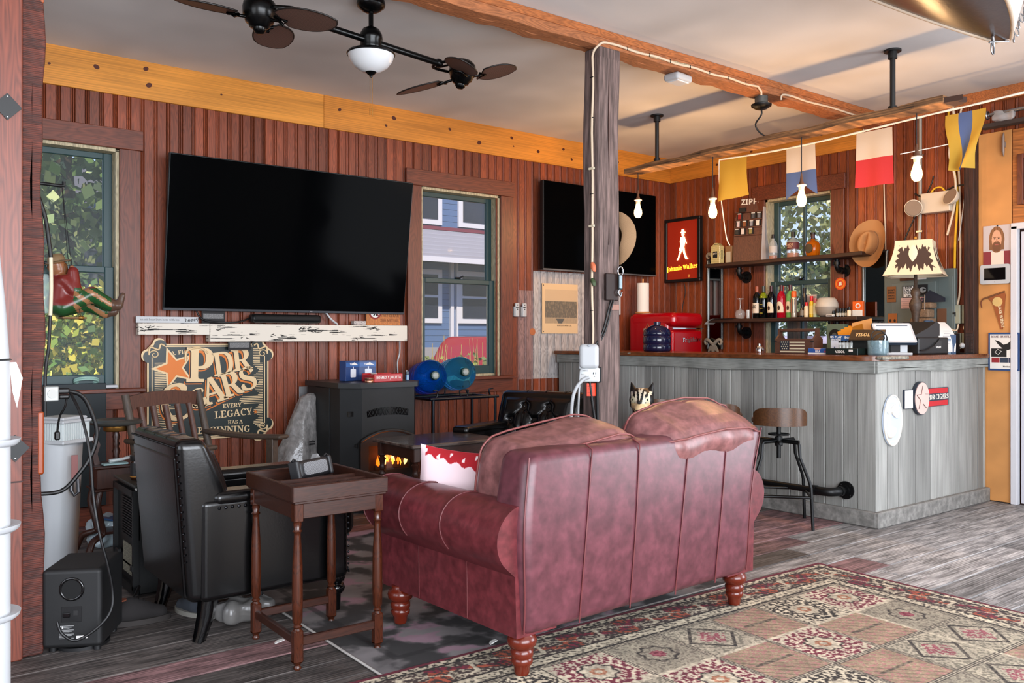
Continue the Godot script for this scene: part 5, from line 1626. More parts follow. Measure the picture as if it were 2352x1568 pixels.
func build_counter_items() -> void:
	var cy := 1.0815
	# toolbox with a painted flag
	var tw := grained(Color(0.34, 0.20, 0.13), T.woodh, V(2, 7, 7), 0.6, 0.02, false)
	var o := thing("wooden_caddy", "brown wooden carrying caddy with a painted flag on its side, on the bar", "caddy", V(5.50, cy, 2.295), ONWALL2 + 0.12)
	put("front", B.new().box(V(0, 0.055, 0.07), V(0.30, 0.11, 0.012), 0.002), tw, o)
	put("back", B.new().box(V(0, 0.055, -0.07), V(0.30, 0.11, 0.012), 0.002), tw, o)
	put("bottom", B.new().box(V(0, 0.008, 0), V(0.29, 0.014, 0.13)), tw, o)
	for s in [-1, 1]:
		var e := B.new()
		e.x = Transform3D(Basis(Vector3.UP, PI / 2), V(s * 0.144, 0, 0))
		e.prism(pts2([-0.064, 0, 0.064, 0, 0.064, 0.11, 0.025, 0.135, 0.022, 0.185, -0.022, 0.185, -0.025, 0.135, -0.064, 0.11]), -0.007, 0.007)
		put("end", e, tw, o)
	put("handle", B.new().box(V(0, 0.172, 0), V(0.28, 0.022, 0.03), 0.004), tw, o)
	var fl := put("flag_panel", B.new().box(V(-0.01, 0.052, 0.077), V(0.19, 0.085, 0.003)), mat(Color(0.30, 0.19, 0.14), 0.7), o)
	put("blue_field", B.new().box(V(-0.068, 0.062, 0.079), V(0.07, 0.065, 0.002)), mat(Color(0.07, 0.10, 0.16), 0.7), fl)
	var cr := mat(Color(0.72, 0.70, 0.60), 0.7)
	for i in 4:
		put("stripe", B.new().box(V(0.028 if i < 3 else -0.01, 0.084 - i * 0.0225, 0.079), V(0.115 if i < 3 else 0.19, 0.010, 0.002)), cr, fl)
	var st := B.new()
	for r in 4:
		for c in 4 - (r % 2):
			st.x = Transform3D(Basis.IDENTITY, V(-0.092 + c * 0.016 + (r % 2) * 0.008, 0.085 - r * 0.0155, 0.079))
			st.prism(star(0.006, 0.003), 0.0, 0.002)
	put("stars", st, cr, fl)
	for s in [-1, 1]:
		put("corner_bracket", B.new().box(V(s * 0.143, 0.092, 0.078), V(0.022, 0.008, 0.003)), M.black, o)
	# shaker
	var sh := thing("shaker", "small shiny metal shaker standing alone on the bar below the window", "shaker", V(5.50, cy, 1.955))
	put("body", B.new().lathe(prof([0, 0, 0.028, 0, 0.032, 0.02, 0.028, 0.045, 0.02, 0.052]), 20), M.chrome, sh)
	put("cap", B.new().lathe(prof([0.014, 0.05, 0.014, 0.072, 0, 0.074]), 16), M.chrome, sh)
	# cartons round the till
	var b1 := carton("blue_carton", "flat blue and white carton lettered USA lying on the bar by the caddy", V(5.47, cy, 2.50), ONWALL2, V(0.155, 0.042, 0.09), M.blue)
	put("white_foot", B.new().box(V(0, 0.006, 0.0455), V(0.155, 0.010, 0.001)), M.paper, b1)
	put("arch", B.new().prism(pts2([-0.03, 0.042, 0.03, 0.042, 0.018, 0.034, -0.018, 0.034]), 0.045, 0.0465), mat(Color(0.8, 0.6, 0.5), 0.6), b1)
	words(b1, "USA", 0.015, V(0, 0.02, 0.0455), M.paper)
	words(b1, "US", 0.012, V(0.06, 0.02, 0.0455), mat(Color(0.75, 0.2, 0.2), 0.6))
	var b2 := carton("white_carton", "upright blue and white game carton standing behind the blue carton", V(5.60, cy, 2.60), ONWALL2 + 0.1, V(0.17, 0.135, 0.07), mat(Color(0.80, 0.82, 0.86), 0.5))
	put("blue_top", B.new().box(V(0, 0.115, 0.0355), V(0.17, 0.04, 0.001)), mat(Color(0.12, 0.28, 0.48), 0.5), b2)
	put("blue_wedge", B.new().prism(pts2([-0.085, 0.0, -0.02, 0.0, -0.055, 0.055]), 0.0355, 0.0365), mat(Color(0.10, 0.22, 0.42), 0.5), b2)
	put("photo", B.new().box(V(-0.005, 0.05, 0.0365), V(0.03, 0.035, 0.001)), mat(Color(0.4, 0.3, 0.3), 0.5), b2)
	words(b2, "US PLAY", 0.016, V(-0.045, 0.122, 0.0362), M.paper)
	words(b2, "Board", 0.016, V(0.05, 0.120, 0.0362), M.paper)
	words(b2, "MACHINE", 0.012, V(-0.045, 0.103, 0.0362), M.paper)
	var dk := mat(Color(0.06, 0.08, 0.08), 0.25)
	var v1 := carton("black_gift_box", "flat dark green gift box with silver lettering at the front of the bar", V(5.44, cy, 2.705), ONWALL2, V(0.24, 0.045, 0.10), mat(Color(0.06, 0.11, 0.10), 0.25))
	words(v1, "VISOL", 0.017, V(-0.01, 0.021, 0.0505), M.paper, Vector3.ZERO, false, 0.001, 1.1)
	put("sticker", B.new().box(V(0.07, 0.03, 0.0505), V(0.03, 0.014, 0.001)), M.paper, v1)
	var v2 := carton("black_gift_box", "open black gift box with a brown lettered lid leaning up behind the green one", V(5.60, cy, 2.80), ONWALL2, V(0.24, 0.10, 0.14), dk)
	var lid := B.new()
	lid.box(Vector3.ZERO, V(0.25, 0.085, 0.012), 0.002)
	var lidn := put("lid", lid, mat(Color(0.20, 0.14, 0.09), 0.22), v2, V(-0.01, 0.135, 0.03), V(-0.55, 0, 0))
	words(lidn, "VISOL", 0.026, V(-0.03, 0.0, 0.0065), mat(Color(0.80, 0.68, 0.48), 0.4), Vector3.ZERO, false, 0.001, 1.1)
	for i in 4:
		var cj := thing("sample_jar", "small clear jar with a dark cap standing on the green gift box", "jar", V(5.45, cy + 0.0455, 2.66 + 0.027 * i), 0.0, "sample jars on the gift box")
		put("body", B.new().lathe(prof([0, 0, 0.012, 0, 0.012, 0.036, 0.010, 0.04]), 14), glass(Color(0.8, 0.85, 0.85), 0.3), cj)
		put("cap", B.new().lathe(prof([0.0125, 0.038, 0.0125, 0.052, 0, 0.052]), 14), M.black, cj)
	var tb := thing("glass_tumbler", "wide clear glass vessel holding loops of black cable, beside the till", "glass", V(5.50, cy, 2.91))
	put("vessel", B.new().lathe(prof([0, 0, 0.062, 0, 0.066, 0.01, 0.068, 0.10, 0.064, 0.10, 0.060, 0.012, 0, 0.012]), 24), glass(Color(0.6, 0.75, 0.8), 0.28), tb)
	var loops := B.new()
	for k in 3:
		var p := []
		for i in 16:
			var a := TAU * i / 15.0
			p.append(V(cos(a) * 0.045 + 0.008 * k, 0.075 + sin(a) * 0.055 + 0.02 * k, sin(a + k) * 0.035))
		loops.tube(p, 0.0045, 6)
	put("cable_loops", loops, M.cable_black, tb)
	# envelopes and a blue pad standing behind
	for k in 3:
		var en := thing("envelope", ["yellow envelope leaning at the back of the bar, behind the gift boxes", "tall tan envelope leaning at the back of the bar", "small light blue note pad standing beside the tan envelope"][k], ["envelope", "envelope", "note pad"][k], [V(5.68, cy, 2.64), V(5.68, cy, 2.72), V(5.67, cy, 2.83)][k], ONWALL2)
		var sz: Array = [[0.20, 0.20], [0.15, 0.245], [0.085, 0.215]][k]
		var sheet := B.new()
		for j in (5 if k == 0 else 2):
			sheet.x = Transform3D(Basis(Vector3.BACK, (0.30 - j * 0.13) if k == 0 else (0.22 if k == 1 else 0.05)), V(0, 0, -0.006 * j))
			sheet.box(V(0, sz[1] / 2, 0), V(sz[0], sz[1], 0.003 if k < 2 else 0.01))
		put("sheets", sheet, [mat(Color(0.80, 0.52, 0.08), 0.7), mat(Color(0.76, 0.56, 0.33), 0.7), mat(Color(0.52, 0.70, 0.76), 0.6)][k], en)
		en.rotation.x = -0.12
	# sensor machine green behind: the small fan/gear
	var ge := thing("green_machine", "pale green boxed device with a black round fan behind the envelopes", "device", V(6.45, 1.05, 2.02), ONWALL2)
	put("body", B.new().box(V(0, 0.13, 0), V(0.16, 0.26, 0.06), 0.004), mat(Color(0.36, 0.44, 0.38), 0.6), ge)
	put("fan", B.new().cyl(V(0.0, 0.17, 0.03), V(0.0, 0.17, 0.04), 0.05, 22), M.black, ge)
	put("fan_hub", B.new().cyl(V(0.0, 0.17, 0.04), V(0.0, 0.17, 0.046), 0.02, 16), mat(Color(0.3, 0.32, 0.32), 0.5), ge)
	# till screen on its stand
	var t := thing("till_screen", "tilted touch-screen till with a white bezel and dark case, on the bar return", "till", V(5.70, cy, 2.90), -0.72)
	put("foot", B.new().box(V(0, 0.008, 0.0), V(0.21, 0.016, 0.17), 0.003), M.white, t)
	put("stand", B.new().prism(pts2([-0.085, 0.014, 0.085, 0.014, 0.085, 0.07, 0.04, 0.12, -0.085, 0.12]), -0.04, 0.045), M.white, t)
	put("card_slot", B.new().box(V(0.0, 0.05, 0.047), V(0.07, 0.06, 0.006)), M.ink, t)
	var sc := B.new()
	sc.prism(rrect(0.27, 0.19, 0.015), -0.012, 0.008)
	var scr := put("case", sc, mat(Color(0.12, 0.19, 0.25), 0.3), t, V(0.0, 0.145, 0.03), V(-0.75, 0, 0))
	put("bezel", B.new().prism(rrect(0.262, 0.182, 0.013), 0.006, 0.010), M.white, scr)
	put("screen", B.new().box(V(0, 0, 0.0105), V(0.235, 0.155, 0.001)), glow(Color(0.72, 0.78, 0.86), 0.35), scr)
	put("menu_bar", B.new().box(V(0, 0.066, 0.0112), V(0.21, 0.008, 0.001)), mat(Color(0.25, 0.28, 0.32), 0.5), scr)
	# printer with a hanging sheet
	var p := thing("printer", "charcoal desktop printer with a humped lid on the bar return beside the till", "printer", V(6.06, cy, 2.87), -0.10)
	var pc := mat(Color(0.10, 0.105, 0.11), 0.4)
	put("body", B.new().rbox(V(0, 0.06, 0), V(0.36, 0.12, 0.30), 0.012, 1), pc, p)
	put("hood", B.new().prism(pts2([-0.19, 0.115, 0.10, 0.115, 0.10, 0.215, 0.06, 0.232, -0.04, 0.185, -0.19, 0.135]), -0.13, 0.13), mat(Color(0.13, 0.13, 0.135), 0.4), p)
	put("seam", B.new().box(V(-0.03, 0.112, 0.1505), V(0.29, 0.004, 0.002)), M.black, p)
	words(p, "smart", 0.016, V(0.05, 0.052, 0.151), M.paper)
	put("label_plate", B.new().box(V(0.05, 0.07, 0.1505), V(0.075, 0.05, 0.001)), mat(Color(0.2, 0.2, 0.2), 0.5), p)
	put("end_cap", B.new().box(V(0.20, 0.055, 0.0), V(0.05, 0.11, 0.28), 0.004), mat(Color(0.48, 0.55, 0.62), 0.4), p)
	put("power_cord", B.new().tube(curve([V(0.06, 0.11, 0.153), V(-0.02, 0.06, 0.16), V(-0.12, 0.03, 0.165), V(-0.19, 0.03, 0.17)], 5), 0.004, 6), M.cable_black, p)
	var ps := thing("price_sheet", "white sheet of lined paper hanging over the right end of the printer", "paper", V(6.215, cy, 3.02), -0.10)
	put("sheet", B.new().cloth(func(u, v): return V((u - 0.5) * 0.20 + 0.03 * (1 - v), lerpf(0.23, 0.015, v), 0.012 - 0.10 * pow(1 - v, 3.0)), 6, 16, V(0, 0.3, 1)), M.paper, ps)
	for i in 6:
		put("line", B.new().box(V(-0.01 + 0.004 * (5 - i), 0.165 - i * 0.018, 0.006 + 0.001 * i), V(0.10 - 0.03 * (i % 2), 0.002, 0.002)), mat(Color(0.5, 0.5, 0.55), 0.8), ps)
	# blue box and pale base beyond the printer
	carton("blue_box", "dull blue box standing behind the hanging price sheet", V(6.30, cy, 2.98), 0.0, V(0.05, 0.14, 0.12), mat(Color(0.24, 0.34, 0.46), 0.5))
	var cw := thing("wire_basket", "black wire basket holding a white ball at the end of the bar", "basket", V(6.47, cy, 3.02))
	var mesh := B.new()
	for i in 7:
		mesh.cyl(V(-0.06 + i * 0.02, 0, 0.05), V(-0.06 + i * 0.02, 0.15, 0.05), 0.0015, 4)
		mesh.cyl(V(-0.06, 0.01 + i * 0.023, 0.05), V(0.06, 0.01 + i * 0.023, 0.05), 0.0015, 4)
	mesh.box(V(0, 0.004, 0), V(0.12, 0.006, 0.10)).box(V(0, 0.075, -0.05), V(0.12, 0.15, 0.003))
	put("wires", mesh, M.black, cw)
	put("ball", B.new().ball(V(-0.01, 0.06, 0.0), V(0.02, 0.02, 0.02), 14), M.white, cw)
	# table lamp behind the printer
	var l := thing("table_lamp", "table lamp with a square flared shade painted like a cowhide, behind the printer", "lamp", V(6.33, 1.06, 2.74), 0.35)
	put("base", B.new().lathe(prof([0, 0.02, 0.09, 0.02, 0.09, 0.035, 0.05, 0.05, 0.028, 0.08, 0.02, 0.25, 0.03, 0.33, 0.045, 0.37, 0.045, 0.40, 0.025, 0.44, 0.035, 0.47, 0.03, 0.50, 0.012, 0.52, 0.012, 0.66, 0, 0.66]), 20), grained(Color(0.30, 0.23, 0.18), T.mottle, V(9, 9, 9), 0.5, 0, false), l)
	var sp := grey_to_print(128, func(u, v):
		var wob := 0.05 * sin(u * 31.0) + 0.04 * sin(u * 83.0)
		if v > 0.22 + wob and v < 0.80 + wob * 1.4 and u > 0.14 + 0.03 * sin(v * 40.0) and u < 0.90 + 0.03 * sin(v * 33.0):
			return Color(0.24, 0.17, 0.14)
		return Color(0.86, 0.78, 0.66))
	var shade := B.new()
	for k in 4:
		shade.x = Transform3D(Basis(Vector3.UP, k * PI / 2), Vector3.ZERO)
		var prof_w := func(v): return lerpf(0.125, 0.20, pow(v, 1.8))
		shade.sheet(func(u, v): return V((u * 2 - 1) * prof_w.call(v), lerpf(0.86, 0.60, v), prof_w.call(v)), 8, 10, V(0, 0, 1))
	put("shade", shade, printed(sp, 0.8), l)
	put("shade_lining", B.new().lathe(prof([0.18, 0.602, 0.12, 0.855]), 24), M.cream, l)
	put("finial", B.new().cyl(V(0, 0.66, 0), V(0, 0.88, 0), 0.006, 8).ball(V(0, 0.885, 0), V(0.014, 0.018, 0.014), 10), M.brass, l)
	put("price_tag", B.new().box(V(0.06, 0.40, 0.06), V(0.055, 0.11, 0.002)), M.paper, l, Vector3.ZERO, V(0, 0.2, 0.16))
	# stone-like stacked ornament under the lamp and a blue one
	var stk := thing("stone_stack", "stack of tan carved stone-like blocks standing behind the printer", "ornament", V(6.52, 1.06, 2.70), ONWALL2)
	var tn := grained(Color(0.55, 0.44, 0.34), T.mottle, V(12, 12, 12), 0.8, 0.1, false)
	for k in [[0.0, 0.08, 0.14], [0.08, 0.07, 0.15], [0.15, 0.06, 0.14], [0.21, 0.08, 0.16], [0.29, 0.07, 0.13], [0.36, 0.05, 0.17]]:
		put("block", B.new().rbox(V(0, k[0] + k[1] / 2, 0), V(k[2], k[1] - 0.004, 0.10), 0.012, 1), tn, stk)
	var sm := thing("folded_flag", "small folded striped flag standing on the stone stack beneath the lamp", "flag", V(6.53, 1.47, 2.70), ONWALL2)
	put("cloth", B.new().prism(pts2([-0.09, 0, 0.16, 0, 0.16, 0.03, 0.05, 0.09, -0.02, 0.03]), -0.01, 0.012), mat(Color(0.10, 0.11, 0.16), 0.8), sm)
	for i in 3:
		put("stripe", B.new().box(V(-0.04 + 0.004 * i, 0.012 + 0.013 * i, 0.0135), V(0.08, 0.006, 0.002)), mat(Color(0.72, 0.5, 0.48), 0.8), sm)
	var jeans := thing("blue_cloth", "crumpled blue cloth hanging below the lamp's price tag", "cloth", V(6.42, 1.22, 2.80), ONWALL2)
	put("folds", B.new().rbox(V(0, 0, 0), V(0.10, 0.22, 0.05), 0.024, 6, func(p): return p * V(1.0 - p.y * 1.5, 1, 1) + V(0.008 * sin(p.y * 40.0), 0, 0.008 * sin(p.x * 90.0 + p.y * 30.0))), mat(Color(0.26, 0.36, 0.48), 0.9), jeans)

func build_wall2() -> void:
	# grey electric panel with stickers
	var e := thing("electric_panel", "grey metal electric panel covered in small wooden and paper plaques, behind the till", "electric panel", V(6.635, 1.425, 2.62), ONWALL2)
	var gm := mat(Color(0.36, 0.40, 0.39), 0.45)
	put("cabinet", B.new().box(V(0, 0, 0.012), V(0.56, 0.60, 0.038), 0.004), gm, e)
	put("door", B.new().box(V(-0.04, -0.03, 0.028), V(0.36, 0.48, 0.010), 0.003), mat(Color(0.38, 0.42, 0.41), 0.45), e)
	put("side_door", B.new().box(V(0.21, -0.02, 0.028), V(0.11, 0.52, 0.008), 0.003), gm, e)
	put("latch", B.new().box(V(-0.12, -0.13, 0.035), V(0.05, 0.045, 0.006), 0.001).box(V(-0.12, -0.13, 0.040), V(0.018, 0.022, 0.006)), mat(Color(0.2, 0.21, 0.21), 0.4), e)
	var wood := mat(Color(0.50, 0.31, 0.15), 0.7)
	var dkw := mat(Color(0.28, 0.17, 0.11), 0.7)
	var pk := mat(Color(0.80, 0.66, 0.64), 0.8)
	for k in [["wooden_plaque", "dark blank wooden plaque at the top of the grey electric panel", -0.09, 0.255, 0.11, 0.065, dkw, ""], ["warning_label", "white and red warning label at the top right of the electric panel", 0.03, 0.255, 0.07, 0.055, M.paper, "DANGER"], ["wooden_plaque", "small lettered wooden plaque at the left edge of the electric panel", -0.215, 0.12, 0.075, 0.125, wood, "DON'T DRIVE STROLL SAFELY"], ["framed_note", "framed white note with printed words on the panel door", -0.075, 0.135, 0.085, 0.09, M.paper, "KEEP CALM CARRY ON"], ["photo_card", "black and white picture card on the panel door", 0.04, 0.145, 0.075, 0.085, M.ink, ""], ["pink_note", "pink-edged handwritten note on the panel door", -0.09, 0.045, 0.09, 0.085, pk, ""], ["paper_note", "large white handwritten paper note on the panel door", 0.02, 0.035, 0.115, 0.11, M.paper, ""], ["wooden_plaque", "wooden plaque with two dark keyholes at the lower left of the panel", -0.205, -0.095, 0.075, 0.125, mat(Color(0.62, 0.36, 0.15), 0.6), ""], ["wooden_plaque", "carved wooden tag on the right-hand panel door, upper of two", 0.185, -0.06, 0.07, 0.11, mat(Color(0.40, 0.25, 0.15), 0.7), ""], ["wooden_plaque", "carved wooden tag on the right-hand panel door, lower of two", 0.185, -0.185, 0.07, 0.115, mat(Color(0.42, 0.26, 0.16), 0.7), ""], ["green_sticker", "pale green lettered sticker at the bottom of the panel door", 0.035, -0.155, 0.07, 0.035, mat(Color(0.55, 0.66, 0.48), 0.6), "SAFETY FIRST"], ["wooden_block", "small brown wooden block leaning at the bottom of the panel", 0.06, -0.28, 0.08, 0.07, mat(Color(0.42, 0.25, 0.15), 0.7), ""]]:
		var at: Vector3 = e.transform * V(k[2], k[3], 0.036)
		var q := thing(k[0], k[1], "plaque" if "plaque" in k[0] or "block" in k[0] else "note", at, ONWALL2)
		put("board", B.new().box(Vector3.ZERO, V(k[4], k[5], 0.006), 0.001), k[6], q)
		if k[0] == "framed_note":
			put("frame", B.new().box(V(0, k[5] / 2, 0.002), V(k[4] + 0.006, 0.005, 0.008)).box(V(0, -k[5] / 2, 0.002), V(k[4] + 0.006, 0.005, 0.008)).box(V(-k[4] / 2, 0, 0.002), V(0.005, k[5], 0.008)).box(V(k[4] / 2, 0, 0.002), V(0.005, k[5], 0.008)), M.ink, q)
		if k[7] != "":
			var ws: PackedStringArray = k[7].split(" ")
			for i in ws.size():
				words(q, ws[i], minf(0.018, k[4] * 0.9 / maxf(3.5, ws[i].length())), V(0, (ws.size() - 1) * 0.011 - i * 0.022, 0.0035), M.ink if k[6] != dkw else M.cream)
		elif k[6] == M.paper or k[6] == pk:
			for i in 5:
				put("writing", B.new().box(V(-0.01 * (i % 2), 0.03 - i * 0.016, 0.0035), V(k[4] * 0.7, 0.002, 0.001)), mat(Color(0.55, 0.5, 0.52), 0.8), q)
		elif k[0] == "photo_card":
			put("picture", B.new().prism(oval(0.026, 0.022, 18), 0.003, 0.0045), mat(Color(0.55, 0.56, 0.56), 0.6), q)
			put("beak", B.new().prism(pts2([0.0, 0.012, 0.03, 0.004, 0.0, -0.008]), 0.004, 0.0055), M.ink, q)
		elif "keyholes" in k[1]:
			for s in [-1, 1]:
				put("keyhole", B.new().prism(oval(0.009, 0.013, 12, Vector2(s * 0.018, 0.005)), 0.003, 0.004), M.ink, q)
	var wine := B.new()
	for p in [[V(-0.01, -0.03, 0), V(0.0, -0.055, 0), V(0.06, -0.055, 0), V(0.075, -0.03, 0)], [V(0.03, -0.055, 0), V(0.03, -0.10, 0)], [V(0.0, -0.105, 0), V(0.03, -0.10, 0), V(0.065, -0.105, 0)], [V(0.03, -0.10, 0), V(0.015, -0.125, 0)]]:
		wine.tube(p.map(func(a): return a + V(0, 0, 0.036)), 0.0018, 5)
	put("chalk_drawing", wine, M.paper, e)
	# dark banner sign leaning on top of the panel
	var bn := thing("black_banner", "black board with a ringed white star emblem, on top of the electric panel", "sign", V(6.62, 1.80, 2.56), ONWALL2)
	put("board", B.new().prism(pts2([-0.20, -0.075, 0.24, -0.075, 0.17, 0.095, -0.115, 0.095]), -0.005, 0.005), mat(Color(0.035, 0.04, 0.05), 0.4), bn)
	var ring := []
	for i in 21:
		var a := lerpf(-0.15, PI + 0.15, i / 20.0)
		ring.append(V(cos(a) * 0.115, -0.06 + sin(a) * 0.145, 0.006))
	put("ring", B.new().tube(ring, 0.004, 5), mat(Color(0.6, 0.6, 0.6), 0.6), bn)
	put("emblem", B.new().prism(star(0.06, 0.022, 0.2), 0.005, 0.008), mat(Color(0.75, 0.75, 0.75), 0.6), bn, V(0, 0.035, 0))
	put("emblem_band", B.new().tube(curve([V(-0.05, 0.0, 0.008), V(-0.01, 0.015, 0.008), V(0.03, -0.01, 0.008), V(-0.02, -0.03, 0.008), V(0.02, -0.055, 0.008)], 4), 0.006, 5), mat(Color(0.7, 0.7, 0.7), 0.6), bn)
	words(bn, "CIGARS", 0.022, V(-0.145, 0.0, 0.006), mat(Color(0.75, 0.75, 0.75), 0.6), V(0, 0, 1.1))
	words(bn, "LOUNGE", 0.022, V(0.165, 0.0, 0.006), mat(Color(0.75, 0.75, 0.75), 0.6), V(0, 0, -1.1))
	# conduit, cables
	var cd := thing("conduit", "grey metal conduit running down the bar wall behind the last bulb", "conduit", V(6.645, 0, 2.615))
	put("pipe", B.new().tube([V(0, 2.92, 0.0), V(0, 2.2, 0.0), V(0, 1.85, -0.012), V(0, 1.74, -0.015)], 0.0135, 10), mat(Color(0.60, 0.58, 0.55), 0.5, 0.3), cd)
	put("clip", B.new().box(V(-0.015, 2.62, 0.01), V(0.01, 0.014, 0.05)).box(V(-0.015, 2.03, 0.0), V(0.01, 0.014, 0.05)), M.steel, cd)
	var cb := [["bundle of dark cords slanting up the wall from the black banner", M.cable_black, 0.006, [V(6.63, 1.70, 2.40), V(6.64, 1.95, 2.48), V(6.64, 2.20, 2.60), V(6.64, 2.38, 2.70), V(6.64, 2.45, 2.72)]],
		["thin tan cord running straight down the bar wall right of the hat", M.cable, 0.005, [V(6.655, 2.90, 2.30), V(6.655, 2.4, 2.312), V(6.655, 1.73, 2.33)]],
		["white cable hanging from the header past the striped yellow flag to the emergency light", M.cable, 0.009, [V(6.62, 3.0, 2.87), V(6.60, 2.78, 2.90), V(6.60, 2.60, 2.86), V(6.61, 2.40, 2.90), V(6.62, 2.2, 2.89), V(6.63, 1.98, 2.83)]],
		["yellow cable hanging beside the white one behind the striped yellow flag", M.yellow, 0.009, [V(6.64, 3.0, 2.84), V(6.64, 2.7, 2.84), V(6.64, 2.3, 2.90), V(6.64, 1.9, 2.885), V(6.64, 1.5, 2.88)]],
		["second white cable hanging to the switch boxes behind the lamp", M.cable, 0.008, [V(6.64, 3.0, 2.95), V(6.645, 2.75, 2.905), V(6.645, 2.2, 2.92), V(6.645, 1.6, 2.92), V(6.645, 1.45, 2.90)]],
		["thin white cord stretched diagonally beside the dark corner post", M.white, 0.004, [V(6.62, 2.45, 2.99), V(6.62, 2.1, 2.945), V(6.60, 1.93, 2.93)]],
		["pale cable stapled down the dark corner post to the switch boxes", M.cable, 0.007, [V(6.60, 2.30, 3.0), V(6.60, 1.9, 3.0), V(6.60, 1.50, 2.99), V(6.62, 1.42, 2.96)]],
		["tan cord dropping from the header at the left of the flag with the red half", M.cable, 0.005, [V(6.645, 2.93, 2.14), V(6.64, 2.85, 2.145), V(6.645, 2.80, 2.14)]],
		["wavy pale cable stapled along the header beam above the door", M.cable, 0.008, [V(6.63, 3.0, 2.90), V(6.635, 2.985, 3.02), V(6.635, 3.0, 3.12), V(6.635, 2.985, 3.25), V(6.635, 3.0, 3.5), V(6.635, 2.99, 4.2)]],
		["black cable sagging from the emergency light to the corner post", M.cable_black, 0.006, [V(6.62, 2.34, 2.74), V(6.63, 2.30, 2.64), V(6.63, 2.33, 2.58)]],
		["black cable looping between the emergency light and the corner post", M.cable_black, 0.006, [V(6.62, 2.31, 2.80), V(6.62, 2.345, 2.90), V(6.60, 2.34, 3.0)]],
		["yellow cable arching over the top of the emergency light", M.yellow, 0.007, [V(6.60, 2.31, 2.72), V(6.60, 2.345, 2.75), V(6.60, 2.345, 2.80), V(6.60, 2.31, 2.83)]],
		["black cable curving down the wall behind the lower shelf's right end", M.cable_black, 0.004, [V(6.60, 1.37, 1.87), V(6.60, 1.25, 1.92), V(6.58, 1.10, 1.95)]]]
	for c in cb:
		tag(put("cable", B.new().tube(curve(c[3], 6), c[2], 7), c[1]), c[0], "cable")
	# emergency light with two lamp heads
	var em := thing("emergency_light", "cream emergency light box with two round lamp heads on the bar wall", "emergency light", V(6.615, 2.235, 2.765), ONWALL2)
	var ew := mat(Color(0.80, 0.74, 0.66), 0.45)
	put("box", B.new().rbox(V(0, 0, 0), V(0.225, 0.155, 0.09), 0.008, 1), ew, em)
	for s in [-1, 1]:
		var head := put("lamp_head", B.new().lathe(prof([0, -0.05, 0.02, -0.048, 0.05, -0.025, 0.062, 0.0, 0.066, 0.012, 0.060, 0.016]), 24), ew, em, V(s * 0.125 + (0.02 if s > 0 else -0.02), 0.015 if s > 0 else -0.03, 0.085), V(1.15 if s > 0 else 1.9, 0.0, 0.35 * s))
		put("lens", B.new().lathe(prof([0, 0.014, 0.058, 0.015]), 24), mat(Color(0.55, 0.47, 0.40), 0.25), head)
		put("swivel", B.new().cyl(V(s * 0.10, -0.02, 0.05), V(s * 0.12, -0.01, 0.075), 0.012, 10), ew, em)
	# switch boxes
	for i in 4:
		var sw := thing("switch_box", ["steel switch box left of two at the foot of the wall cables", "steel switch box right of two beside the dark corner post", "steel switch box lower left, behind the price sheet", "steel switch box lower right beside the corner post"][i], "switch", V(6.63, 1.375 if i < 2 else 1.175, 2.895 + 0.095 * (i % 2)), ONWALL2)
		put("plate", B.new().box(Vector3.ZERO, V(0.082, 0.14 if i < 2 else 0.12, 0.045), 0.004), mat(Color(0.56, 0.57, 0.50), 0.45), sw)
		put("toggle", B.new().box(V(0, 0.0, 0.024), V(0.02, 0.032, 0.003)).box(V(0, 0.008, 0.03), V(0.008, 0.012, 0.014)), M.ink, sw)
		if i < 2:
			put("wire_loop", B.new().tube(curve([V(-0.02, -0.07, 0.0), V(-0.025, -0.11, 0.025), V(0.015, -0.12, 0.02), V(0.02, -0.07, 0.0)], 5), 0.006, 6), M.cable, sw)
	# dark corner post, portrait, thermostat, pennant, flyer
	tag(put("corner_post", B.new().box(V(6.62, 1.355, 3.012), V(0.08, 2.71, 0.075), 0.006), grained(Color(0.30, 0.17, 0.12), T.weather, V(6, 0.8, 6), 0.8, 0.3)), "dark rough timber post at the end of the bar wall beside the plywood panel", "post")
	var pr := grey_to_print(128, func(u, v):
		var c := Color(0.74, 0.70, 0.70)
		var p := Vector2(u - 0.47, v - 0.36)
		if v > 0.66: c = Color(0.50, 0.16, 0.20) if absf(u - 0.5) > 0.22 else Color(0.86, 0.80, 0.74)
		if v > 0.72 and absf(u - 0.5) > 0.42 - (v - 0.7): pass
		if (p / Vector2(0.27, 0.33)).length() < 1.0: c = Color(0.50, 0.33, 0.20) * (0.8 + 0.3 * sin(u * 60.0) * 0.4 + 0.2)
		if absf(u - 0.47) < 0.26 and v > 0.36 and v < 0.62: c = Color(0.48, 0.32, 0.20)
		if (Vector2(u - 0.47, v - 0.36) / Vector2(0.17, 0.24)).length() < 1.0: c = Color(0.80, 0.60, 0.48)
		if (Vector2(u - 0.47, v - 0.53) / Vector2(0.15, 0.13)).length() < 1.0: c = Color(0.42, 0.27, 0.18)
		for s in [-1, 1]:
			if (Vector2(u - 0.47 - s * 0.07, v - 0.335) / Vector2(0.035, 0.014)).length() < 1.0: c = Color(0.25, 0.18, 0.15)
			if absf(u - 0.47 - s * 0.07) < 0.05 and absf(v - 0.305) < 0.01: c = Color(0.45, 0.28, 0.18)
		if absf(u - 0.47) < 0.02 and v > 0.34 and v < 0.43: c = Color(0.70, 0.48, 0.38)
		if absf(u - 0.47) < 0.06 and absf(v - 0.485) < 0.012: c = Color(0.62, 0.33, 0.30)
		return c)
	var po := thing("portrait_print", "unframed portrait print of a bearded man with long hair pinned on the plywood", "print", V(6.64, 1.875, 3.19), ONWALL2)
	put("sheet", B.new().box(Vector3.ZERO, V(0.20, 0.29, 0.004)), printed(pr, 0.6), po)
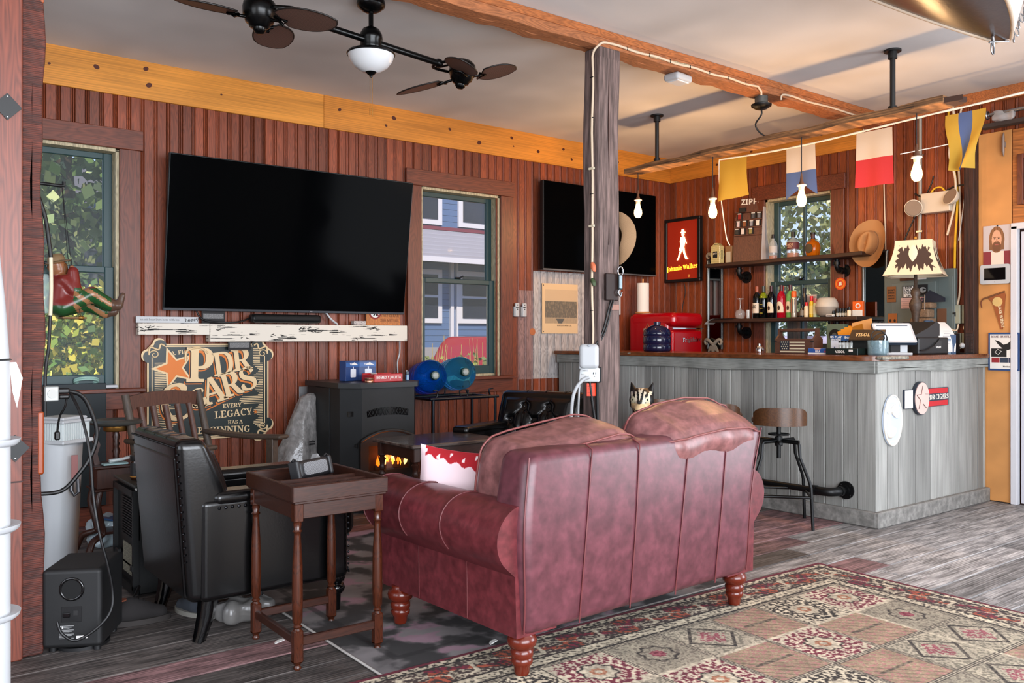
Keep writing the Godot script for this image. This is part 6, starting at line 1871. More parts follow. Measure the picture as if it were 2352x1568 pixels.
	put("pin", B.new().ball(V(0, 0.142, 0.004), V(0.006, 0.006, 0.004), 8), M.ink, po)
	var th := thing("wall_tablet", "white-framed wall control tablet with a dark screen below the portrait", "tablet", V(6.64, 1.663, 3.175), ONWALL2)
	put("case", B.new().prism(rrect(0.205, 0.142, 0.014), -0.012, 0.012), M.white, th)
	put("screen", B.new().box(V(0, 0.002, 0.0125), V(0.148, 0.088, 0.002)), M.black_gloss, th)
	put("button", B.new().cyl(V(0, -0.056, 0.012), V(0, -0.056, 0.0135), 0.005, 12), mat(Color(0.6, 0.6, 0.6), 0.4), th)
	var pe := thing("pennant", "old brown triangular souvenir pennant tied to a stick on the plywood", "pennant", V(6.64, 1.40, 3.19), ONWALL2)
	put("cloth", B.new().prism(pts2([-0.075, 0.10, 0.045, 0.135, 0.055, 0.11, 0.035, -0.14, 0.022, -0.14, -0.035, 0.055]), -0.003, 0.003), mat(Color(0.58, 0.32, 0.16), 0.9), pe)
	put("stick", B.new().cyl(V(-0.10, 0.085, 0.004), V(0.05, 0.135, 0.004), 0.006, 8), mat(Color(0.45, 0.28, 0.16), 0.8), pe)
	put("emblem", B.new().prism(oval(0.035, 0.034, 18, Vector2(0.0, 0.062)), 0.003, 0.0045), mat(Color(0.82, 0.68, 0.42), 0.8), pe)
	words(pe, "LAKE WINNI", 0.020, V(0.026, -0.045, 0.0035), mat(Color(0.86, 0.80, 0.66), 0.8), V(0, 0, -1.42))
	put("tie", B.new().tube(curve([V(-0.10, 0.085, 0.004), V(-0.115, 0.06, 0.006), V(-0.11, 0.02, 0.004)], 4), 0.004, 5), mat(Color(0.42, 0.22, 0.14), 0.9), pe)
	var fy := thing("calendar_flyer", "blue-bordered printed flyer with a black bird picture hanging over the bar end", "flyer", V(6.635, 1.098, 3.235), ONWALL2)
	put("sheet", B.new().box(Vector3.ZERO, V(0.212, 0.275, 0.006)), mat(Color(0.10, 0.24, 0.44), 0.6), fy)
	put("page", B.new().box(V(0, 0, 0.0035), V(0.188, 0.25, 0.002)), M.paper, fy)
	var bird := B.new()
	bird.prism(pts2([-0.06, 0.085, -0.03, 0.075, 0.0, 0.05, 0.03, 0.06, 0.055, 0.09, 0.06, 0.12, 0.085, 0.12, 0.088, 0.02, 0.06, -0.01, 0.055, 0.025, 0.03, 0.01, -0.01, 0.025, -0.04, 0.055]), 0.0045, 0.0055)
	put("bird", bird, M.ink, fy)
	put("dark_panel", B.new().box(V(-0.032, -0.008, 0.0048), V(0.105, 0.062, 0.001)), M.ink, fy)
	put("square", B.new().tube([V(-0.06, -0.005, 0.006), V(-0.04, 0.018, 0.006), V(-0.015, 0.002, 0.006), V(-0.037, -0.022, 0.006)], 0.0022, 4, true), M.paper, fy)
	for i in 3:
		put("picture", B.new().box(V(-0.055 + i * 0.058, -0.062, 0.0048), V(0.055, 0.035, 0.001)), [mat(Color(0.55, 0.12, 0.15), 0.6), mat(Color(0.15, 0.2, 0.28), 0.6), mat(Color(0.18, 0.2, 0.3), 0.6)][i], fy)
	words(fy, "ROAD HUSTLER", 0.014, V(-0.01, 0.108, 0.005), mat(Color(0.35, 0.18, 0.22), 0.6), Vector3.ZERO, true)
	words(fy, "Motion", 0.010, V(0.02, -0.108, 0.005), M.ink, Vector3.ZERO, true)
	var cl := thing("boat_cleat", "weathered metal cleat screwed upright to the top of the plywood panel", "cleat", V(6.645, 2.60, 3.235), ONWALL2)
	put("horn", B.new().tube([V(0, -0.085, 0.012), V(0, -0.05, 0.022), V(0, 0.05, 0.022), V(0, 0.085, 0.012)], [0.004, 0.011, 0.011, 0.004], 8), mat(Color(0.55, 0.48, 0.44), 0.5, 0.4), cl)
	put("foot", B.new().box(V(0, 0, 0.006), V(0.02, 0.04, 0.014), 0.002), mat(Color(0.5, 0.44, 0.4), 0.5, 0.4), cl)
	var sx := thing("conduit_end", "open metal conduit end wrapped in clear plastic above the plywood panel", "conduit", V(6.56, 2.815, 3.16))
	put("pipe", B.new().cyl(V(0, 0.0, 0.0), V(0, 0.01, 0.9), 0.014, 12), M.steel, sx)
	var rg := []
	for i in 16:
		rg.append(V(cos(TAU * i / 16) * 0.026, sin(TAU * i / 16) * 0.026, -0.005))
	put("fitting", B.new().tube(rg, 0.008, 7, true), M.steel, sx)
	put("wrap", B.new().rbox(V(0.01, -0.02, 0.10), V(0.05, 0.075, 0.16), 0.02, 6, func(p): return p + V(0.006 * sin(p.z * 60.0), 0.01 * sin(p.z * 35.0 + p.x * 50.0), 0)), glass(Color(0.85, 0.85, 0.85), 0.35), sx)
	put("ledge", B.new().box(V(0.03, -0.075, 0.42), V(0.08, 0.03, 0.95), 0.003), mat(Color(0.22, 0.17, 0.15), 0.8), sx)
	# round sticker and hook by the window
	var rs := thing("round_sticker", "round orange sticker with a pale anchor emblem on the window casing", "sticker", V(6.636, 1.655, 1.935), ONWALL2)
	put("disc", B.new().prism(oval(0.052, 0.052, 28), 0.0, 0.004), mat(Color(0.80, 0.26, 0.06), 0.4), rs)
	put("ring", B.new().prism(oval(0.042, 0.042, 28), 0.003, 0.005), mat(Color(0.86, 0.50, 0.10), 0.4), rs)
	put("emblem", B.new().prism(oval(0.030, 0.030, 20), 0.004, 0.006), mat(Color(0.78, 0.24, 0.08), 0.4), rs)
	put("figure", B.new().prism(pts2([-0.015, -0.018, 0.018, -0.012, 0.012, 0.018, -0.008, 0.012]), 0.005, 0.007), M.cream, rs)
	# hats
	hat("cowboy_hat", "tan felt cowboy hat hanging on the bar wall right of the shelves", V(6.57, 1.965, 2.235), V(0.0, ONWALL2 + 0.1, -0.25), 0.145, 0.195, mat(Color(0.66, 0.47, 0.29), 0.95))
	hat("straw_hat", "pale straw hat hung edge-on from the side of the timber post", V(3.685, 1.80, 2.25), V(0.0, PI / 2 - 0.15, 0.0), 0.13, 0.165, grained(Color(0.78, 0.62, 0.46), T.weave, V(40, 40, 40), 0.9, 0.02, false))

# a hat hung flat: brim in local x, y; crown towards local z
func hat(called: String, label: String, at: Vector3, turn: Vector3, rx: float, ry: float, m: Material) -> void:
	var o := thing(called, label, "hat", at)
	o.rotation = turn
	var brim := func(u, v):
		var a: float = u * TAU
		var r := lerpf(0.48, 1.0, v)
		var c := V(cos(a) * rx * r, sin(a) * ry * r, 0)
		c.z = 0.055 * pow(v, 2.0) * pow(absf(cos(a)), 1.5) + 0.004 * sin(a * 3.0)
		return c
	put("brim", B.new().cloth(brim, 40, 8, V(0, 0, 1), 0.004), m, o)
	var crown := func(u, v):
		var a: float = u * TAU
		var r := (1.0 - pow(v, 3.5)) if v > 0.0 else 1.0
		var h := 0.11 * sin(minf(1.0, v * 1.25) * PI / 2)
		var p := V(cos(a) * rx * 0.5 * r * (1.0 - 0.16 * v), sin(a) * ry * 0.52 * r * (1.0 - 0.1 * v), h)
		p.z -= 0.040 * exp(-pow(p.x / 0.016, 2)) * smoothstep(0.35, 0.9, v) + 0.02 * smoothstep(0.05, 0.09, p.y) * exp(-pow((absf(p.x) - 0.035) / 0.015, 2)) * v
		return p
	put("crown", B.new().sheet(crown, 40, 16, Vector3.ZERO).outward(V(0, 0, 0.03)), m, o)
	var band := []
	for i in 30:
		band.append(V(cos(TAU * i / 30) * rx * 0.495, sin(TAU * i / 30) * ry * 0.515, 0.012))
	put("hat_band", B.new().tube(band, 0.0055, 6, true), mat(Color(0.50, 0.36, 0.24), 0.9), o)

func build_screens() -> void:
	var glassy := mat(Color(0.012, 0.014, 0.018), 0.10)
	glassy.metallic_specular = 0.08
	var rimm := mat(Color(0.12, 0.14, 0.15), 0.35, 0.5)
	var t := thing("television", "very large black flat-screen television tilted forward on the wall above the birch shelf", "television", V(2.567, 1.896, 0.125))
	t.rotation.x = 0.145
	put("case", B.new().box(V(0, 0, 0), V(1.838, 1.036, 0.03), 0.004), rimm, t)
	put("screen", B.new().box(V(0, 0.006, 0.0155), V(1.826, 1.012, 0.002)), glassy, t)
	put("lower_bezel", B.new().box(V(0, -0.508, 0.016), V(1.838, 0.016, 0.006), 0.001), mat(Color(0.22, 0.23, 0.25), 0.35, 0.5), t)
	put("maker_mark", B.new().box(V(0.13, -0.508, 0.0195), V(0.02, 0.006, 0.001)), mat(Color(0.5, 0.5, 0.52), 0.4), t)
	put("mount", B.new().box(V(0, 0.05, -0.05), V(0.5, 0.5, 0.06), 0.004), M.black, t)
	var u := thing("television", "smaller black flat-screen television on the wall partly hidden by the timber post", "television", V(5.615, 2.205, 0.085))
	put("case", B.new().box(Vector3.ZERO, V(1.455, 0.80, 0.05), 0.006), M.black, u)
	put("screen", B.new().box(V(0, 0.006, 0.0255), V(1.44, 0.78, 0.002)), glassy, u)
	put("lower_bezel", B.new().box(V(0, -0.394, 0.0265), V(1.455, 0.010, 0.004)), mat(Color(0.35, 0.36, 0.38), 0.4), u)
	put("mount", B.new().box(V(0, 0, -0.045), V(0.4, 0.4, 0.05)), M.black, u)
	tag(put("cable_cover", B.new().box(V(5.93, 1.62, 0.012), V(0.028, 0.40, 0.016), 0.004), M.white), "white cable cover running down the wall under the smaller television", "cable cover")
	# birch ledge in two boards
	var bm := grained(Color(0.83, 0.80, 0.75), T.fleck, V(0.9, 4.5, 4.5), 0.65)
	var s := thing("birch_ledge", "white birch-bark wall ledge of two staggered boards below the big television", "shelf", Vector3.ZERO)
	put("board", B.new().box(V(1.715, 1.257, 0.05), V(0.46, 0.078, 0.10), 0.003), bm, s)
	put("board", B.new().box(V(2.722, 1.233, 0.052), V(1.55, 0.122, 0.10), 0.003), bm, s)
	var brs := B.new()
	rng.seed = 5
	for k in [[1.51, 1.26, 9], [2.0, 1.26, 4], [2.42, 1.215, 7], [2.62, 1.26, 16], [2.72, 1.25, 12], [3.2, 1.27, 8], [2.2, 1.19, 3], [3.05, 1.19, 3]]:
		for i in k[2]:
			var a := rng.randf_range(-1.1, 1.1)
			var p := V(k[0] + rng.randf_range(-0.05, 0.05), k[1] + rng.randf_range(-0.015, 0.012), 0.103)
			brs.tube([p, p + V(cos(a) * 0.03, sin(a) * 0.016, 0)], [0.003, 0.001], 4)
	put("branch_scars", brs, M.ink, s)
	var gy := 1.297
	var h := thing("small_sign", "narrow white sign lettered about an old bear, left end of the birch ledge", "sign", V(1.675, gy, 0.07))
	put("board", B.new().box(V(0, 0.021, 0), V(0.40, 0.042, 0.012), 0.001), M.white, h)
	words(h, "an old bear lives here with his", 0.012, V(-0.05, 0.021, 0.0065), mat(Color(0.45, 0.45, 0.45), 0.7), Vector3.ZERO, true, 0.001, 0.98)
	words(h, "honey", 0.021, V(0.155, 0.022, 0.0065), M.ink, V(0, 0, 0.08), true)
	for k in 2:
		var ph := thing("photograph", ["black and white photograph leaning on the birch ledge beside the soundbar", "small dark photograph hanging below the ledge over the top of the cigar sign"][k], "photograph", V(1.985 if k == 0 else 2.155, gy if k == 0 else 1.115, 0.05 if k == 0 else 0.085))
		put("paper", B.new().box(V(0, 0.045 if k == 0 else 0.03, 0), V(0.16, 0.09 if k == 0 else 0.06, 0.004)), M.ink, ph)
		put("image", B.new().box(V(0, 0.05 if k == 0 else 0.032, 0.003), V(0.14, 0.035, 0.002)), grained(Color(0.55, 0.55, 0.55), T.weather, V(30, 30, 30), 0.5, 0, false), ph)
	var sb := thing("soundbar", "black rounded soundbar standing on the birch ledge under the big television", "soundbar", V(2.495, gy, 0.085))
	put("body", B.new().rbox(V(0, 0.038, 0), V(0.52, 0.062, 0.10), 0.028, 2), mat(Color(0.06, 0.07, 0.075), 0.35), sb)
	put("grille", B.new().rbox(V(0, 0.040, 0.012), V(0.50, 0.040, 0.082), 0.018, 2), grained(Color(0.05, 0.055, 0.06), T.weave, V(90, 90, 90), 0.8, 0.0, false), sb)
	put("end_cap", B.new().cyl(V(-0.262, 0.038, 0.0), V(-0.245, 0.038, 0.0), 0.028, 18), M.black, sb)
	put("end_cap", B.new().cyl(V(0.245, 0.038, 0.0), V(0.262, 0.038, 0.0), 0.028, 18), M.black, sb)
	var mb := thing("small_box", "small grey patterned box on the ledge between the soundbar and the orange sign", "box", V(3.09, gy, 0.06))
	put("body", B.new().box(V(0, 0.015, 0), V(0.10, 0.03, 0.05), 0.002), grained(Color(0.7, 0.66, 0.64), T.fleck, V(20, 20, 20), 0.6, 0, false), mb)
	var os := thing("warning_board", "orange wooden warning board with a no-walking symbol, half hidden behind the big television", "sign", V(3.315, gy, 0.04))
	put("board", B.new().box(V(0, 0.145, 0), V(0.30, 0.29, 0.012), 0.002), grained(Color(0.78, 0.46, 0.17), T.wood, V(5, 2, 5), 0.5, 0, false), os)
	put("symbol_ring", B.new().prism(oval(0.055, 0.055, 28, Vector2(-0.075, 0.10)), 0.006, 0.008), mat(Color(0.5, 0.08, 0.05), 0.6), os)
	put("symbol_face", B.new().prism(oval(0.042, 0.042, 24, Vector2(-0.075, 0.10)), 0.0075, 0.009), M.paper, os)
	put("walker", B.new().tube([V(-0.075, 0.12, 0.0095), V(-0.075, 0.095, 0.0095), V(-0.09, 0.07, 0.0095)], 0.005, 5).tube([V(-0.075, 0.095, 0.0095), V(-0.06, 0.07, 0.0095)], 0.005, 5).ball(V(-0.075, 0.13, 0.0095), V(0.006, 0.006, 0.003), 8), M.ink, os)
	put("slash", B.new().box(V(0, 0, 0), V(0.09, 0.009, 0.002)), mat(Color(0.5, 0.08, 0.05), 0.6), os, V(-0.075, 0.10, 0.0115), V(0, 0, -0.785))
	words(os, "STAY CLEAR", 0.021, V(0.055, 0.075, 0.0065), mat(Color(0.48, 0.26, 0.08), 0.6))
	words(os, "200 METERS", 0.021, V(0.055, 0.038, 0.0065), mat(Color(0.48, 0.26, 0.08), 0.6))
	tag(put("cable", B.new().tube(curve([V(1.86, 1.42, 0.04), V(1.90, 1.33, 0.06), V(2.0, 1.305, 0.105), V(2.15, 1.31, 0.105), V(2.26, 1.35, 0.06)], 6), 0.006, 6), M.cable_black), "black cable sagging along the ledge from the big television to the soundbar", "cable")
	tag(put("cable", B.new().tube(curve([V(2.82, 1.40, 0.04), V(2.86, 1.34, 0.06), V(2.92, 1.30, 0.05)], 6), 0.008, 6), M.white), "short white cable hanging from the television behind the ledge", "cable")
	tag(put("cable", B.new().tube(curve([V(3.47, 1.18, 0.03), V(3.475, 1.08, 0.02), V(3.455, 1.0, 0.02), V(3.46, 0.90, 0.02)], 6), 0.006, 6), M.white), "white cord hanging down the wall from the right end of the birch ledge", "cable")
	# remotes, poster, wood spot
	for i in 2:
		var r := thing("remote_holder", ["white remote control in a wall cradle, left of the pair", "white remote control in a wall cradle, right of the pair, next to the old print"][i], "remote control", V(4.65 + 0.082 * i, 1.444, 0.02))
		put("cradle", B.new().rbox(V(0, -0.015, 0.0), V(0.056, 0.09, 0.03), 0.008, 1), mat(Color(0.72, 0.72, 0.72), 0.5), r)
		put("remote", B.new().rbox(V(0.002, 0.0, 0.012), V(0.046, 0.122, 0.022), 0.009, 1), M.white, r)
		for k in [[0, 0.042], [-0.012, 0.022], [0.012, 0.022], [0, 0.004], [0, 0.022]]:
			put("key", B.new().ball(V(k[0], k[1], 0.0235), V(0.0055, 0.0055, 0.002), 8), M.ink, r)
	var wim: Image = T.weather.get_image()
	var mp := grey_to_print(128, func(u, v):
		var c := Color(0.82, 0.70, 0.54)
		if u > 0.08 and u < 0.98 and v > 0.12 and v < 0.80:
			c = Color(0.76, 0.65, 0.51)
			if v > 0.35:
				var g: float = wim.get_pixel(int(u * 255) * 3 % 256, int(v * 600) % 256).r
				c = c.lerp(Color(0.30, 0.29, 0.27), clampf(g * 1.3 - 0.15, 0.0, 0.8) * (1.0 if v < 0.68 else 0.35))
			if v > 0.70 and absf(u - 0.5) < 0.12 * (1.0 - (v - 0.70) * 6.0): c = Color(0.33, 0.33, 0.32)
		return c)
	var po := thing("old_print", "yellowed bird's-eye town print pinned to the wall left of the timber post", "print", V(5.17, 1.465, 0.012))
	put("sheet", B.new().box(Vector3.ZERO, V(0.43, 0.455, 0.004)), printed(mp, 0.8), po)
	words(po, "WATERTOWN, N.H.", 0.013, V(0.05, -0.155, 0.003), mat(Color(0.4, 0.33, 0.26), 0.8), Vector3.ZERO, true)
	for q in [V(-0.2, 0.21, 0.003), V(-0.2, -0.21, 0.003)]:
		put("tack", B.new().ball(q, V(0.005, 0.005, 0.003), 8), M.ink, po)
	tag(put("wood_plug", B.new().prism(oval(0.032, 0.033, 24, Vector2(4.852, 1.252)), 0.0, 0.004), mat(Color(0.66, 0.38, 0.22), 0.6)), "round pale wooden plug set in the whitened wall boards", "plug")

func build_cigar_sign() -> void:
	var o := thing("cigar_sign", "large dark green cigar shop sign with a big orange star, leaning under the birch ledge", "sign", V(1.97, 0.83, 0.035))
	var green := mat(Color(0.05, 0.11, 0.105), 0.35)
	var cr := mat(Color(0.84, 0.73, 0.56), 0.5)
	var og := mat(Color(0.80, 0.42, 0.06), 0.5)
	var blackish := mat(Color(0.045, 0.035, 0.025), 0.5)
	# outline with scrolled corners
	var ol := pts2([])
	var hw := 0.425
	var hh := 0.335
	for q in [[1, 1], [-1, 1], [-1, -1], [1, -1]]:
		var bits := []
		for i in 9:
			var a := lerpf(-PI * 0.55, PI * 0.5, i / 8.0)
			bits.append(Vector2(hw - 0.005 + 0.032 * cos(a), hh - 0.085 + 0.040 * sin(a)))
		for i in 9:
			var a := lerpf(0.0, PI * 1.05, i / 8.0)
			bits.append(Vector2(hw - 0.085 + 0.040 * cos(a), hh - 0.002 + 0.034 * sin(a)))
		if q[0] * q[1] < 0:
			bits.reverse()
		for b in bits:
			ol.append(Vector2(b.x * q[0], b.y * q[1]))
	put("plate", B.new().prism(ol, -0.006, 0.0), cr, o)
	var inner := pts2([])
	for p in ol:
		inner.append(p * Vector2(0.975, 0.968))
	put("green_face", B.new().prism(inner, -0.002, 0.002), green, o)
	for s in [-1, 1]:
		put("border_line", B.new().box(V(s * 0.385, 0, 0.0025), V(0.006, 0.48, 0.002)), cr, o)
		put("border_line", B.new().box(V(0, s * 0.31, 0.0025), V(0.60, 0.006, 0.002)), cr, o)
	# stripes, one set down each side
	for i in 40:
		var y := 0.20 - i * 0.0118
		var l := 0.11 + 0.03 * sin(i * 1.3)
		put("stripe", B.new().box(V(-0.368 + l / 2, y, 0.0025), V(l, 0.0048, 0.002)), cr, o)
		if y < 0.19:
			var r := 0.05 + 0.02 * sin(i * 0.9) + (0.10 if y < -0.04 and y > -0.10 else 0.0)
			put("stripe", B.new().box(V(0.372 - r / 2, y, 0.0025), V(r, 0.0048, 0.002)), cr, o)
	for i in 9:
		put("stripe", B.new().box(V(0.325, 0.29 - i * 0.0118, 0.0025), V(0.05, 0.005, 0.002)), cr, o)
	# the star
	put("star_edge", B.new().prism(star(0.150, 0.064, 0.33), 0.002, 0.0045), cr, o, V(-0.245, 0.165, 0))
	put("star", B.new().prism(star(0.118, 0.050, 0.33), 0.004, 0.006), og, o, V(-0.245, 0.165, 0))
	# lettering, each letter over its orange drop shade
	for k in [["P", -0.075, 0.175, 0.225, -0.02, 1.0], ["D", 0.088, 0.185, 0.155, 0.14, 0.95], ["R", 0.215, 0.21, 0.150, 0.12, 1.0], ["C", -0.245, -0.075, 0.24, 0.1, 0.95], ["I", -0.135, -0.06, 0.11, 0.3, 1.0], ["G", -0.085, -0.05, 0.13, 0.25, 0.9], ["A", 0.012, 0.0, 0.175, 0.27, 0.95], ["R", 0.140, 0.04, 0.165, 0.27, 0.95], ["S", 0.262, 0.075, 0.160, 0.22, 1.05]]:
		words(o, k[0], k[3], V(k[1] - 0.012, k[2] - 0.016, 0.0045), og, V(0, 0, k[4]), true, 0.003, k[5])
		words(o, k[0], k[3] * 1.04, V(k[1] - 0.004, k[2] - 0.005, 0.006), blackish, V(0, 0, k[4]), true, 0.003, k[5])
		words(o, k[0], k[3], V(k[1], k[2], 0.0085), cr, V(0, 0, k[4]), true, 0.003, k[5])
	put("swash", B.new().tube(curve([V(-0.17, 0.21, 0.0085), V(-0.16, 0.28, 0.0085), V(-0.08, 0.30, 0.0085), V(-0.02, 0.265, 0.0085)], 6), 0.008, 6), cr, o)
	put("underline", B.new().box(Vector3.ZERO, V(0.22, 0.007, 0.002)), og, o, V(0.07, -0.085, 0.003), V(0, 0, 0.42))
	words(o, "A. Flores", 0.026, V(-0.185, 0.272, 0.003), cr, V(0, 0, 0.12), true)
	words(o, "EVERY", 0.028, V(0.150, -0.105, 0.003), cr, V(0, 0, 0.04), true)
	words(o, "LEGACY", 0.046, V(0.160, -0.160, 0.003), cr, V(0, 0, 0.05), true, 0.002, 1.0)
	words(o, "HAS A", 0.024, V(0.172, -0.222, 0.003), cr, Vector3.ZERO, true)
	words(o, "BEGINNING", 0.044, V(0.095, -0.272, 0.003), cr, V(0, 0, -0.02), true, 0.002, 1.0)
	put("small_star", B.new().prism(star(0.016, 0.007), 0.002, 0.005), og, o, V(0.318, -0.158, 0))
	for q in [[1, 1], [-1, 1], [1, -1], [-1, -1]]:
		var c := V(q[0] * 0.375, q[1] * 0.285, 0.004)
		var sp := []
		for i in 20:
			var a := i * 0.42
			var r := 0.034 * (1.0 - i / 24.0)
			sp.append(c + V(q[0] * (cos(a) * r - 0.005), q[1] * (sin(a) * r * 0.9 - 0.028), 0))
		put("scroll", B.new().tube(sp, 0.0042, 5), cr, o)
		put("scroll", B.new().tube(curve([c + V(q[0] * 0.03, q[1] * -0.03, 0), c + V(q[0] * 0.02, q[1] * 0.02, 0), c + V(q[0] * -0.03, q[1] * 0.005, 0), c + V(q[0] * -0.045, q[1] * 0.04, 0), c + V(q[0] * -0.07, q[1] * 0.03, 0)], 5), 0.007, 5), cr, o)

func build_stove() -> void:
	var o := thing("pellet_stove", "dark grey steel pellet stove with a small fire glowing behind its glass door", "stove", V(2.945, 0, 0.40))
	var sm := grained(Color(0.105, 0.11, 0.115), T.cloud, V(3, 3, 3), 0.55, 0, false)
	sm.metallic = 0.3
	var plan := func(g): return pts2([-0.30 - g, 0.28, 0.30 + g, 0.28, 0.30 + g, -0.24 - g, 0.22 + g, -0.355 - g, -0.19 - g, -0.355 - g, -0.30 - g, -0.24 - g])
	var up := Transform3D(Basis(Vector3.RIGHT, -PI / 2), Vector3.ZERO)
	var body := B.new()
	body.x = up
	body.prism(plan.call(0.0), 0.06, 0.855)
	put("body", body, sm, o)
	var tp := B.new()
	tp.x = up
	tp.prism(plan.call(0.018), 0.855, 0.89)
	put("top_plate", tp, mat(Color(0.13, 0.135, 0.14), 0.4, 0.3), o)
	var bs := B.new()
	bs.x = up
	bs.prism(plan.call(-0.03), 0.0, 0.06)
	put("plinth", bs, M.black, o)
	# side panel joint
	put("side_panel", B.new().box(V(-0.302, 0.46, -0.02), V(0.006, 0.78, 0.22), 0.002), sm, o)
	# arched vent with its lattice, and a small side vent
	var vent := pts2([-0.16, 0.655])
	for i in 13:
		var u := i / 6.0 - 1.0
		vent.append(Vector2(u * 0.165, 0.695 + 0.028 * (1 - u * u)))
	vent.append(Vector2(0.16, 0.655))
	for i in 9:
		var u := 1.0 - i / 4.0
		vent.append(Vector2(u * 0.15, 0.655 + 0.012 * (1 - u * u)))
	var vt := put("vent", B.new().prism(vent, 0.350, 0.3565), M.black_gloss, o, V(0.01, 0, 0))
	var lat := B.new()
	for i in 12:
		for s in [-1, 1]:
			var x := -0.145 + i * 0.0265
			if absf(x) < 0.03: continue
			lat.tube([V(x - s * 0.012, 0.664, 0.358), V(x + s * 0.012, 0.70 + 0.02 * (1 - pow(x / 0.16, 2)), 0.358)], 0.0022, 4)
	lat.tube(curve([V(-0.012, 0.665, 0.358), V(-0.015, 0.69, 0.358), V(0.004, 0.715, 0.358), V(0.0, 0.69, 0.358), V(0.014, 0.67, 0.358)], 4), 0.0035, 5)
	put("lattice", lat, sm, vt)
	put("side_vent", B.new().box(V(-0.245, 0.68, 0.305), V(0.05, 0.035, 0.012)), M.black_gloss, o, V(0.0, 0, 0), V(0, 0.0, 0))
	# arched door with glass and fire
	var dr := pts2([-0.215, 0.20, 0.225, 0.20])
	for i in 15:
		var u := 1.0 - i / 7.0
		dr.append(Vector2(0.005 + u * 0.22, 0.50 + 0.065 * (1 - u * u)))
	var hole := pts2([-0.155, 0.29, -0.155, 0.46, 0.165, 0.46, 0.165, 0.29])
	var ring := B.new()
	# door as a frame round the glass
	ring.prism(pts2([-0.215, 0.20, 0.225, 0.20, 0.225, 0.29, -0.215, 0.29]), 0.355, 0.385)
	ring.prism(pts2([-0.215, 0.29, -0.155, 0.29, -0.155, 0.46, -0.215, 0.46]), 0.355, 0.385)
	ring.prism(pts2([0.165, 0.29, 0.225, 0.29, 0.225, 0.46, 0.165, 0.46]), 0.355, 0.385)
	var arch := pts2([0.225, 0.46])
	for i in 15:
		var u := 1.0 - i / 7.0
		arch.append(Vector2(0.005 + u * 0.22, 0.50 + 0.065 * (1 - u * u)))
	arch.append(Vector2(-0.215, 0.46))
	ring.prism(arch, 0.355, 0.385)
	var bead := []
	for i in 15:
		var u := i / 7.0 - 1.0
		bead.append(V(0.005 + u * 0.22, 0.497 + 0.065 * (1 - u * u), 0.386))
	ring.tube(bead, 0.011, 8)
	var door := put("door", ring, sm, o)
	put("firebox", B.new().box(V(0.005, 0.375, 0.357), V(0.32, 0.17, 0.003)), mat(Color(0.20, 0.08, 0.03), 0.8), door)
	var fire := [Color(1.0, 0.42, 0.07), Color(1.0, 0.66, 0.20), Color(1.0, 0.86, 0.52)]
	for i in 9:
		var x := -0.08 + 0.026 * i + 0.006 * sin(i * 5.0)
		var h := 0.05 + 0.06 * absf(sin(i * 2.1 + 0.6))
		put("flame", B.new().lathe(prof([0.002, 0, 0.013, 0.02 * 1.0, 0.012, h * 0.5, 0.004, h * 0.85, 0, h]), 8), glow(fire[i % 3], 1.6), door, V(x, 0.305 + 0.004 * (i % 3), 0.372 - 0.004 * (i % 2)), V(0, 0, 0.25 * sin(i * 3.0)))
	put("log", B.new().rbox(V(0.04, 0.32, 0.374), V(0.11, 0.05, 0.016), 0.007, 1).rbox(V(-0.06, 0.31, 0.374), V(0.09, 0.035, 0.014), 0.006, 1), mat(Color(0.09, 0.065, 0.05), 0.9), door)
	put("glass", B.new().box(V(0.005, 0.375, 0.384), V(0.32, 0.17, 0.002)), glass(Color(0.3, 0.2, 0.1), 0.05), door)
	for y in [0.26, 0.47]:
		put("hinge", B.new().cyl(V(-0.225, y - 0.02, 0.375), V(-0.225, y + 0.02, 0.375), 0.008, 8).box(V(-0.235, y, 0.365), V(0.025, 0.02, 0.02), 0.002), M.iron, door)
	var fl := OmniLight3D.new()
	fl.name = "fire_light"
	fl.light_color = Color(1.0, 0.5, 0.15)
	fl.light_energy = 0.04
	fl.light_size = 0.05
	fl.shadow_enabled = true
	door.add_child(fl)
	fl.position = V(0.0, 0.38, 0.42)
	# things on the stove
	var top := 0.8915
	for i in 2:
		var bx := thing("torch_carton", ["blue torch lighter carton with a white picture, left of two on the stove", "blue torch lighter carton with a white picture, right of two on the stove"][i], "box", V(2.83 + 0.135 * i, top, 0.42), 0.25 - 0.45 * i)
		put("body", B.new().box(V(0, 0.0715, 0), V(0.125, 0.143, 0.07), 0.001), mat(Color(0.10, 0.22, 0.42), 0.4), bx)
		put("sky_panel", B.new().box(V(0, 0.115, 0.0355), V(0.122, 0.03, 0.001)), mat(Color(0.16, 0.34, 0.58), 0.4), bx)
		put("mountain", B.new().prism(pts2([-0.02, 0.112, 0.015, 0.132, 0.05, 0.112]), 0.0355, 0.0368), M.paper, bx)
		put("torch_picture", B.new().prism(rrect(0.05, 0.06, 0.008, Vector2(0.005, 0.055)), 0.0355, 0.0370).box(V(0.005, 0.092, 0.0362), V(0.008, 0.02, 0.001)), mat(Color(0.80, 0.82, 0.86), 0.4), bx)
		words(bx, "TORCH", 0.012, V(0, 0.12, 0.0362), M.paper)
	var at := thing("cigar_ashtray", "square red cigar ashtray with white lettering in front of the blue cartons on the stove", "ashtray", V(2.985, top, 0.62), 0.05)
	var rm := mat(Color(0.66, 0.05, 0.08), 0.3)
	put("body", B.new().box(V(0, 0.008, 0), V(0.235, 0.016, 0.17), 0.003).box(V(0, 0.032, 0.075), V(0.235, 0.048, 0.02), 0.004).box(V(0, 0.032, -0.075), V(0.235, 0.048, 0.02), 0.004).box(V(-0.108, 0.028, 0), V(0.02, 0.040, 0.15), 0.004).box(V(0.108, 0.028, 0), V(0.02, 0.040, 0.15), 0.004), rm, at)
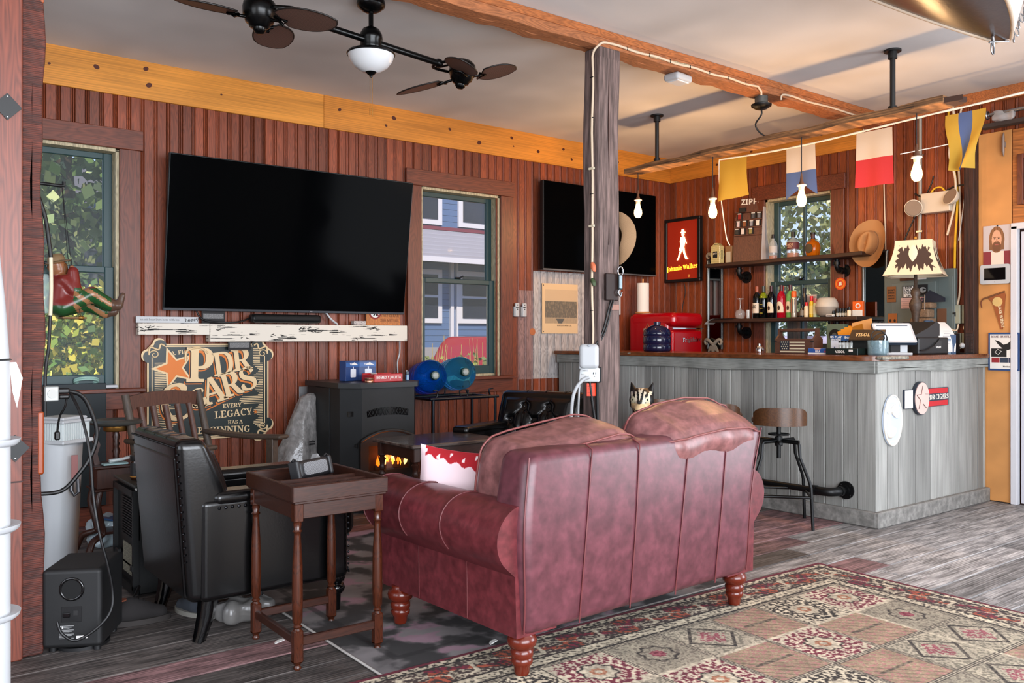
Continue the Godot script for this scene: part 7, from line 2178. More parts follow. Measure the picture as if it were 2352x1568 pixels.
	words(at, "ROMEO Y JULIETA", 0.018, V(0.0, 0.030, 0.0855), M.paper, Vector3.ZERO, false, 0.001, 0.95)
	put("cigar_rest", B.new().tube([V(-0.05, 0.056, -0.075), V(-0.05, 0.052, 0.0)], 0.006, 6), M.paper, at)
	var lid := thing("copper_grinder", "small round copper-coloured tin at the front left of the stove top", "tin", V(2.845, top, 0.69))
	put("body", B.new().lathe(prof([0, 0, 0.030, 0, 0.031, 0.012, 0.029, 0.014, 0.031, 0.016, 0.031, 0.030, 0.027, 0.032, 0, 0.032]), 24), mat(Color(0.80, 0.58, 0.48), 0.25, 0.9), lid)
	var lt := thing("blue_lighter", "clear blue torch lighter standing near the right edge of the stove", "lighter", V(3.20, top, 0.60))
	put("tank", B.new().box(V(0, 0.020, 0), V(0.024, 0.04, 0.016), 0.003), mat(Color(0.02, 0.35, 0.52), 0.08), lt)
	put("head", B.new().box(V(0, 0.052, 0), V(0.022, 0.024, 0.015), 0.002), mat(Color(0.05, 0.12, 0.20), 0.3), lt)
	put("nozzle", B.new().cyl(V(-0.004, 0.06, 0), V(-0.004, 0.072, 0), 0.006, 10), M.steel, lt)
	# bag of pellets and a metal heat shield behind the stove
	var bag := thing("pellet_bag", "half-empty clear plastic bag of wood pellets slumped on the floor left of the stove", "bag", V(2.50, 0, 0.22))
	var bn := noise(6.0, 3, 9)
	put("film", B.new().sheet(func(u, v):
		var a: float = u * TAU
		var h: float = v
		var r: float = (0.19 * (1.0 - h * 0.75) + 0.02) * (1.0 + 0.22 * bn.get_noise_3d(cos(a) * 0.2, h * 0.35, sin(a) * 0.2))
		if v > 0.97: r *= 0.3
		return V(cos(a) * r * 1.05 + 0.13 * h * h, 0.001 + h * 0.80, sin(a) * r * 0.85), 40, 30).outward(V(0.04, 0.35, 0)), grained(Color(0.58, 0.565, 0.555), T.mottle, V(5, 3, 5), 0.18, 0.5, false), bag)
	put("print", B.new().tube([V(0.05, 0.47, 0.15), V(0.07, 0.475, 0.15), V(0.09, 0.47, 0.148)], 0.006, 5).tube([V(0.05, 0.455, 0.152), V(0.09, 0.455, 0.15)], 0.006, 5), M.ink, bag)
	tag(put("heat_shield", B.new().box(V(2.70, 0.44, 0.03), V(0.16, 0.80, 0.012), 0.002), mat(Color(0.55, 0.55, 0.56), 0.4, 0.5)), "bare grey metal sheet standing against the wall behind the stove", "metal sheet")
	tag(put("hose", B.new().tube(curve([V(2.68, 0.76, 0.10), V(2.63, 0.72, 0.14), V(2.63, 0.64, 0.14), V(2.68, 0.60, 0.10)], 6), 0.014, 8), M.cable_black), "loop of thick black cable at the left side of the stove", "cable")

func build_water_rack() -> void:
	var o := thing("bottle_rack", "blue-black steel tube rack cradling two water bottles below the window", "rack", V(3.72, 0, 0.35))
	var S := mat(Color(0.05, 0.08, 0.12), 0.35, 0.4)
	for x in [-0.24, 0.34]:
		for z in [-0.16, 0.16]:
			put("upright", B.new().cyl(V(x, 0, z), V(x, 0.735, z), 0.012, 10), S, o)
		put("side_rail", B.new().cyl(V(x, 0.73, -0.16), V(x, 0.73, 0.16), 0.011, 10), S, o)
	for z in [-0.16, 0.16]:
		put("cross_rail", B.new().cyl(V(-0.27, 0.735, z), V(0.37, 0.735, z), 0.013, 10), S, o)
		put("cross_rail", B.new().cyl(V(-0.27, 0.30, z), V(0.37, 0.30, z), 0.011, 10), S, o)
		for k in 2:
			for s in [-1, 1]:
				put("cradle", B.new().tube(curve([V(-0.10 + 0.28 * k + s * 0.115, 0.735, z), V(-0.10 + 0.28 * k + s * 0.10, 0.79, z), V(-0.10 + 0.28 * k + s * 0.14, 0.80, z)], 4), 0.006, 6), S, o)
	var hp := []
	for i in 9:
		hp.append(V(0.05 + cos(PI * i / 8.0) * 0.16, 0.30 + sin(PI * i / 8.0) * 0.06, 0.17))
	put("lower_bow", B.new().tube(hp, 0.009, 7), S, o)
	var wm := solid_glass(Color(0.10, 0.50, 0.88), 0.10, 0.012)
	var wm2 := solid_glass(Color(0.38, 0.76, 0.92), 0.06, 0.012)
	for i in 2:
		var b := thing("water_bottle", ["deep blue five-gallon water bottle lying on the rack, left of two", "paler blue five-gallon water bottle lying on the rack, right of two, under the window"][i], "water bottle", V(3.62 + 0.275 * i, 0.872 + 0.02 * i, 0.12))
		b.rotation = V(PI / 2 - 0.10, -0.32, 0)
		put("body", B.new().lathe(prof([0, 0, 0.11, 0, 0.128, 0.015, 0.130, 0.06, 0.124, 0.072, 0.130, 0.085, 0.130, 0.14, 0.124, 0.152, 0.130, 0.165, 0.130, 0.22, 0.124, 0.232, 0.130, 0.245, 0.130, 0.29, 0.115, 0.335, 0.075, 0.365, 0.036, 0.378, 0.029, 0.39, 0.028, 0.43]), 36), wm if i == 0 else wm2, b)
		put("base_plate", B.new().lathe(prof([0, 0.02, 0.10, 0.02]), 30), wm if i == 0 else wm2, b)
		put("cap", B.new().lathe(prof([0.030, 0.395, 0.033, 0.40, 0.033, 0.44, 0.030, 0.448, 0, 0.448]), 22), mat(Color(0.03, 0.20, 0.12), 0.4), b)
		put("cap_seal", B.new().lathe(prof([0.022, 0.449, 0.02, 0.451, 0, 0.451]), 20), mat(Color(0.6, 0.62, 0.6), 0.4), b)

func build_post_things() -> void:
	var p := thing("timber_post", "rough-sawn grey-brown timber post standing under the ceiling beam in the middle", "post", V(3.578, 0, 2.234))
	var warp := func(q): return q + V(0.006 * sin(q.y * 5.0) + (0.012 * exp(-pow((q.y - 1.0) / 0.2, 2)) if q.x > 0 else 0.0), 0, 0.004 * sin(q.y * 7.0))
	put("trunk", B.new().rbox(V(0, 1.46, 0), V(0.168, 2.92, 0.138), 0.010, 30, warp), M.post, p)
	put("crack", B.new().box(V(-0.005, 2.3, 0.0655), V(0.005, 1.1, 0.012)), M.backing, p)
	put("cleat_block", B.new().rbox(V(0.04, 1.38, 0.072), V(0.07, 0.035, 0.015), 0.006, 1), mat(Color(0.60, 0.45, 0.40), 0.8), p)
	var c := thing("cable", "pale cable stapled down the left face of the timber post and along the beam", "cable", Vector3.ZERO)
	var down := []
	for i in 20:
		down.append(V(3.484 + 0.003 * sin(i * 1.1), lerpf(2.86, 1.16, i / 19.0), 2.257 + 0.004 * sin(i * 0.8)))
	put("drop", B.new().tube(down, 0.0075, 8), M.cable, c)
	put("bend", B.new().tube(curve([V(3.484, 2.86, 2.257), V(3.485, 2.90, 2.275), V(3.51, 2.935, 2.308), V(3.55, 2.945, 2.310)], 5), 0.0075, 8), M.cable, c)
	var run := []
	for i in 30:
		run.append(V(lerpf(3.55, 5.0, i / 29.0), 2.945 - 0.004 * i / 29.0 + 0.004 * sin(i * 0.9), 2.308))
	run.append(V(5.04, 2.915, 2.308)); run.append(V(5.05, 2.895, 2.30))
	put("run", B.new().tube(run, 0.0075, 8), M.cable, c)
	for q in [[V(3.478, 2.74, 2.257)], [V(3.478, 2.50, 2.257)], [V(3.478, 2.05, 2.257)], [V(3.478, 1.62, 2.257)], [V(3.478, 1.36, 2.257)]]:
		put("staple", B.new().box(q[0], V(0.006, 0.004, 0.024)), M.iron, c)
	for q in [V(3.478, 2.20, 2.257), V(3.478, 1.86, 2.257)]:
		put("clip", B.new().box(q, V(0.012, 0.014, 0.045), 0.002), M.cream, c)
	for i in 7:
		put("staple", B.new().box(V(3.72 + i * 0.19, 2.943, 2.314), V(0.004, 0.022, 0.004)), M.iron, c)
	tag(put("cable", B.new().tube(curve([V(5.28, 2.90, 2.300), V(5.285, 2.935, 2.308), V(5.4, 2.945, 2.308), V(5.6, 2.938, 2.308), V(5.9, 2.945, 2.308), V(6.2, 2.94, 2.308), V(6.5, 2.945, 2.308)], 5), 0.0075, 7), M.cable), "pale cable stapled along the beam beyond the round junction box", "cable")
	var lk := thing("padlock_clip", "steel snap hook hanging from a dark block on the front of the timber post", "hook", V(3.628, 1.52, 2.315))
	put("block", B.new().box(V(-0.045, -0.02, 0.002), V(0.10, 0.16, 0.022), 0.004), mat(Color(0.13, 0.06, 0.05), 0.6), lk)
	var rg := []
	for i in 16:
		rg.append(V(cos(TAU * i / 16) * 0.022, 0.075 + sin(TAU * i / 16) * 0.026, 0.03))
	put("ring", B.new().tube(rg, 0.005, 7, true), M.steel, lk)
	put("body", B.new().rbox(V(0, 0.01, 0.03), V(0.028, 0.09, 0.02), 0.009, 2), mat(Color(0.4, 0.45, 0.47), 0.3, 0.7), lk)
	put("gate", B.new().tube(curve([V(0, -0.03, 0.03), V(-0.02, -0.05, 0.03), V(0, -0.075, 0.03), V(0.012, -0.05, 0.03)], 4), 0.005, 6), M.steel, lk)
	tag(put("strap", B.new().tube(curve([V(3.60, 1.46, 2.315), V(3.56, 1.38, 2.32), V(3.52, 1.24, 2.31), V(3.475, 1.14, 2.28)], 6), 0.006, 6), M.cable_black), "pair of black cords slanting from the hook to the white device on the post", "cord")
	tag(put("strap", B.new().tube(curve([V(3.612, 1.46, 2.318), V(3.575, 1.38, 2.325), V(3.535, 1.24, 2.315), V(3.485, 1.14, 2.29)], 6), 0.006, 6), M.cable_black), "black cord running beside its twin from the hook down the post", "cord")
	var w := thing("wifi_device", "white rounded wireless device plugged in at the left face of the post", "router", V(3.44, 1.09, 2.275), -0.75)
	put("shell", B.new().rbox(V(0, 0, 0.02), V(0.115, 0.145, 0.055), 0.026, 2), M.white, w)
	put("dimple", B.new().ball(V(0.0, 0.062, 0.046), V(0.010, 0.007, 0.004), 10), mat(Color(0.6, 0.62, 0.65), 0.5), w)
	put("foot", B.new().rbox(V(-0.035, -0.06, 0.005), V(0.05, 0.035, 0.045), 0.012, 1), M.white, w)
	var ou := thing("outlet_box", "white outlet adapter with a round plug in it, under the wireless device", "outlet", V(3.447, 0.982, 2.275), -0.75)
	put("box", B.new().rbox(V(0, 0, 0.01), V(0.115, 0.085, 0.05), 0.012, 1), mat(Color(0.82, 0.84, 0.84), 0.4), ou)
	put("socket", B.new().box(V(0.020, 0.010, 0.0355), V(0.004, 0.012, 0.001)).box(V(0.034, 0.010, 0.0355), V(0.004, 0.012, 0.001)).ball(V(0.027, -0.008, 0.0355), V(0.003, 0.003, 0.001), 6), M.ink, ou)
	put("plug", B.new().cyl(V(-0.035, -0.012, 0.03), V(-0.035, -0.012, 0.062), 0.019, 14), mat(Color(0.72, 0.72, 0.72), 0.4), ou)
	put("dark_band", B.new().box(V(0.062, 0, -0.005), V(0.012, 0.09, 0.05), 0.002), M.ink, ou)
	tag(put("cord", B.new().tube(curve([V(3.40, 0.97, 2.32), V(3.37, 0.955, 2.30), V(3.33, 0.90, 2.28), V(3.31, 0.80, 2.27), V(3.305, 0.55, 2.27), V(3.31, 0.02, 2.27)], 6), 0.010, 8), M.white), "thick white cord looping from the outlet down behind the sofa", "cord")
	tag(put("cord", B.new().tube(curve([V(3.40, 1.01, 2.31), V(3.37, 1.012, 2.29), V(3.365, 0.97, 2.28), V(3.36, 0.7, 2.27), V(3.37, 0.02, 2.27)], 6), 0.006, 7), M.white), "thin white cord hanging straight from the outlet behind the sofa", "cord")
	var tg := thing("orange_tag", "orange warning tag wrapped round black straps below the outlet", "tag", V(3.448, 0.895, 2.285), -0.6)
	put("paper", B.new().cloth(func(u, v): return V((u - 0.5) * 0.055, (v - 0.5) * 0.075, 0.012 - 0.012 * pow(maxf(0, u - 0.6) / 0.4, 2.0)), 10, 2, V(0, 0, 1)), mat(Color(0.86, 0.22, 0.05), 0.5), tg)
	for i in 5:
		put("print", B.new().box(V(-0.008, 0.018 - i * 0.009, 0.0125), V(0.03 - 0.006 * (i % 2), 0.002, 0.001)), mat(Color(0.35, 0.08, 0.02), 0.6), tg)
	for q in [[V(3.435, 0.95, 2.285), V(3.445, 0.86, 2.29), V(3.485, 0.60, 2.30)], [V(3.475, 0.96, 2.31), V(3.478, 0.86, 2.305), V(3.483, 0.60, 2.305)]]:
		tag(put("strap", B.new().tube(q, 0.009, 6), M.cable_black), ["black strap slanting down from the outlet to the foot of the post", "black strap hanging upright behind the orange tag"][0 if q[0].y < 0.955 else 1], "strap")
	for k in 2:
		tag(put("toy_figure", B.new().rbox(V(3.475, 1.615 - k * 0.09, 2.275), V(0.03, 0.045 - 0.01 * k, 0.03), 0.012, 2, func(q): return q + V(0, 0.01 * sin(q.z * 120.0), 0)), mat([Color(0.75, 0.40, 0.26), Color(0.22, 0.28, 0.16)][k], 0.6)), ["tiny orange figure stuck to the left face of the post", "tiny green figure stuck to the left face of the post under the orange one"][k], "figurine")
	# striped cat figure
	var cat := thing("cat_figure", "carved black and white striped cat figure with a pink chest, beside the post", "figurine", V(3.92, 0.0, 2.24), -0.95)
	var stripe := func(p: Vector3):
		var white := Color(0.80, 0.75, 0.66).srgb_to_linear()
		var blk := Color(0.05, 0.05, 0.05).srgb_to_linear()
		var pink := Color(0.86, 0.66, 0.60).srgb_to_linear()
		if p.y < 0.735 and p.z > 0.035 and absf(p.x) < 0.055: return pink
		if p.y > 0.70 and p.y < 0.795 and p.z > 0.055: return Color(0.82, 0.70, 0.52).srgb_to_linear()
		if (p - V(0.045, 0.815, 0.07)).length() < 0.020 or (p - V(-0.045, 0.815, 0.07)).length() < 0.020: return Color(0.75, 0.72, 0.60).srgb_to_linear()
		if p.y > 0.865 and absf(p.x) > 0.02: return blk
		var k := sin((absf(p.x) * 1.4 + p.z * 0.3) * 190.0) if p.y > 0.735 else sin(p.y * 210.0 + p.x * 20.0)
		return blk if k > -0.05 else white
	put("body", B.new().flesh([[V(0, 0.12, 0), V(0, 0.45, 0), 0.11, 0.12], [V(0, 0.45, 0), V(0, 0.68, 0.0), 0.12, 0.075], [V(0.075, 0.66, 0.0), V(0.085, 0.50, 0.03), 0.032, 0.03], [V(-0.075, 0.66, 0.0), V(-0.085, 0.50, 0.03), 0.032, 0.03], [V(0, 0.80, 0.0), V(0, 0.81, 0.01), 0.078, 0.078], [V(0, 0.765, 0.06), V(0, 0.76, 0.085), 0.042, 0.036], [V(0, 0.79, 0.07), V(0, 0.805, 0.098), 0.018, 0.012], [V(0.052, 0.86, -0.005), V(0.068, 0.918, -0.015), 0.026, 0.006], [V(-0.052, 0.86, -0.005), V(-0.068, 0.918, -0.015), 0.026, 0.006]], 0.0085, 0.018, stripe), vc_mat(0.35), cat)
	put("nose", B.new().ball(V(0, 0.802, 0.112), V(0.014, 0.010, 0.008), 10), M.ink, cat)
	put("mouth", B.new().tube(curve([V(-0.034, 0.762, 0.100), V(-0.015, 0.751, 0.118), V(0, 0.757, 0.122), V(0.015, 0.751, 0.118), V(0.034, 0.762, 0.100)], 4), 0.0025, 5), M.ink, cat)
	for s in [-1, 1]:
		put("eye", B.new().ball(V(s * 0.043, 0.817, 0.072), V(0.006, 0.008, 0.006), 8), mat(Color(0.10, 0.16, 0.15), 0.2), cat)

func vc_mat(rough: float) -> StandardMaterial3D:
	var m := mat(Color.WHITE, rough)
	m.vertex_color_use_as_albedo = true
	return m

func build_ceiling_things() -> void:
	var b := thing("ceiling_beam", "long reddish-brown timber beam under the ceiling resting on the middle post", "beam", V(1.75, 0, 2.223))
	var rough := func(q): return q + V(0, 0.004 * sin(q.x * 13.0) + (0.006 * sin(q.x * 37.0) if q.z < 0 else 0.0), 0)
	put("timber", B.new().rbox(V(0, 2.972, 0), V(9.8, 0.10, 0.146), 0.006, 90, rough), M.beam, b)
	put("upper_board", B.new().box(V(0, 2.998, 0.075), V(9.8, 0.045, 0.012), 0.002), M.beam2, b)
	put("plaster_smear", B.new().rbox(V(2.25, 2.955, 0.0735), V(0.62, 0.014, 0.006), 0.003, 8, func(q): return q + V(0, 0.008 * sin(q.x * 5.0), 0)), M.jamb, b)
	var sd := thing("smoke_detector", "white oblong smoke detector on the underside of the beam right of the post", "smoke detector", V(4.30, 2.895, 2.20), 0.1)
	put("base", B.new().rbox(V(0, 0.0, 0), V(0.17, 0.05, 0.12), 0.02, 2), M.white, sd)
	put("cover", B.new().rbox(V(0, -0.02, 0), V(0.13, 0.02, 0.09), 0.009, 1), mat(Color(0.8, 0.82, 0.84), 0.4), sd)
	var jb := thing("junction_box", "round black junction box under the beam with a cord dropping to the hanging plank", "junction box", V(5.16, 2.83, 2.22))
	put("box", B.new().lathe(prof([0.045, 0.035, 0.047, 0.09, 0, 0.09]), 20), mat(Color(0.35, 0.36, 0.35), 0.4, 0.5), jb)
	put("cover", B.new().lathe(prof([0, 0.0, 0.04, 0.002, 0.07, 0.02, 0.072, 0.034, 0.05, 0.042]), 26), M.iron, jb)
	put("cord", B.new().tube(curve([V(0, 0.0, 0), V(0.0, -0.04, 0), V(0.0, -0.10, -0.05), V(0.03, -0.16, -0.03), V(0.07, -0.20, 0.02)], 6), 0.006, 7), M.cable_black, jb)
	put("cord_hook", B.new().rbox(V(0.08, -0.2, 0.02), V(0.06, 0.02, 0.16), 0.009, 1), mat(Color(0.55, 0.57, 0.58), 0.4, 0.5), jb)
	# hanging plank with its two pipes
	var h := thing("hanging_plank", "weathered plank hung from the ceiling on two black pipes above the bar", "plank", V(5.24, 0, 2.17))
	var wavy := func(q): return q + V(0.006 * sin(q.z * 4.0), 0.008 * sin(q.z * 1.6) + (0.006 * sin(q.z * 11.0) if q.x < 0 else 0.0), 0)
	put("plank", B.new().rbox(V(0, 2.612, 0), V(0.15, 0.045, 2.68), 0.006, 40, wavy), M.weathered_board, h)
	put("torn_end", B.new().prism(pts2([-0.07, 0.0, 0.07, 0.0, 0.05, 0.06, 0.02, 0.10, -0.02, 0.07, -0.05, 0.11]), -0.016, 0.016), mat(Color(0.24, 0.15, 0.11), 0.9), h, V(0, 2.616, 1.33), V(PI / 2, 0, 0))
	for z in [-1.026, 0.983]:
		var p := put("hanger_pipe", B.new().cyl(V(0, 2.63, z), V(0, CEIL - 0.005, z), 0.0165, 14), M.black, h)
		put("flange", B.new().cyl(V(0, CEIL - 0.012, z), V(0, CEIL, z), 0.052, 24).cyl(V(0, CEIL - 0.055, z), V(0, CEIL - 0.01, z), 0.028, 16).cyl(V(0, 2.635, z), V(0, 2.665, z), 0.027, 14), M.black, p)
	# four bare bulbs on cords
	var pos := [[0.93, 2.585, 2.265], [1.718, 2.585, 2.175], [2.494, 2.58, 2.17], [3.308, 2.58, 2.23]]
	for i in 4:
		var z: float = pos[i][0]
		var o := thing("pendant_bulb", ["bare glowing bulb on a cord in front of the smaller television", "bare glowing bulb on a cord beside the yellow flag", "bare glowing bulb on a cord in front of the white and blue flag", "bare glowing bulb on a cord nearest the emergency light"][i], "pendant light", V(5.24, pos[i][2], z), 0.0, "pendant bulbs above the bar")
		var top: float = pos[i][1] - pos[i][2]
		put("cord", B.new().cyl(V(0, 0.12, 0), V(0, top + 0.01, 0), 0.0035, 8), M.cable_black, o)
		put("cord_cone", B.new().lathe(prof([0.022, 0.09, 0.012, 0.115, 0.005, 0.17]), 16), mat(Color(0.35, 0.22, 0.14), 0.7), o)
		put("socket", B.new().lathe(prof([0.0, 0.052, 0.018, 0.054, 0.020, 0.078, 0.032, 0.084, 0.032, 0.092, 0, 0.094]), 20), mat(Color(0.86, 0.80, 0.72), 0.4), o)
		put("bulb", B.new().lathe(prof([0, -0.062, 0.016, -0.060, 0.029, -0.045, 0.034, -0.022, 0.032, 0.0, 0.022, 0.03, 0.017, 0.052, 0, 0.054]), 22), glow(Color(1.0, 0.80, 0.52), 4.0), o)
		var l := OmniLight3D.new()
		l.name = "bulb_light"
		l.light_color = Color(1.0, 0.78, 0.54)
		l.light_energy = 0.30
		l.light_size = 0.03
		l.omni_range = 14.0
		l.omni_attenuation = 2.0
		l.shadow_enabled = true
		o.add_child(l)
		l.position = V(0, -0.02, 0)
	# signal flags on their tape
	var tape := thing("flag_line", "white tape strung across the bar carrying the signal flags", "line", V(5.80, 0, 0))
	var tp := []
	for i in 30:
		var z := lerpf(1.33, 4.6, i / 29.0)
		tp.append(V(0, 2.695 - 0.02 * sin((z - 1.33) * 2.2) + (0.05 if z > 3.4 else 0.0) * (z - 3.4), z))
	put("tape", B.new().tube(tp, [0.006, 0.009, 0.006, 0.009, 0.006, 0.009, 0.006, 0.009, 0.006, 0.009, 0.006, 0.009, 0.006, 0.009, 0.006, 0.009, 0.006, 0.009, 0.006, 0.009, 0.006, 0.009, 0.006, 0.009, 0.006, 0.009, 0.006, 0.009, 0.006, 0.009], 5), M.paper, tape)
	put("loose_end", B.new().tube(curve([V(0, 2.695, 1.33), V(0.01, 2.66, 1.32), V(0.02, 2.5, 1.315), V(0.05, 2.3, 1.32), V(0.09, 2.06, 1.33), V(0.10, 1.98, 1.36)], 6), 0.005, 5), M.paper, tape)
	tag(put("cord", B.new().tube(curve([V(5.9, 2.50, 2.85), V(6.1, 2.55, 3.0), V(6.2, 2.58, 3.1)], 6), 0.004, 6), M.paper), "second thin white line behind the red and white flag", "line")
	var white := Color(0.68, 0.64, 0.60)
	var blue := Color(0.24, 0.32, 0.50)
	var redc := Color(0.62, 0.14, 0.17)
	var yel := Color(0.62, 0.50, 0.16)
	for i in 4:
		var o := thing("signal_flag", ["plain yellow signal flag hanging at the left end of the line", "white over blue signal flag with a swallow tail in front of the window", "white over red signal flag hanging right of the window", "yellow and blue striped signal flag twisting beside the dark corner post"][i], "flag", V(5.80, 2.68, [1.475, 2.11, 2.71, 3.345][i]), ONWALL2, "signal flags over the bar")
		var w: float = [0.27, 0.25, 0.27, 0.26][i]
		var shape := func(u, v):
			var x: float = (u - 0.5) * w
			var y: float = -v * [0.34, 0.40, 0.395, 0.37][i]
			var z: float = 0.012 * sin(u * 9.0 + i) * v + 0.02 * v * v * (0.5 - u)
			if i == 0:
				y += 0.05 * v * (u - 0.3)
				z += 0.05 * v * v * sin(u * 5.0)
				x -= 0.02 * v
			elif i == 1:
				y += 0.10 * v * smoothstep(0.55, 1.0, v) * (1.0 - absf(u * 2 - 1.1))
				x += 0.01 * v
			elif i == 3:
				x = lerpf(x, x * 0.55 + 0.01, smoothstep(0.1, 0.8, v)) - 0.04 * v * v
				z += 0.05 * sin(u * 7.0 + v * 3.0) * v
			return V(x, y, z)
		if i == 0:
			put("cloth", B.new().cloth(shape, 18, 18, V(0, 0, 1)), mat(yel, 0.9), o)
		elif i < 3:
			put("upper_half", B.new().cloth(func(u, v): return shape.call(u, v * 0.5), 18, 12, V(0, 0, 1)), mat(white, 0.9), o)
			put("lower_half", B.new().cloth(func(u, v): return shape.call(u, 0.5 + v * 0.5), 18, 14, V(0, 0, 1)), mat(blue if i == 1 else redc, 0.9), o)
		else:
			for k in 3:
				put("stripe", B.new().cloth(func(u, v): return shape.call((k + u) / 3.0, v), 8, 20, V(0, 0, 1)), mat(blue if k == 1 else yel, 0.9), o)
	# double ceiling fan
	var f := thing("ceiling_fan", "black twin-head ceiling fan with wicker leaf blades and a frosted bowl light", "ceiling fan", V(2.23, 0, 1.857))
	var I := mat(Color(0.030, 0.037, 0.040), 0.25, 0.5)
	put("canopy", B.new().lathe(prof([0, 2.955, 0.03, 2.955, 0.05, 2.965, 0.075, 2.985, 0.078, 3.0, 0.072, CEIL, 0, CEIL]), 28), I, f)
	put("down_rod", B.new().cyl(V(0, 2.86, 0), V(0, 2.96, 0), 0.013, 14), I, f)
	put("motor_housing", B.new().lathe(prof([0.045, 2.745, 0.052, 2.75, 0.058, 2.77, 0.056, 2.80, 0.063, 2.81, 0.060, 2.835, 0.045, 2.862, 0.02, 2.876, 0.014, 2.88]), 28), I, f)
	put("light_collar", B.new().lathe(prof([0.128, 2.722, 0.131, 2.728, 0.125, 2.738, 0.08, 2.745, 0.05, 2.752]), 36), I, f)
	put("glass_bowl", B.new().lathe(prof([0.014, 2.63, 0.05, 2.637, 0.09, 2.662, 0.115, 2.695, 0.125, 2.725]), 36), mat(Color(0.80, 0.81, 0.82), 0.25), f)
	put("finial", B.new().lathe(prof([0, 2.603, 0.008, 2.605, 0.010, 2.615, 0.02, 2.622, 0.03, 2.632, 0.028, 2.638]), 20), I, f)
	for x in [-0.006, 0.008]:
		put("pull_chain", B.new().cyl(V(x, 2.435, 0), V(x, 2.61, 0), 0.0016, 5).cyl(V(x, 2.40, 0), V(x, 2.437, 0), 0.003, 6), M.brass, f)
	var ax := V(0.983, 0, -0.184)
	put("arm_bar", B.new().cyl(ax * -0.55 + Vector3.UP * 2.80, ax * 0.50 + Vector3.UP * 2.80, 0.018, 14), I, f)
	var R := V(0.792, 0, 0.610)
	var Tw := V(-0.610, 0, 0.792)
	var heads := [[ax * -0.68, [V(0, 0, -0.42), V(0.40, -0.06, 0.13), V(-0.33, 0.01, 0.22)], V(0, 1, 0)], [ax * 0.69, [V(-0.40, -0.08, -0.10), V(0.33, 0.07, -0.08), V(0.02, -0.02, 0.38)], V(0.10, 1, 0.12)]]
	for k in 2:
		var c: Vector3 = heads[k][0] + Vector3.UP * (2.775 if k == 1 else 2.745)
		var yoke := B.new()
		var nrm := V(-ax.z, 0, ax.x)
		var sg := 1.0 if k == 1 else -1.0
		var st := ax * sg * 0.50 + Vector3.UP * 2.80
		yoke.ball(st, V(0.028, 0.026, 0.028), 12)
		for s in [-1.0, 1.0]:
			yoke.tube(curve([st, st + ax * sg * 0.01 + nrm * s * 0.055, st + ax * sg * 0.05 + nrm * s * 0.085, c + nrm * s * 0.085 + Vector3.UP * 0.03 - ax * sg * 0.02], 5), 0.009, 8)
		yoke.tube([st + ax * sg * 0.07 + nrm * 0.085, st + ax * sg * 0.05 - nrm * 0.085], 0.006, 6)
		put("yoke", yoke, I, f)
		var hd := put("fan_head", B.new().lathe(prof([0, -0.085, 0.018, -0.083, 0.03, -0.07, 0.032, -0.058, 0.048, -0.052, 0.052, -0.038, 0.066, -0.03, 0.070, -0.012, 0.078, 0.0, 0.080, 0.04, 0.074, 0.065, 0.05, 0.085, 0.02, 0.092, 0, 0.094]), 30), I, f)
		var upd: Vector3 = heads[k][2].normalized()
		var xb := upd.cross(Vector3.BACK).normalized()
		hd.transform = Transform3D(Basis(xb, upd, xb.cross(upd)), c)
		for d in heads[k][1]:
			var w: Vector3 = R * d.x + Vector3.UP * d.y + Tw * d.z
			var dir := w.normalized()
			var len := w.length()
			var side := dir.cross(upd).normalized()
			side = (side + upd * 0.22).normalized()
			var nr := side.cross(dir).normalized()
			var bl := B.new()
			bl.x = Transform3D(Basis(dir, side, dir.cross(side)), c - upd * 0.01)
			var out := pts2([])
			for i in 17:
				var t := i / 16.0
				out.append(Vector2(lerpf(0.125, len, t), 0.098 * pow(sin(PI * (0.16 + 0.84 * t)), 0.6) * (1.0 if t < 1.0 else 0.0)))
			for i in 16:
				var t := 1.0 - (i + 1) / 16.0
				out.append(Vector2(lerpf(0.125, len, t), -0.098 * pow(sin(PI * (0.16 + 0.84 * t)), 0.6)))
			bl.prism(out, -0.003, 0.003)
			var wk := grained(Color(0.44, 0.32, 0.28), T.weave, V(14, 14, 14), 0.45, 0.04, false)
			var bn := put("blade", bl, wk, f)
			var rim := B.new()
			rim.x = bl.x
			rim.tube(Array(out).map(func(q): return V(q.x, q.y, 0)), 0.0045, 6, true)
			put("blade_rim", rim, mat(Color(0.09, 0.075, 0.07), 0.4), bn)
			put("blade_iron", B.new().tube([c - upd * 0.015 + dir * 0.05, c - upd * 0.02 + dir * 0.12], 0.008, 7).tube([c - upd * 0.02 + dir * 0.11 + side * 0.035, c - upd * 0.02 + dir * 0.15, c - upd * 0.02 + dir * 0.11 - side * 0.035], 0.009, 7, true), I, bn)
	# boat hung from the ceiling, its brown bottom downwards
	var bo := thing("hanging_boat", "brown-bottomed white-edged boat hanging from a chain below the ceiling at upper right", "boat", V(4.68, 2.72, 4.05))
	var half := func(t): return 0.028 + 0.33 * (1.0 - exp(-t * 1.1)) * (1.0 if t < 2.2 else 1.0 - 0.25 * (t - 2.2))
	var zc := func(t): return 0.07 * (1.0 - exp(-t * 2.0))
	var bm := grained(Color(0.17, 0.115, 0.095), T.mottle, V(3, 3, 6), 0.28, 0.1)
	put("bottom", B.new().sheet(func(u, v):
		var t: float = u * 3.4
		var s: float = v * 2 - 1
		return V(-t, 0.05 * s * s * minf(1.0, t), zc.call(t) + s * half.call(t)), 40, 12, V(0, -1, 0)), bm, bo)
	var sides := B.new()
	for s in [-1.0, 1.0]:
		sides.sheet(func(u, v):
			var t: float = u * 3.4
			return V(-t, 0.05 * minf(1.0, t) + v * 0.17, zc.call(t) + s * (half.call(t) + 0.012 + 0.05 * v)), 40, 4, V(0, 0, s))
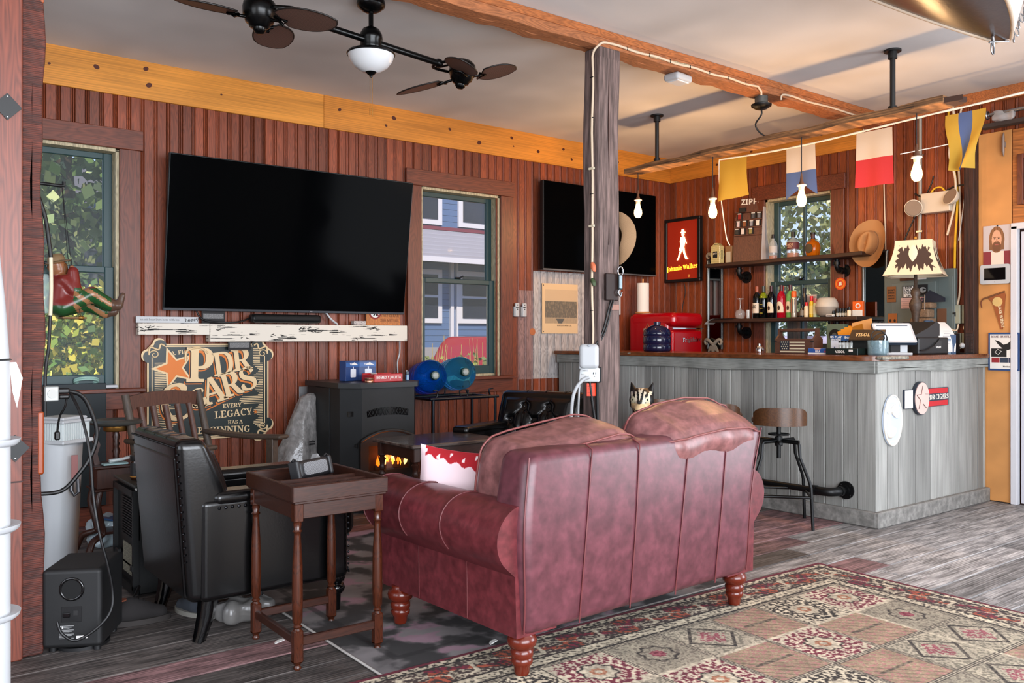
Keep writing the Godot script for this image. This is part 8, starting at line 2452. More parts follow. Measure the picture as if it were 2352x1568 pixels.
	sides.sheet(func(u, v): return V(0.0 + 0.02 * v, v * 0.2, lerpf(-0.04, 0.04, u)), 4, 4, V(1, 0, 0))
	put("hull_sides", sides, mat(Color(0.80, 0.80, 0.79), 0.5), bo)
	for s in [-1.0, 1.0]:
		var rl := []
		for i in 30:
			var t := i / 29.0 * 3.4
			rl.append(V(-t, 0.05 * minf(1.0, t), zc.call(t) + s * (half.call(t) + 0.006)))
		put("chine_strip", B.new().tube(rl, 0.009, 6), mat(Color(0.66, 0.58, 0.50), 0.6), bo)
	var ch := thing("chain", "steel chain running up from the boat's bow to the ceiling", "chain", V(4.70, 2.71, 4.05))
	for i in 9:
		var a := i / 8.0
		var p := V(0.02 + 0.10 * a, 0.02 + 0.285 * a, 0.03 + 0.06 * a)
		var rg := []
		for e in 14:
			rg.append(V(cos(TAU * e / 14) * 0.010, sin(TAU * e / 14) * 0.023, 0))
		put("link", B.new().tube(rg, 0.0035, 5, true), M.steel, ch, p, V(0, (PI / 2 if i % 2 else 0.0) + 0.6, -0.32))
	var cb := thing("snap_hook", "steel snap hook and turnbuckle clipped at the tip of the boat", "hook", V(4.60, 2.70, 4.03))
	put("hook", B.new().tube(curve([V(0, 0.0, 0), V(-0.018, -0.02, 0), V(-0.012, -0.055, 0), V(0.008, -0.058, 0), V(0.014, -0.02, 0), V(0, 0.0, 0)], 5), 0.0045, 7), M.steel, cb)
	put("bolt", B.new().cyl(V(-0.03, 0.04, 0.01), V(0.005, -0.015, 0), 0.008, 10).cyl(V(-0.04, 0.045, 0.012), V(-0.02, 0.05, 0.012), 0.006, 8), M.steel, cb)
	put("wire", B.new().tube([V(-0.04, -0.01, 0), V(0, 0.0, 0.01), V(0.06, 0.012, 0.02), V(0.11, 0.02, 0.03)], 0.005, 6), M.steel, cb)

func build_left() -> void:
	# timbers at the left edge
	var t := thing("timber_post", "reddish rough timber with a wavy bark edge beside the left window", "post", V(0.545, 0, 2.26))
	put("trunk", B.new().rbox(V(0, 1.50, 0), V(0.075, 3.0, 0.14), 0.008, 40, func(q): return q + V(0.006 * sin(q.y * 6.0) + 0.004 * sin(q.y * 17.0) if q.x > 0 else 0.0, 0, 0)), M.post_red, t)
	put("bark_wound", B.new().rbox(V(0.028, 0.80, 0.062), V(0.025, 0.24, 0.02), 0.009, 3), mat(Color(0.56, 0.24, 0.09), 0.3), t)
	put("bark_wound", B.new().rbox(V(0.034, 2.52, 0.062), V(0.014, 0.10, 0.02), 0.006, 2), mat(Color(0.60, 0.32, 0.20), 0.4), t)
	var s := thing("jamb_board", "smooth red-stained timber at the far left edge with a black diamond bolt plate", "post", V(0.355, 0, 2.28))
	put("trunk", B.new().box(V(0.0, 1.50, 0), V(0.31, 3.0, 0.15), 0.004), M.post_smooth, s)
	put("joint", B.new().box(V(0.06, 0.665, 0.0755), V(0.19, 0.006, 0.002)), M.backing, s)
	var pl := Transform3D(Basis(Vector3.BACK, 0.0), Vector3.ZERO)
	for y in [2.05, 0.79]:
		var d := put("bolt_plate", B.new().prism(pts2([0, 0.050, 0.047, 0, 0, -0.050, -0.047, 0]), 0.0, 0.006), M.black, s, V(0.105 if y > 1 else 0.13, y, 0.0755))
		put("screw", B.new().ball(V(0, 0.038, 0.006), V(0.004, 0.004, 0.002), 8).ball(V(0, -0.038, 0.006), V(0.004, 0.004, 0.002), 8), M.steel, d)
	var w := thing("white_tube", "white plastic tube with three upturned ring flanges standing at the far left edge", "tube", V(0.303, 0, 3.205))
	put("tube", B.new().lathe(prof([0, 0, 0.058, 0, 0.058, 1.05, 0.055, 1.15, 0.045, 1.30, 0.03, 1.45, 0.012, 1.56, 0, 1.57]), 30), M.white, w)
	for y in [0.41, 0.655, 0.895]:
		put("flange", B.new().lathe(prof([0.056, y, 0.070, y + 0.002, 0.080, y + 0.010, 0.084, y + 0.022, 0.078, y + 0.020, 0.056, y + 0.016]), 30), M.white, w)
	put("tie", B.new().lathe(prof([0.057, 1.135, 0.062, 1.138, 0.057, 1.141]), 24), M.black, w)
	put("tag", B.new().prism(pts2([0.055, 1.13, 0.072, 1.13, 0.088, 1.085, 0.074, 1.0, 0.062, 1.05]), -0.004, 0.0), M.paper, w)
	# window-side: bracket, swinging figure, hanging glass, cords
	tag(put("hook_bracket", B.new().tube([V(0.60, 2.10, 0.40), V(0.98, 2.088, 0.40), V(0.995, 2.092, 0.40), V(0.995, 2.115, 0.40)], 0.010, 8), M.black), "black iron hook bracket reaching across the left window", "bracket")
	build_swinger()
	var gl := thing("hanging_glass", "tall clear glass float hanging at the left edge of the left window", "glass", V(0.86, 1.33, 0.42))
	put("body", B.new().lathe(prof([0, 0, 0.05, 0.01, 0.062, 0.06, 0.06, 0.18, 0.05, 0.24, 0.052, 0.25, 0.02, 0.27, 0.018, 0.29]), 24), glass(Color(0.80, 0.92, 0.92), 0.35), gl)
	put("cap", B.new().lathe(prof([0.055, 0.235, 0.06, 0.245, 0.035, 0.29, 0, 0.30]), 20), M.sash, gl)
	put("dark_core", B.new().lathe(prof([0, 0.1, 0.02, 0.12, 0.006, 0.22, 0, 0.23]), 12), M.sash, gl)
	put("hanger", B.new().cyl(V(0, 0.29, 0), V(0, 0.76, 0), 0.002, 5), M.ink, gl)
	tag(put("cord", B.new().tube(curve([V(0.74, 1.90, 1.2), V(0.772, 1.79, 1.2), V(0.79, 1.65, 1.2), V(0.795, 1.60, 1.2)], 5), 0.010, 7), M.cable_black), "dark upper end of a bent rod standing before the left window", "rod")
	tag(put("cord", B.new().tube(curve([V(0.795, 1.60, 1.2), V(0.797, 1.45, 1.2), V(0.793, 1.31, 1.2)], 4), 0.009, 7), M.cream), "pale middle length of the bent rod standing before the left window", "rod")
	tag(put("cord", B.new().tube(curve([V(0.793, 1.31, 1.2), V(0.785, 1.15, 1.2), V(0.77, 1.0, 1.2), V(0.77, 0.6, 1.2)], 5), 0.008, 7), M.cable_black), "dark lower length of the bent rod by the timber's bark edge", "rod")
	# things on the sill
	var si := thing("sill_clutter", "coil of pale green tubing lying on the left window sill", "tubing", V(1.20, 0.905, -0.02))
	for k in 2:
		var rg := []
		for i in 18:
			rg.append(V(cos(TAU * i / 18) * 0.07, 0.012 + 0.018 * sin(TAU * i / 18) + 0.012 * k, sin(TAU * i / 18) * 0.03))
		put("coil", B.new().tube(rg, 0.007, 7, true), mat(Color(0.55, 0.68, 0.64), 0.4), si)
	tag(put("folded_cloth", B.new().rbox(V(1.29, 0.885, 0.03), V(0.17, 0.022, 0.05), 0.010, 2), M.white), "small white folded cloth on the left window sill", "cloth")
	# outlet box and its cables
	var ob := thing("outlet_box", "grey metal outlet box with black plugs on the side of the red timber", "outlet", V(0.612, 0.985, 2.30))
	put("box", B.new().box(Vector3.ZERO, V(0.05, 0.058, 0.05), 0.004), mat(Color(0.55, 0.56, 0.55), 0.4, 0.4), ob)
	put("socket_face", B.new().cyl(V(0.002, 0, 0.025), V(0.002, 0, 0.029), 0.017, 20), mat(Color(0.66, 0.66, 0.64), 0.5), ob)
	put("plug", B.new().rbox(V(0.045, 0.008, -0.01), V(0.045, 0.024, 0.03), 0.009, 1).rbox(V(0.045, -0.014, 0.0), V(0.04, 0.018, 0.03), 0.008, 1), M.cable_black, ob)
	tag(put("cable", B.new().tube(curve([V(0.67, 0.992, 2.28), V(0.72, 0.975, 2.27), V(0.755, 0.925, 2.26), V(0.786, 0.82, 2.25), V(0.765, 0.73, 2.25), V(0.72, 0.66, 2.25), V(0.66, 0.60, 2.25), V(0.58, 0.595, 2.25)], 7), 0.0085, 8), M.cable_black), "thick black cable looping from the outlet box back behind the red timber", "cable")
	tag(put("cable", B.new().tube(curve([V(0.67, 0.972, 2.29), V(0.665, 0.93, 2.28), V(0.65, 0.89, 2.26), V(0.645, 0.83, 2.24)], 6), 0.004, 6), M.cable_black), "thin black cord with a small plug hanging in front of the ribbed lamp cap", "cable")
	tag(put("plug", B.new().rbox(V(0.645, 0.815, 2.24), V(0.020, 0.034, 0.018), 0.006, 1), M.cable_black), "small black plug hanging in front of the ribbed lamp cap", "plug")
	tag(put("cable", B.new().tube(curve([V(0.68, 0.985, 2.30), V(0.70, 0.90, 2.40), V(0.717, 0.764, 2.46), V(0.728, 0.60, 2.47), V(0.745, 0.46, 2.49), V(0.772, 0.345, 2.49), V(0.792, 0.24, 2.48), V(0.786, 0.165, 2.485), V(0.74, 0.11, 2.485), V(0.67, 0.072, 2.47), V(0.625, 0.10, 2.452), V(0.61, 0.145, 2.440)], 7), 0.0055, 7), M.cable_black), "thin black power cord hanging over the subwoofer and looping to its back plate", "cable")
	# white tapered post with a ribbed lamp cap
	var lp := thing("white_post", "white tapered deck post with a ribbed clear lamp cap, leaning up behind the subwoofer", "post", V(0.845, 0, 1.22))
	put("shaft", B.new().tube([V(-0.035, 0, 0), V(-0.02, 0.68, 0)], [0.098, 0.112], 4), M.white, lp)
	for q in [[0.685, 0.20, 0.02], [0.785, 0.19, 0.016], [0.800, 0.16, 0.014]]:
		put("cap_ring", B.new().box(V(0, q[0], 0), V(q[1], q[2], q[1]), 0.006), M.white, lp, Vector3.ZERO, V(0, 0.62, 0))
	put("lens", B.new().box(V(0, 0.735, 0), V(0.165, 0.085, 0.165)), glass(Color(0.9, 0.93, 0.93), 0.35), lp, Vector3.ZERO, V(0, 0.62, 0))
	for i in 12:
		for k in 4:
			put("rib", B.new().box(V(-0.079 + i * 0.0144, 0.735, 0.084), V(0.006, 0.085, 0.006)), glass(Color(0.92, 0.95, 0.95), 0.5), lp, Vector3.ZERO, V(0, 0.62 + k * PI / 2, 0))
	put("rusty_plate", B.new().box(V(0.0, 0.56, 0.0), V(0.03, 0.12, 0.004), 0.001), mat(Color(0.55, 0.36, 0.35), 0.5, 0.3), lp, V(0.035, 0, 0.098), V(0, 0.02, 0))
	put("bent_handle", B.new().tube([V(0.05, 0.50, 0.102), V(0.05, 0.44, 0.118), V(0.03, 0.425, 0.118), V(0.018, 0.45, 0.115), V(0.02, 0.49, 0.102)], 0.010, 4), mat(Color(0.35, 0.35, 0.36), 0.35, 0.7), lp)
	tag(put("dark_board", B.new().box(V(1.12, 0.52, 0.05), V(0.36, 0.78, 0.02), 0.003), mat(Color(0.05, 0.10, 0.12), 0.6)), "dark teal board leaning on the wall behind the white post", "board")
	# subwoofer
	var sw := thing("subwoofer", "black box subwoofer with a round port at the foot of the red timber", "subwoofer", V(0.735, 0, 2.27), -0.50)
	var sm := grained(Color(0.055, 0.055, 0.058), T.fine, V(30, 30, 30), 0.6, 0, false)
	put("cabinet", B.new().rbox(V(0, 0.17, 0), V(0.215, 0.30, 0.28), 0.018, 1), sm, sw)
	put("base", B.new().prism(oval(0.10, 0.10, 26), 0.0, 0.012), M.black, sw, V(0, 0.0, 0.02), V(-PI / 2, 0, 0))
	for q in [V(-0.08, 0.01, 0.1), V(0.08, 0.01, 0.1), V(-0.08, 0.01, -0.1), V(0.08, 0.01, -0.1)]:
		put("foot", B.new().cyl(q - V(0, 0.009, 0), q + V(0, 0.012, 0), 0.014, 12), M.black, sw)
	var pr := []
	for i in 26:
		pr.append(V(cos(TAU * i / 26) * 0.040, 0.245 + sin(TAU * i / 26) * 0.040, 0.139))
	put("port_ring", B.new().tube(pr, 0.006, 8, true), M.black_gloss, sw)
	put("port", B.new().cyl(V(0, 0.245, 0.1365), V(0, 0.245, 0.1425), 0.037, 26), mat(Color(0.004, 0.004, 0.004), 0.9), sw)
	put("back_plate", B.new().box(V(0.0, 0.150, 0.1405), V(0.072, 0.058, 0.003), 0.001), mat(Color(0.06, 0.06, 0.065), 0.4), sw)
	put("socket", B.new().rbox(V(-0.018, 0.148, 0.143), V(0.026, 0.018, 0.008), 0.003, 1), M.black_gloss, sw)
	put("switch", B.new().box(V(0.015, 0.155, 0.142), V(0.016, 0.018, 0.003)), mat(Color(0.13, 0.13, 0.13), 0.4), sw)
	for i in 10:
		put("label_print", B.new().box(V(-0.018 - 0.004 * (i % 3), 0.106 - i * 0.0052, 0.1405), V(0.052 - 0.008 * (i % 3), 0.0022, 0.001)), mat(Color(0.55, 0.55, 0.55), 0.6), sw)
	put("label_white", B.new().box(V(0.036, 0.062, 0.1405), V(0.04, 0.010, 0.001)), M.paper, sw)
	words(sw, "TCL", 0.010, V(-0.04, 0.100, 0.1405), M.paper)
	# smoking stand
	var SW: Material = M.walnut
	var st := thing("smoking_stand", "antique wooden smoking stand with a round ashtray top and curved legs, beside the rocking chair", "stand", V(1.195, 0, 0.78))
	put("ashtray", B.new().lathe(prof([0.06, 0.700, 0.10, 0.705, 0.135, 0.715, 0.140, 0.728, 0.125, 0.738, 0.10, 0.740, 0.085, 0.730, 0.0, 0.722]), 34), mat(Color(0.34, 0.34, 0.32), 0.3, 0.5), st)
	put("brass_cup", B.new().lathe(prof([0, 0.672, 0.06, 0.672, 0.068, 0.68, 0.068, 0.702]), 26), M.brass, st)
	put("column", B.new().lathe(prof([0.014, 0.50, 0.02, 0.51, 0.014, 0.53, 0.022, 0.56, 0.013, 0.585, 0.020, 0.60, 0.013, 0.615, 0.022, 0.64, 0.013, 0.665, 0.013, 0.675]), 14), SW, st)
	for sd in [-1, 1]:
		put("scroll_side", B.new().prism(pts2([sd * 0.085, 0.49, sd * 0.115, 0.49, sd * 0.125, 0.54, sd * 0.105, 0.58, sd * 0.125, 0.62, sd * 0.115, 0.66, sd * 0.10, 0.70, sd * 0.085, 0.70, sd * 0.10, 0.64, sd * 0.085, 0.60, sd * 0.10, 0.55]), -0.012, 0.012), SW, st)
	put("shelf", B.new().box(V(0, 0.485, 0), V(0.27, 0.014, 0.22), 0.003), SW, st)
	put("drawer_box", B.new().box(V(0, 0.42, 0), V(0.24, 0.11, 0.19), 0.003), SW, st)
	put("lower_moulding", B.new().box(V(0, 0.358, 0), V(0.27, 0.012, 0.22), 0.003), SW, st)
	for q in [[-1, 1], [1, 1], [-1, -1], [1, -1]]:
		put("curved_leg", B.new().tube(curve([V(q[0] * 0.10, 0.355, q[1] * 0.08), V(q[0] * 0.115, 0.28, q[1] * 0.09), V(q[0] * 0.095, 0.18, q[1] * 0.075), V(q[0] * 0.085, 0.12, q[1] * 0.07), V(q[0] * 0.10, 0.105, q[1] * 0.08), V(q[0] * 0.15, 0.08, q[1] * 0.12), V(q[0] * 0.18, 0.0, q[1] * 0.15)], 4), 0.018, 7), SW, st)
	put("bottom_shelf", B.new().box(V(0, 0.115, 0), V(0.20, 0.014, 0.16), 0.003), SW, st)
	var gp := thing("glass_pipe", "small clear glass tube lying on a folded cloth on the smoking stand shelf", "glass tube", V(1.19, 0.493, 0.86))
	put("cloth", B.new().rbox(V(-0.02, 0.006, 0), V(0.13, 0.010, 0.06), 0.004, 1), mat(Color(0.55, 0.66, 0.66), 0.8), gp)
	put("tube", B.new().tube([V(-0.05, 0.022, 0), V(0.02, 0.028, 0), V(0.09, 0.045, 0)], [0.012, 0.009, 0.011], 10), glass(Color(0.9, 0.95, 0.95), 0.3), gp)
	var pb := thing("plastic_bag", "crumpled pale plastic bag with blue print on the floor under the smoking stand", "bag", V(1.22, 0, 0.62))
	put("film", B.new().rbox(V(0, 0.08, 0), V(0.26, 0.17, 0.20), 0.05, 8, func(q): return q + V(0.012 * sin(q.y * 60.0 + q.z * 40.0), 0.014 * sin(q.x * 45.0) * sin(q.z * 38.0) if q.y > 0.03 else 0.0, 0.012 * sin(q.x * 55.0))), mat(Color(0.62, 0.68, 0.70), 0.2), pb)
	put("blue_print", B.new().rbox(V(-0.03, 0.165, 0.05), V(0.14, 0.012, 0.09), 0.005, 4, func(q): return q + V(0, 0.01 * sin(q.x * 50.0), 0)), mat(Color(0.16, 0.30, 0.46), 0.3), pb)
	# black metal heater box with louvres
	var hb := thing("metal_heater", "black metal box heater with a louvred back panel and paper labels, behind the armchair", "heater", V(1.225, 0, 1.60))
	var bm := mat(Color(0.035, 0.04, 0.042), 0.45, 0.2)
	put("case", B.new().box(V(0, 0.255, 0), V(0.34, 0.50, 0.38), 0.006), bm, hb)
	put("top", B.new().box(V(0, 0.510, 0), V(0.37, 0.012, 0.41), 0.003), mat(Color(0.16, 0.18, 0.17), 0.35, 0.3), hb)
	put("rear_frame", B.new().box(V(-0.175, 0.26, 0.18), V(0.03, 0.46, 0.02)).box(V(-0.175, 0.26, -0.18), V(0.03, 0.46, 0.02)).box(V(-0.175, 0.475, 0), V(0.03, 0.03, 0.36)).box(V(-0.175, 0.03, 0), V(0.03, 0.04, 0.38)), bm, hb)
	for i in 15:
		put("louvre", B.new().box(V(-0.174, 0.26 + i * 0.0125, 0.04), V(0.010, 0.006, 0.20)), mat(Color(0.02, 0.022, 0.023), 0.5), hb)
	put("paper_label", B.new().box(V(-0.173, 0.17, 0.05), V(0.004, 0.10, 0.21)).box(V(-0.173, 0.105, 0.05), V(0.004, 0.05, 0.21)), grained(Color(0.62, 0.60, 0.52), T.weatherh, V(20, 20, 20), 0.7, 0, false), hb)
	put("latch", B.new().box(V(-0.185, 0.165, -0.10), V(0.02, 0.02, 0.05), 0.003).box(V(-0.185, 0.13, 0.17), V(0.02, 0.03, 0.03), 0.003), M.black, hb)
	put("corner_label", B.new().box(V(-0.1705, 0.485, 0.165), V(0.003, 0.045, 0.03)), M.paper, hb)
	var jr := thing("amber_jar", "brown jar with a black lid and printed label standing on the black heater", "jar", V(1.105, 0.517, 1.60))
	put("body", B.new().lathe(prof([0, 0, 0.032, 0, 0.035, 0.006, 0.035, 0.085, 0.030, 0.095]), 22), mat(Color(0.16, 0.07, 0.03), 0.12), jr)
	put("label", B.new().lathe(prof([0.0355, 0.02, 0.0355, 0.08]), 22), mat(Color(0.09, 0.085, 0.09), 0.5), jr)
	put("gold_band", B.new().lathe(prof([0.0357, 0.012, 0.0357, 0.018]), 22), mat(Color(0.6, 0.4, 0.12), 0.4), jr)
	put("lid", B.new().lathe(prof([0.034, 0.09, 0.036, 0.094, 0.036, 0.113, 0, 0.115]), 22), M.black, jr)
	tag(put("multi_tool", B.new().rbox(V(1.11, 0.524, 1.72), V(0.06, 0.014, 0.12), 0.006, 1), mat(Color(0.09, 0.12, 0.15), 0.3, 0.4)), "dark blue folding tool lying on the black heater in front of the jar", "tool")
	tag(put("rag", B.new().rbox(V(1.17, 0.535, 1.66), V(0.07, 0.035, 0.07), 0.015, 2, func(q): return q + V(0, 0.006 * sin(q.x * 90.0), 0.006 * sin(q.y * 120.0))), mat(Color(0.6, 0.58, 0.54), 0.9)), "crumpled pale rag beside the brown jar on the heater", "cloth")
	tag(put("cable", B.new().tube(curve([V(1.06, 0.05, 1.80), V(1.0, 0.03, 1.92), V(0.92, 0.012, 2.02), V(0.87, 0.008, 2.08)], 6), 0.007, 6), M.cable_black), "black flat power cord running from the heater foot along the floor", "cable")
	# shoes and litter on the floor
	shoe("dark brown suede lace-up shoe on the floor beside the subwoofer", V(0.955, 0, 2.16), -0.15, mat(Color(0.10, 0.085, 0.085), 0.9), mat(Color(0.16, 0.14, 0.13), 0.8), 1.0)
	shoe("grey canvas shoe with a pale sole under the black armchair", V(1.19, 0, 2.20), 1.95, mat(Color(0.22, 0.24, 0.27), 0.9), mat(Color(0.52, 0.51, 0.48), 0.7), 0.9)
	var lt := thing("crumpled_bag", "crumpled clear plastic wrapping with a black piece, on the floor behind the tray table leg", "bag", V(1.335, 0, 2.40))
	put("film", B.new().rbox(V(0, 0.045, 0), V(0.22, 0.09, 0.14), 0.035, 8, func(q): return q + V(0.01 * sin(q.z * 70.0), 0.012 * sin(q.x * 60.0) * sin(q.z * 50.0) if q.y > 0.02 else 0.0, 0.01 * sin(q.x * 70.0))), mat(Color(0.42, 0.41, 0.40), 0.25), lt)
	put("black_piece", B.new().rbox(V(0.06, 0.10, -0.02), V(0.05, 0.04, 0.04), 0.012, 1), M.black, lt)
	for q in [[V(1.33, 0.012, 2.78), "small torn scrap of white paper on the floor inside the tray table's legs"], [V(1.985, 0.014, 3.30), "narrow white paper scrap on the grey rug under the sofa"]]:
		tag(put("paper_scrap", B.new().prism(pts2([-0.03, -0.008, 0.02, -0.010, 0.03, 0.006, 0.0, 0.012, -0.02, 0.004]), 0.0, 0.003), M.paper, self, q[0], V(-PI / 2, 0, 0.4)), q[1], "paper")

func shoe(label: String, at: Vector3, yaw: float, upper: Material, sole: Material, k: float) -> void:
	var o := thing("shoe", label, "shoe", at, yaw)
	var outline := pts2([])
	for i in 32:
		var a := TAU * i / 32
		var x := cos(a) * 0.14 * k
		outline.append(Vector2(x, sin(a) * (0.045 + 0.007 * cos(a) - 0.006 * cos(a * 2)) * k))
	var sl := B.new()
	sl.x = Transform3D(Basis(Vector3.RIGHT, -PI / 2), Vector3.ZERO)
	sl.prism(outline, 0.0, 0.022 * k)
	put("sole", sl, sole, o)
	put("upper", B.new().flesh([[V(-0.10, 0.05, 0) * k, V(-0.02, 0.05, 0) * k, 0.038 * k, 0.038 * k], [V(-0.02, 0.045, 0) * k, V(0.095, 0.032, 0) * k, 0.040 * k, 0.030 * k], [V(-0.105, 0.08, 0) * k, V(-0.10, 0.05, 0) * k, 0.030 * k, 0.036 * k], [V(-0.02, 0.075, 0) * k, V(0.03, 0.055, 0) * k, 0.030 * k, 0.03 * k]], 0.008, 0.03), upper, o)
	put("lining", B.new().prism(oval(0.045 * k, 0.022 * k, 20), -0.002, 0.003), mat(Color(0.42, 0.20, 0.10), 0.8), o, V(-0.07, 0.101, 0) * k, V(-PI / 2, 0.10, 0))
	for i in 3:
		put("lace", B.new().tube([V(-0.005 + i * 0.018, 0.104 - i * 0.007, 0.018) * k, V(0.0 + i * 0.018, 0.111 - i * 0.007, 0) * k, V(-0.005 + i * 0.018, 0.104 - i * 0.007, -0.018) * k], 0.0025, 5), M.ink, o)

func build_swinger() -> void:
	# a small painted figure on a swing, seen from the side, in front of the window
	var o := thing("swing_figure", "painted figurine in a hat and red coat swinging before the left window", "figurine", V(0, 0, 0.40))
	var skin := Color(0.55, 0.35, 0.22)
	var pick := func(p: Vector3):
		var c := Color(0.46, 0.16, 0.15)
		if p.x > 1.235: c = Color(0.33, 0.25, 0.20)
		elif p.x > 1.03 and p.y < 1.49: c = Color(0.15, 0.30, 0.16) if sin((p.x * 0.8 + p.y * 1.2) * 75.0) > -0.2 else Color(0.60, 0.42, 0.28)
		elif p.y < 1.385: c = Color(0.15, 0.30, 0.16)
		elif p.y > 1.645: c = Color(0.52, 0.42, 0.30)
		elif p.y > 1.565 and p.x < 1.0: c = skin
		return c.srgb_to_linear()
	put("body", B.new().flesh([
		[V(0.965, 1.60, 0), V(0.957, 1.625, 0), 0.042, 0.045],
		[V(0.93, 1.612, 0), V(0.915, 1.605, 0), 0.014, 0.010],
		[V(0.93, 1.588, 0), V(0.935, 1.575, 0), 0.020, 0.022],
		[V(0.975, 1.555, 0), V(0.965, 1.59, 0), 0.032, 0.030],
		[V(0.985, 1.52, 0), V(0.975, 1.40, 0), 0.055, 0.072],
		[V(0.99, 1.535, 0.045), V(1.045, 1.475, 0.06), 0.032, 0.034],
		[V(1.045, 1.475, 0.06), V(1.035, 1.585, 0.05), 0.034, 0.030],
		[V(0.98, 1.535, -0.045), V(0.99, 1.46, -0.07), 0.030, 0.028],
		[V(0.985, 1.375, 0.035), V(1.135, 1.455, 0.05), 0.052, 0.044],
		[V(1.135, 1.455, 0.05), V(1.235, 1.395, 0.05), 0.044, 0.040],
		[V(0.985, 1.37, -0.035), V(1.13, 1.40, -0.045), 0.050, 0.042],
		[V(1.13, 1.40, -0.045), V(1.225, 1.355, -0.045), 0.042, 0.038],
		[V(1.24, 1.395, 0.05), V(1.275, 1.39, 0.05), 0.024, 0.026],
		[V(1.285, 1.395, 0.05), V(1.305, 1.455, 0.05), 0.024, 0.018],
		[V(1.23, 1.352, -0.045), V(1.27, 1.355, -0.045), 0.024, 0.026],
		[V(1.28, 1.36, -0.045), V(1.312, 1.41, -0.045), 0.024, 0.018]], 0.0085, 0.016, pick), vc_mat(0.28), o)
	var hat_m := mat(Color(0.50, 0.40, 0.28), 0.5)
	put("hat", B.new().lathe(prof([0.075, 0.0, 0.078, 0.004, 0.05, 0.012, 0.046, 0.03, 0.036, 0.05, 0.0, 0.056]), 24), hat_m, o, V(0.960, 1.635, 0), V(0, 0, 0.25))
	put("hair", B.new().ball(V(0.992, 1.60, 0), V(0.026, 0.045, 0.036), 12), mat(Color(0.42, 0.25, 0.10), 0.6), o)
	for z in [-0.05, 0.05]:
		put("hand", B.new().rbox(V(1.03 if z > 0 else 0.995, 1.605 if z > 0 else 1.44, z * 0.9), V(0.024, 0.034, 0.022), 0.009, 1), mat(skin, 0.4), o)
	put("seat", B.new().box(V(1.04, 1.315, 0), V(0.13, 0.012, 0.14), 0.003), mat(Color(0.48, 0.36, 0.22), 0.6), o)
	for z in [-0.06, 0.06]:
		put("swing_string", B.new().tube([V(0.985, 2.09, 0.0), V(1.02, 1.70, z * 0.6), V(1.075, 1.31, z)], 0.0022, 5), M.ink, o)
	put("tassel", B.new().ball(V(1.075, 1.315, 0.065), V(0.018, 0.014, 0.012), 8), M.brass, o)
	var et := []

# leaves scattered through blobs [centre, radii, count]: one stuff part of its plant
func leaves(parent: Node3D, blobs: Array, size: float, cols: Array, sd: int) -> void:
	var r := RandomNumberGenerator.new()
	r.seed = sd
	var b := B.new()
	b.tint = false
	b.quad(V(0, -0.5, 0), V(0.42, 0.05, 0.08), V(0, 0.6, 0), V(-0.42, 0.05, 0.08), V(0, 0, 1))
	var mm := MultiMesh.new()
	mm.transform_format = MultiMesh.TRANSFORM_3D
	mm.use_colors = true
	mm.mesh = b.mesh()
	var n := 0
	for q in blobs:
		n += q[2]
	mm.instance_count = n
	var i := 0
	for q in blobs:
		for k in q[2]:
			var d := V(r.randfn(), r.randfn(), r.randfn()).normalized() * pow(r.randf(), 0.45)
			var bs := Basis.from_euler(V(r.randf_range(-1.0, 1.0), r.randf() * TAU, r.randf() * TAU)).scaled(Vector3.ONE * size * r.randf_range(0.6, 1.3))
			mm.set_instance_transform(i, Transform3D(bs, q[0] + d * q[1]))
			var c: Color = cols[r.randi() % cols.size()]
			c = (c * r.randf_range(0.75, 1.2)).srgb_to_linear()
			mm.set_instance_color(i, Color(c.r, c.g, c.b, 1))
			i += 1
	var o := MultiMeshInstance3D.new()
	o.name = "foliage"
	o.multimesh = mm
	if not M.has("leaf"):
		M.leaf = mat(Color.WHITE, 0.55)
		M.leaf.vertex_color_use_as_albedo = true
		M.leaf.backlight_enabled = true
		M.leaf.backlight = Color(0.55, 0.6, 0.3)
	o.material_override = M.leaf
	o.set_meta("kind", "stuff")
	parent.add_child(o, true)

func plant(called: String, label: String, cat: String, at: Vector3, trunk: Array, blobs: Array, size: float, cols: Array, sd: int) -> void:
	var o := thing(called, label, cat, at)
	for t in trunk:
		put("stem", B.new().tube(t[0], t[1], 8), mat(Color(0.24, 0.17, 0.12), 0.9), o)
	leaves(o, blobs, size, cols, sd)

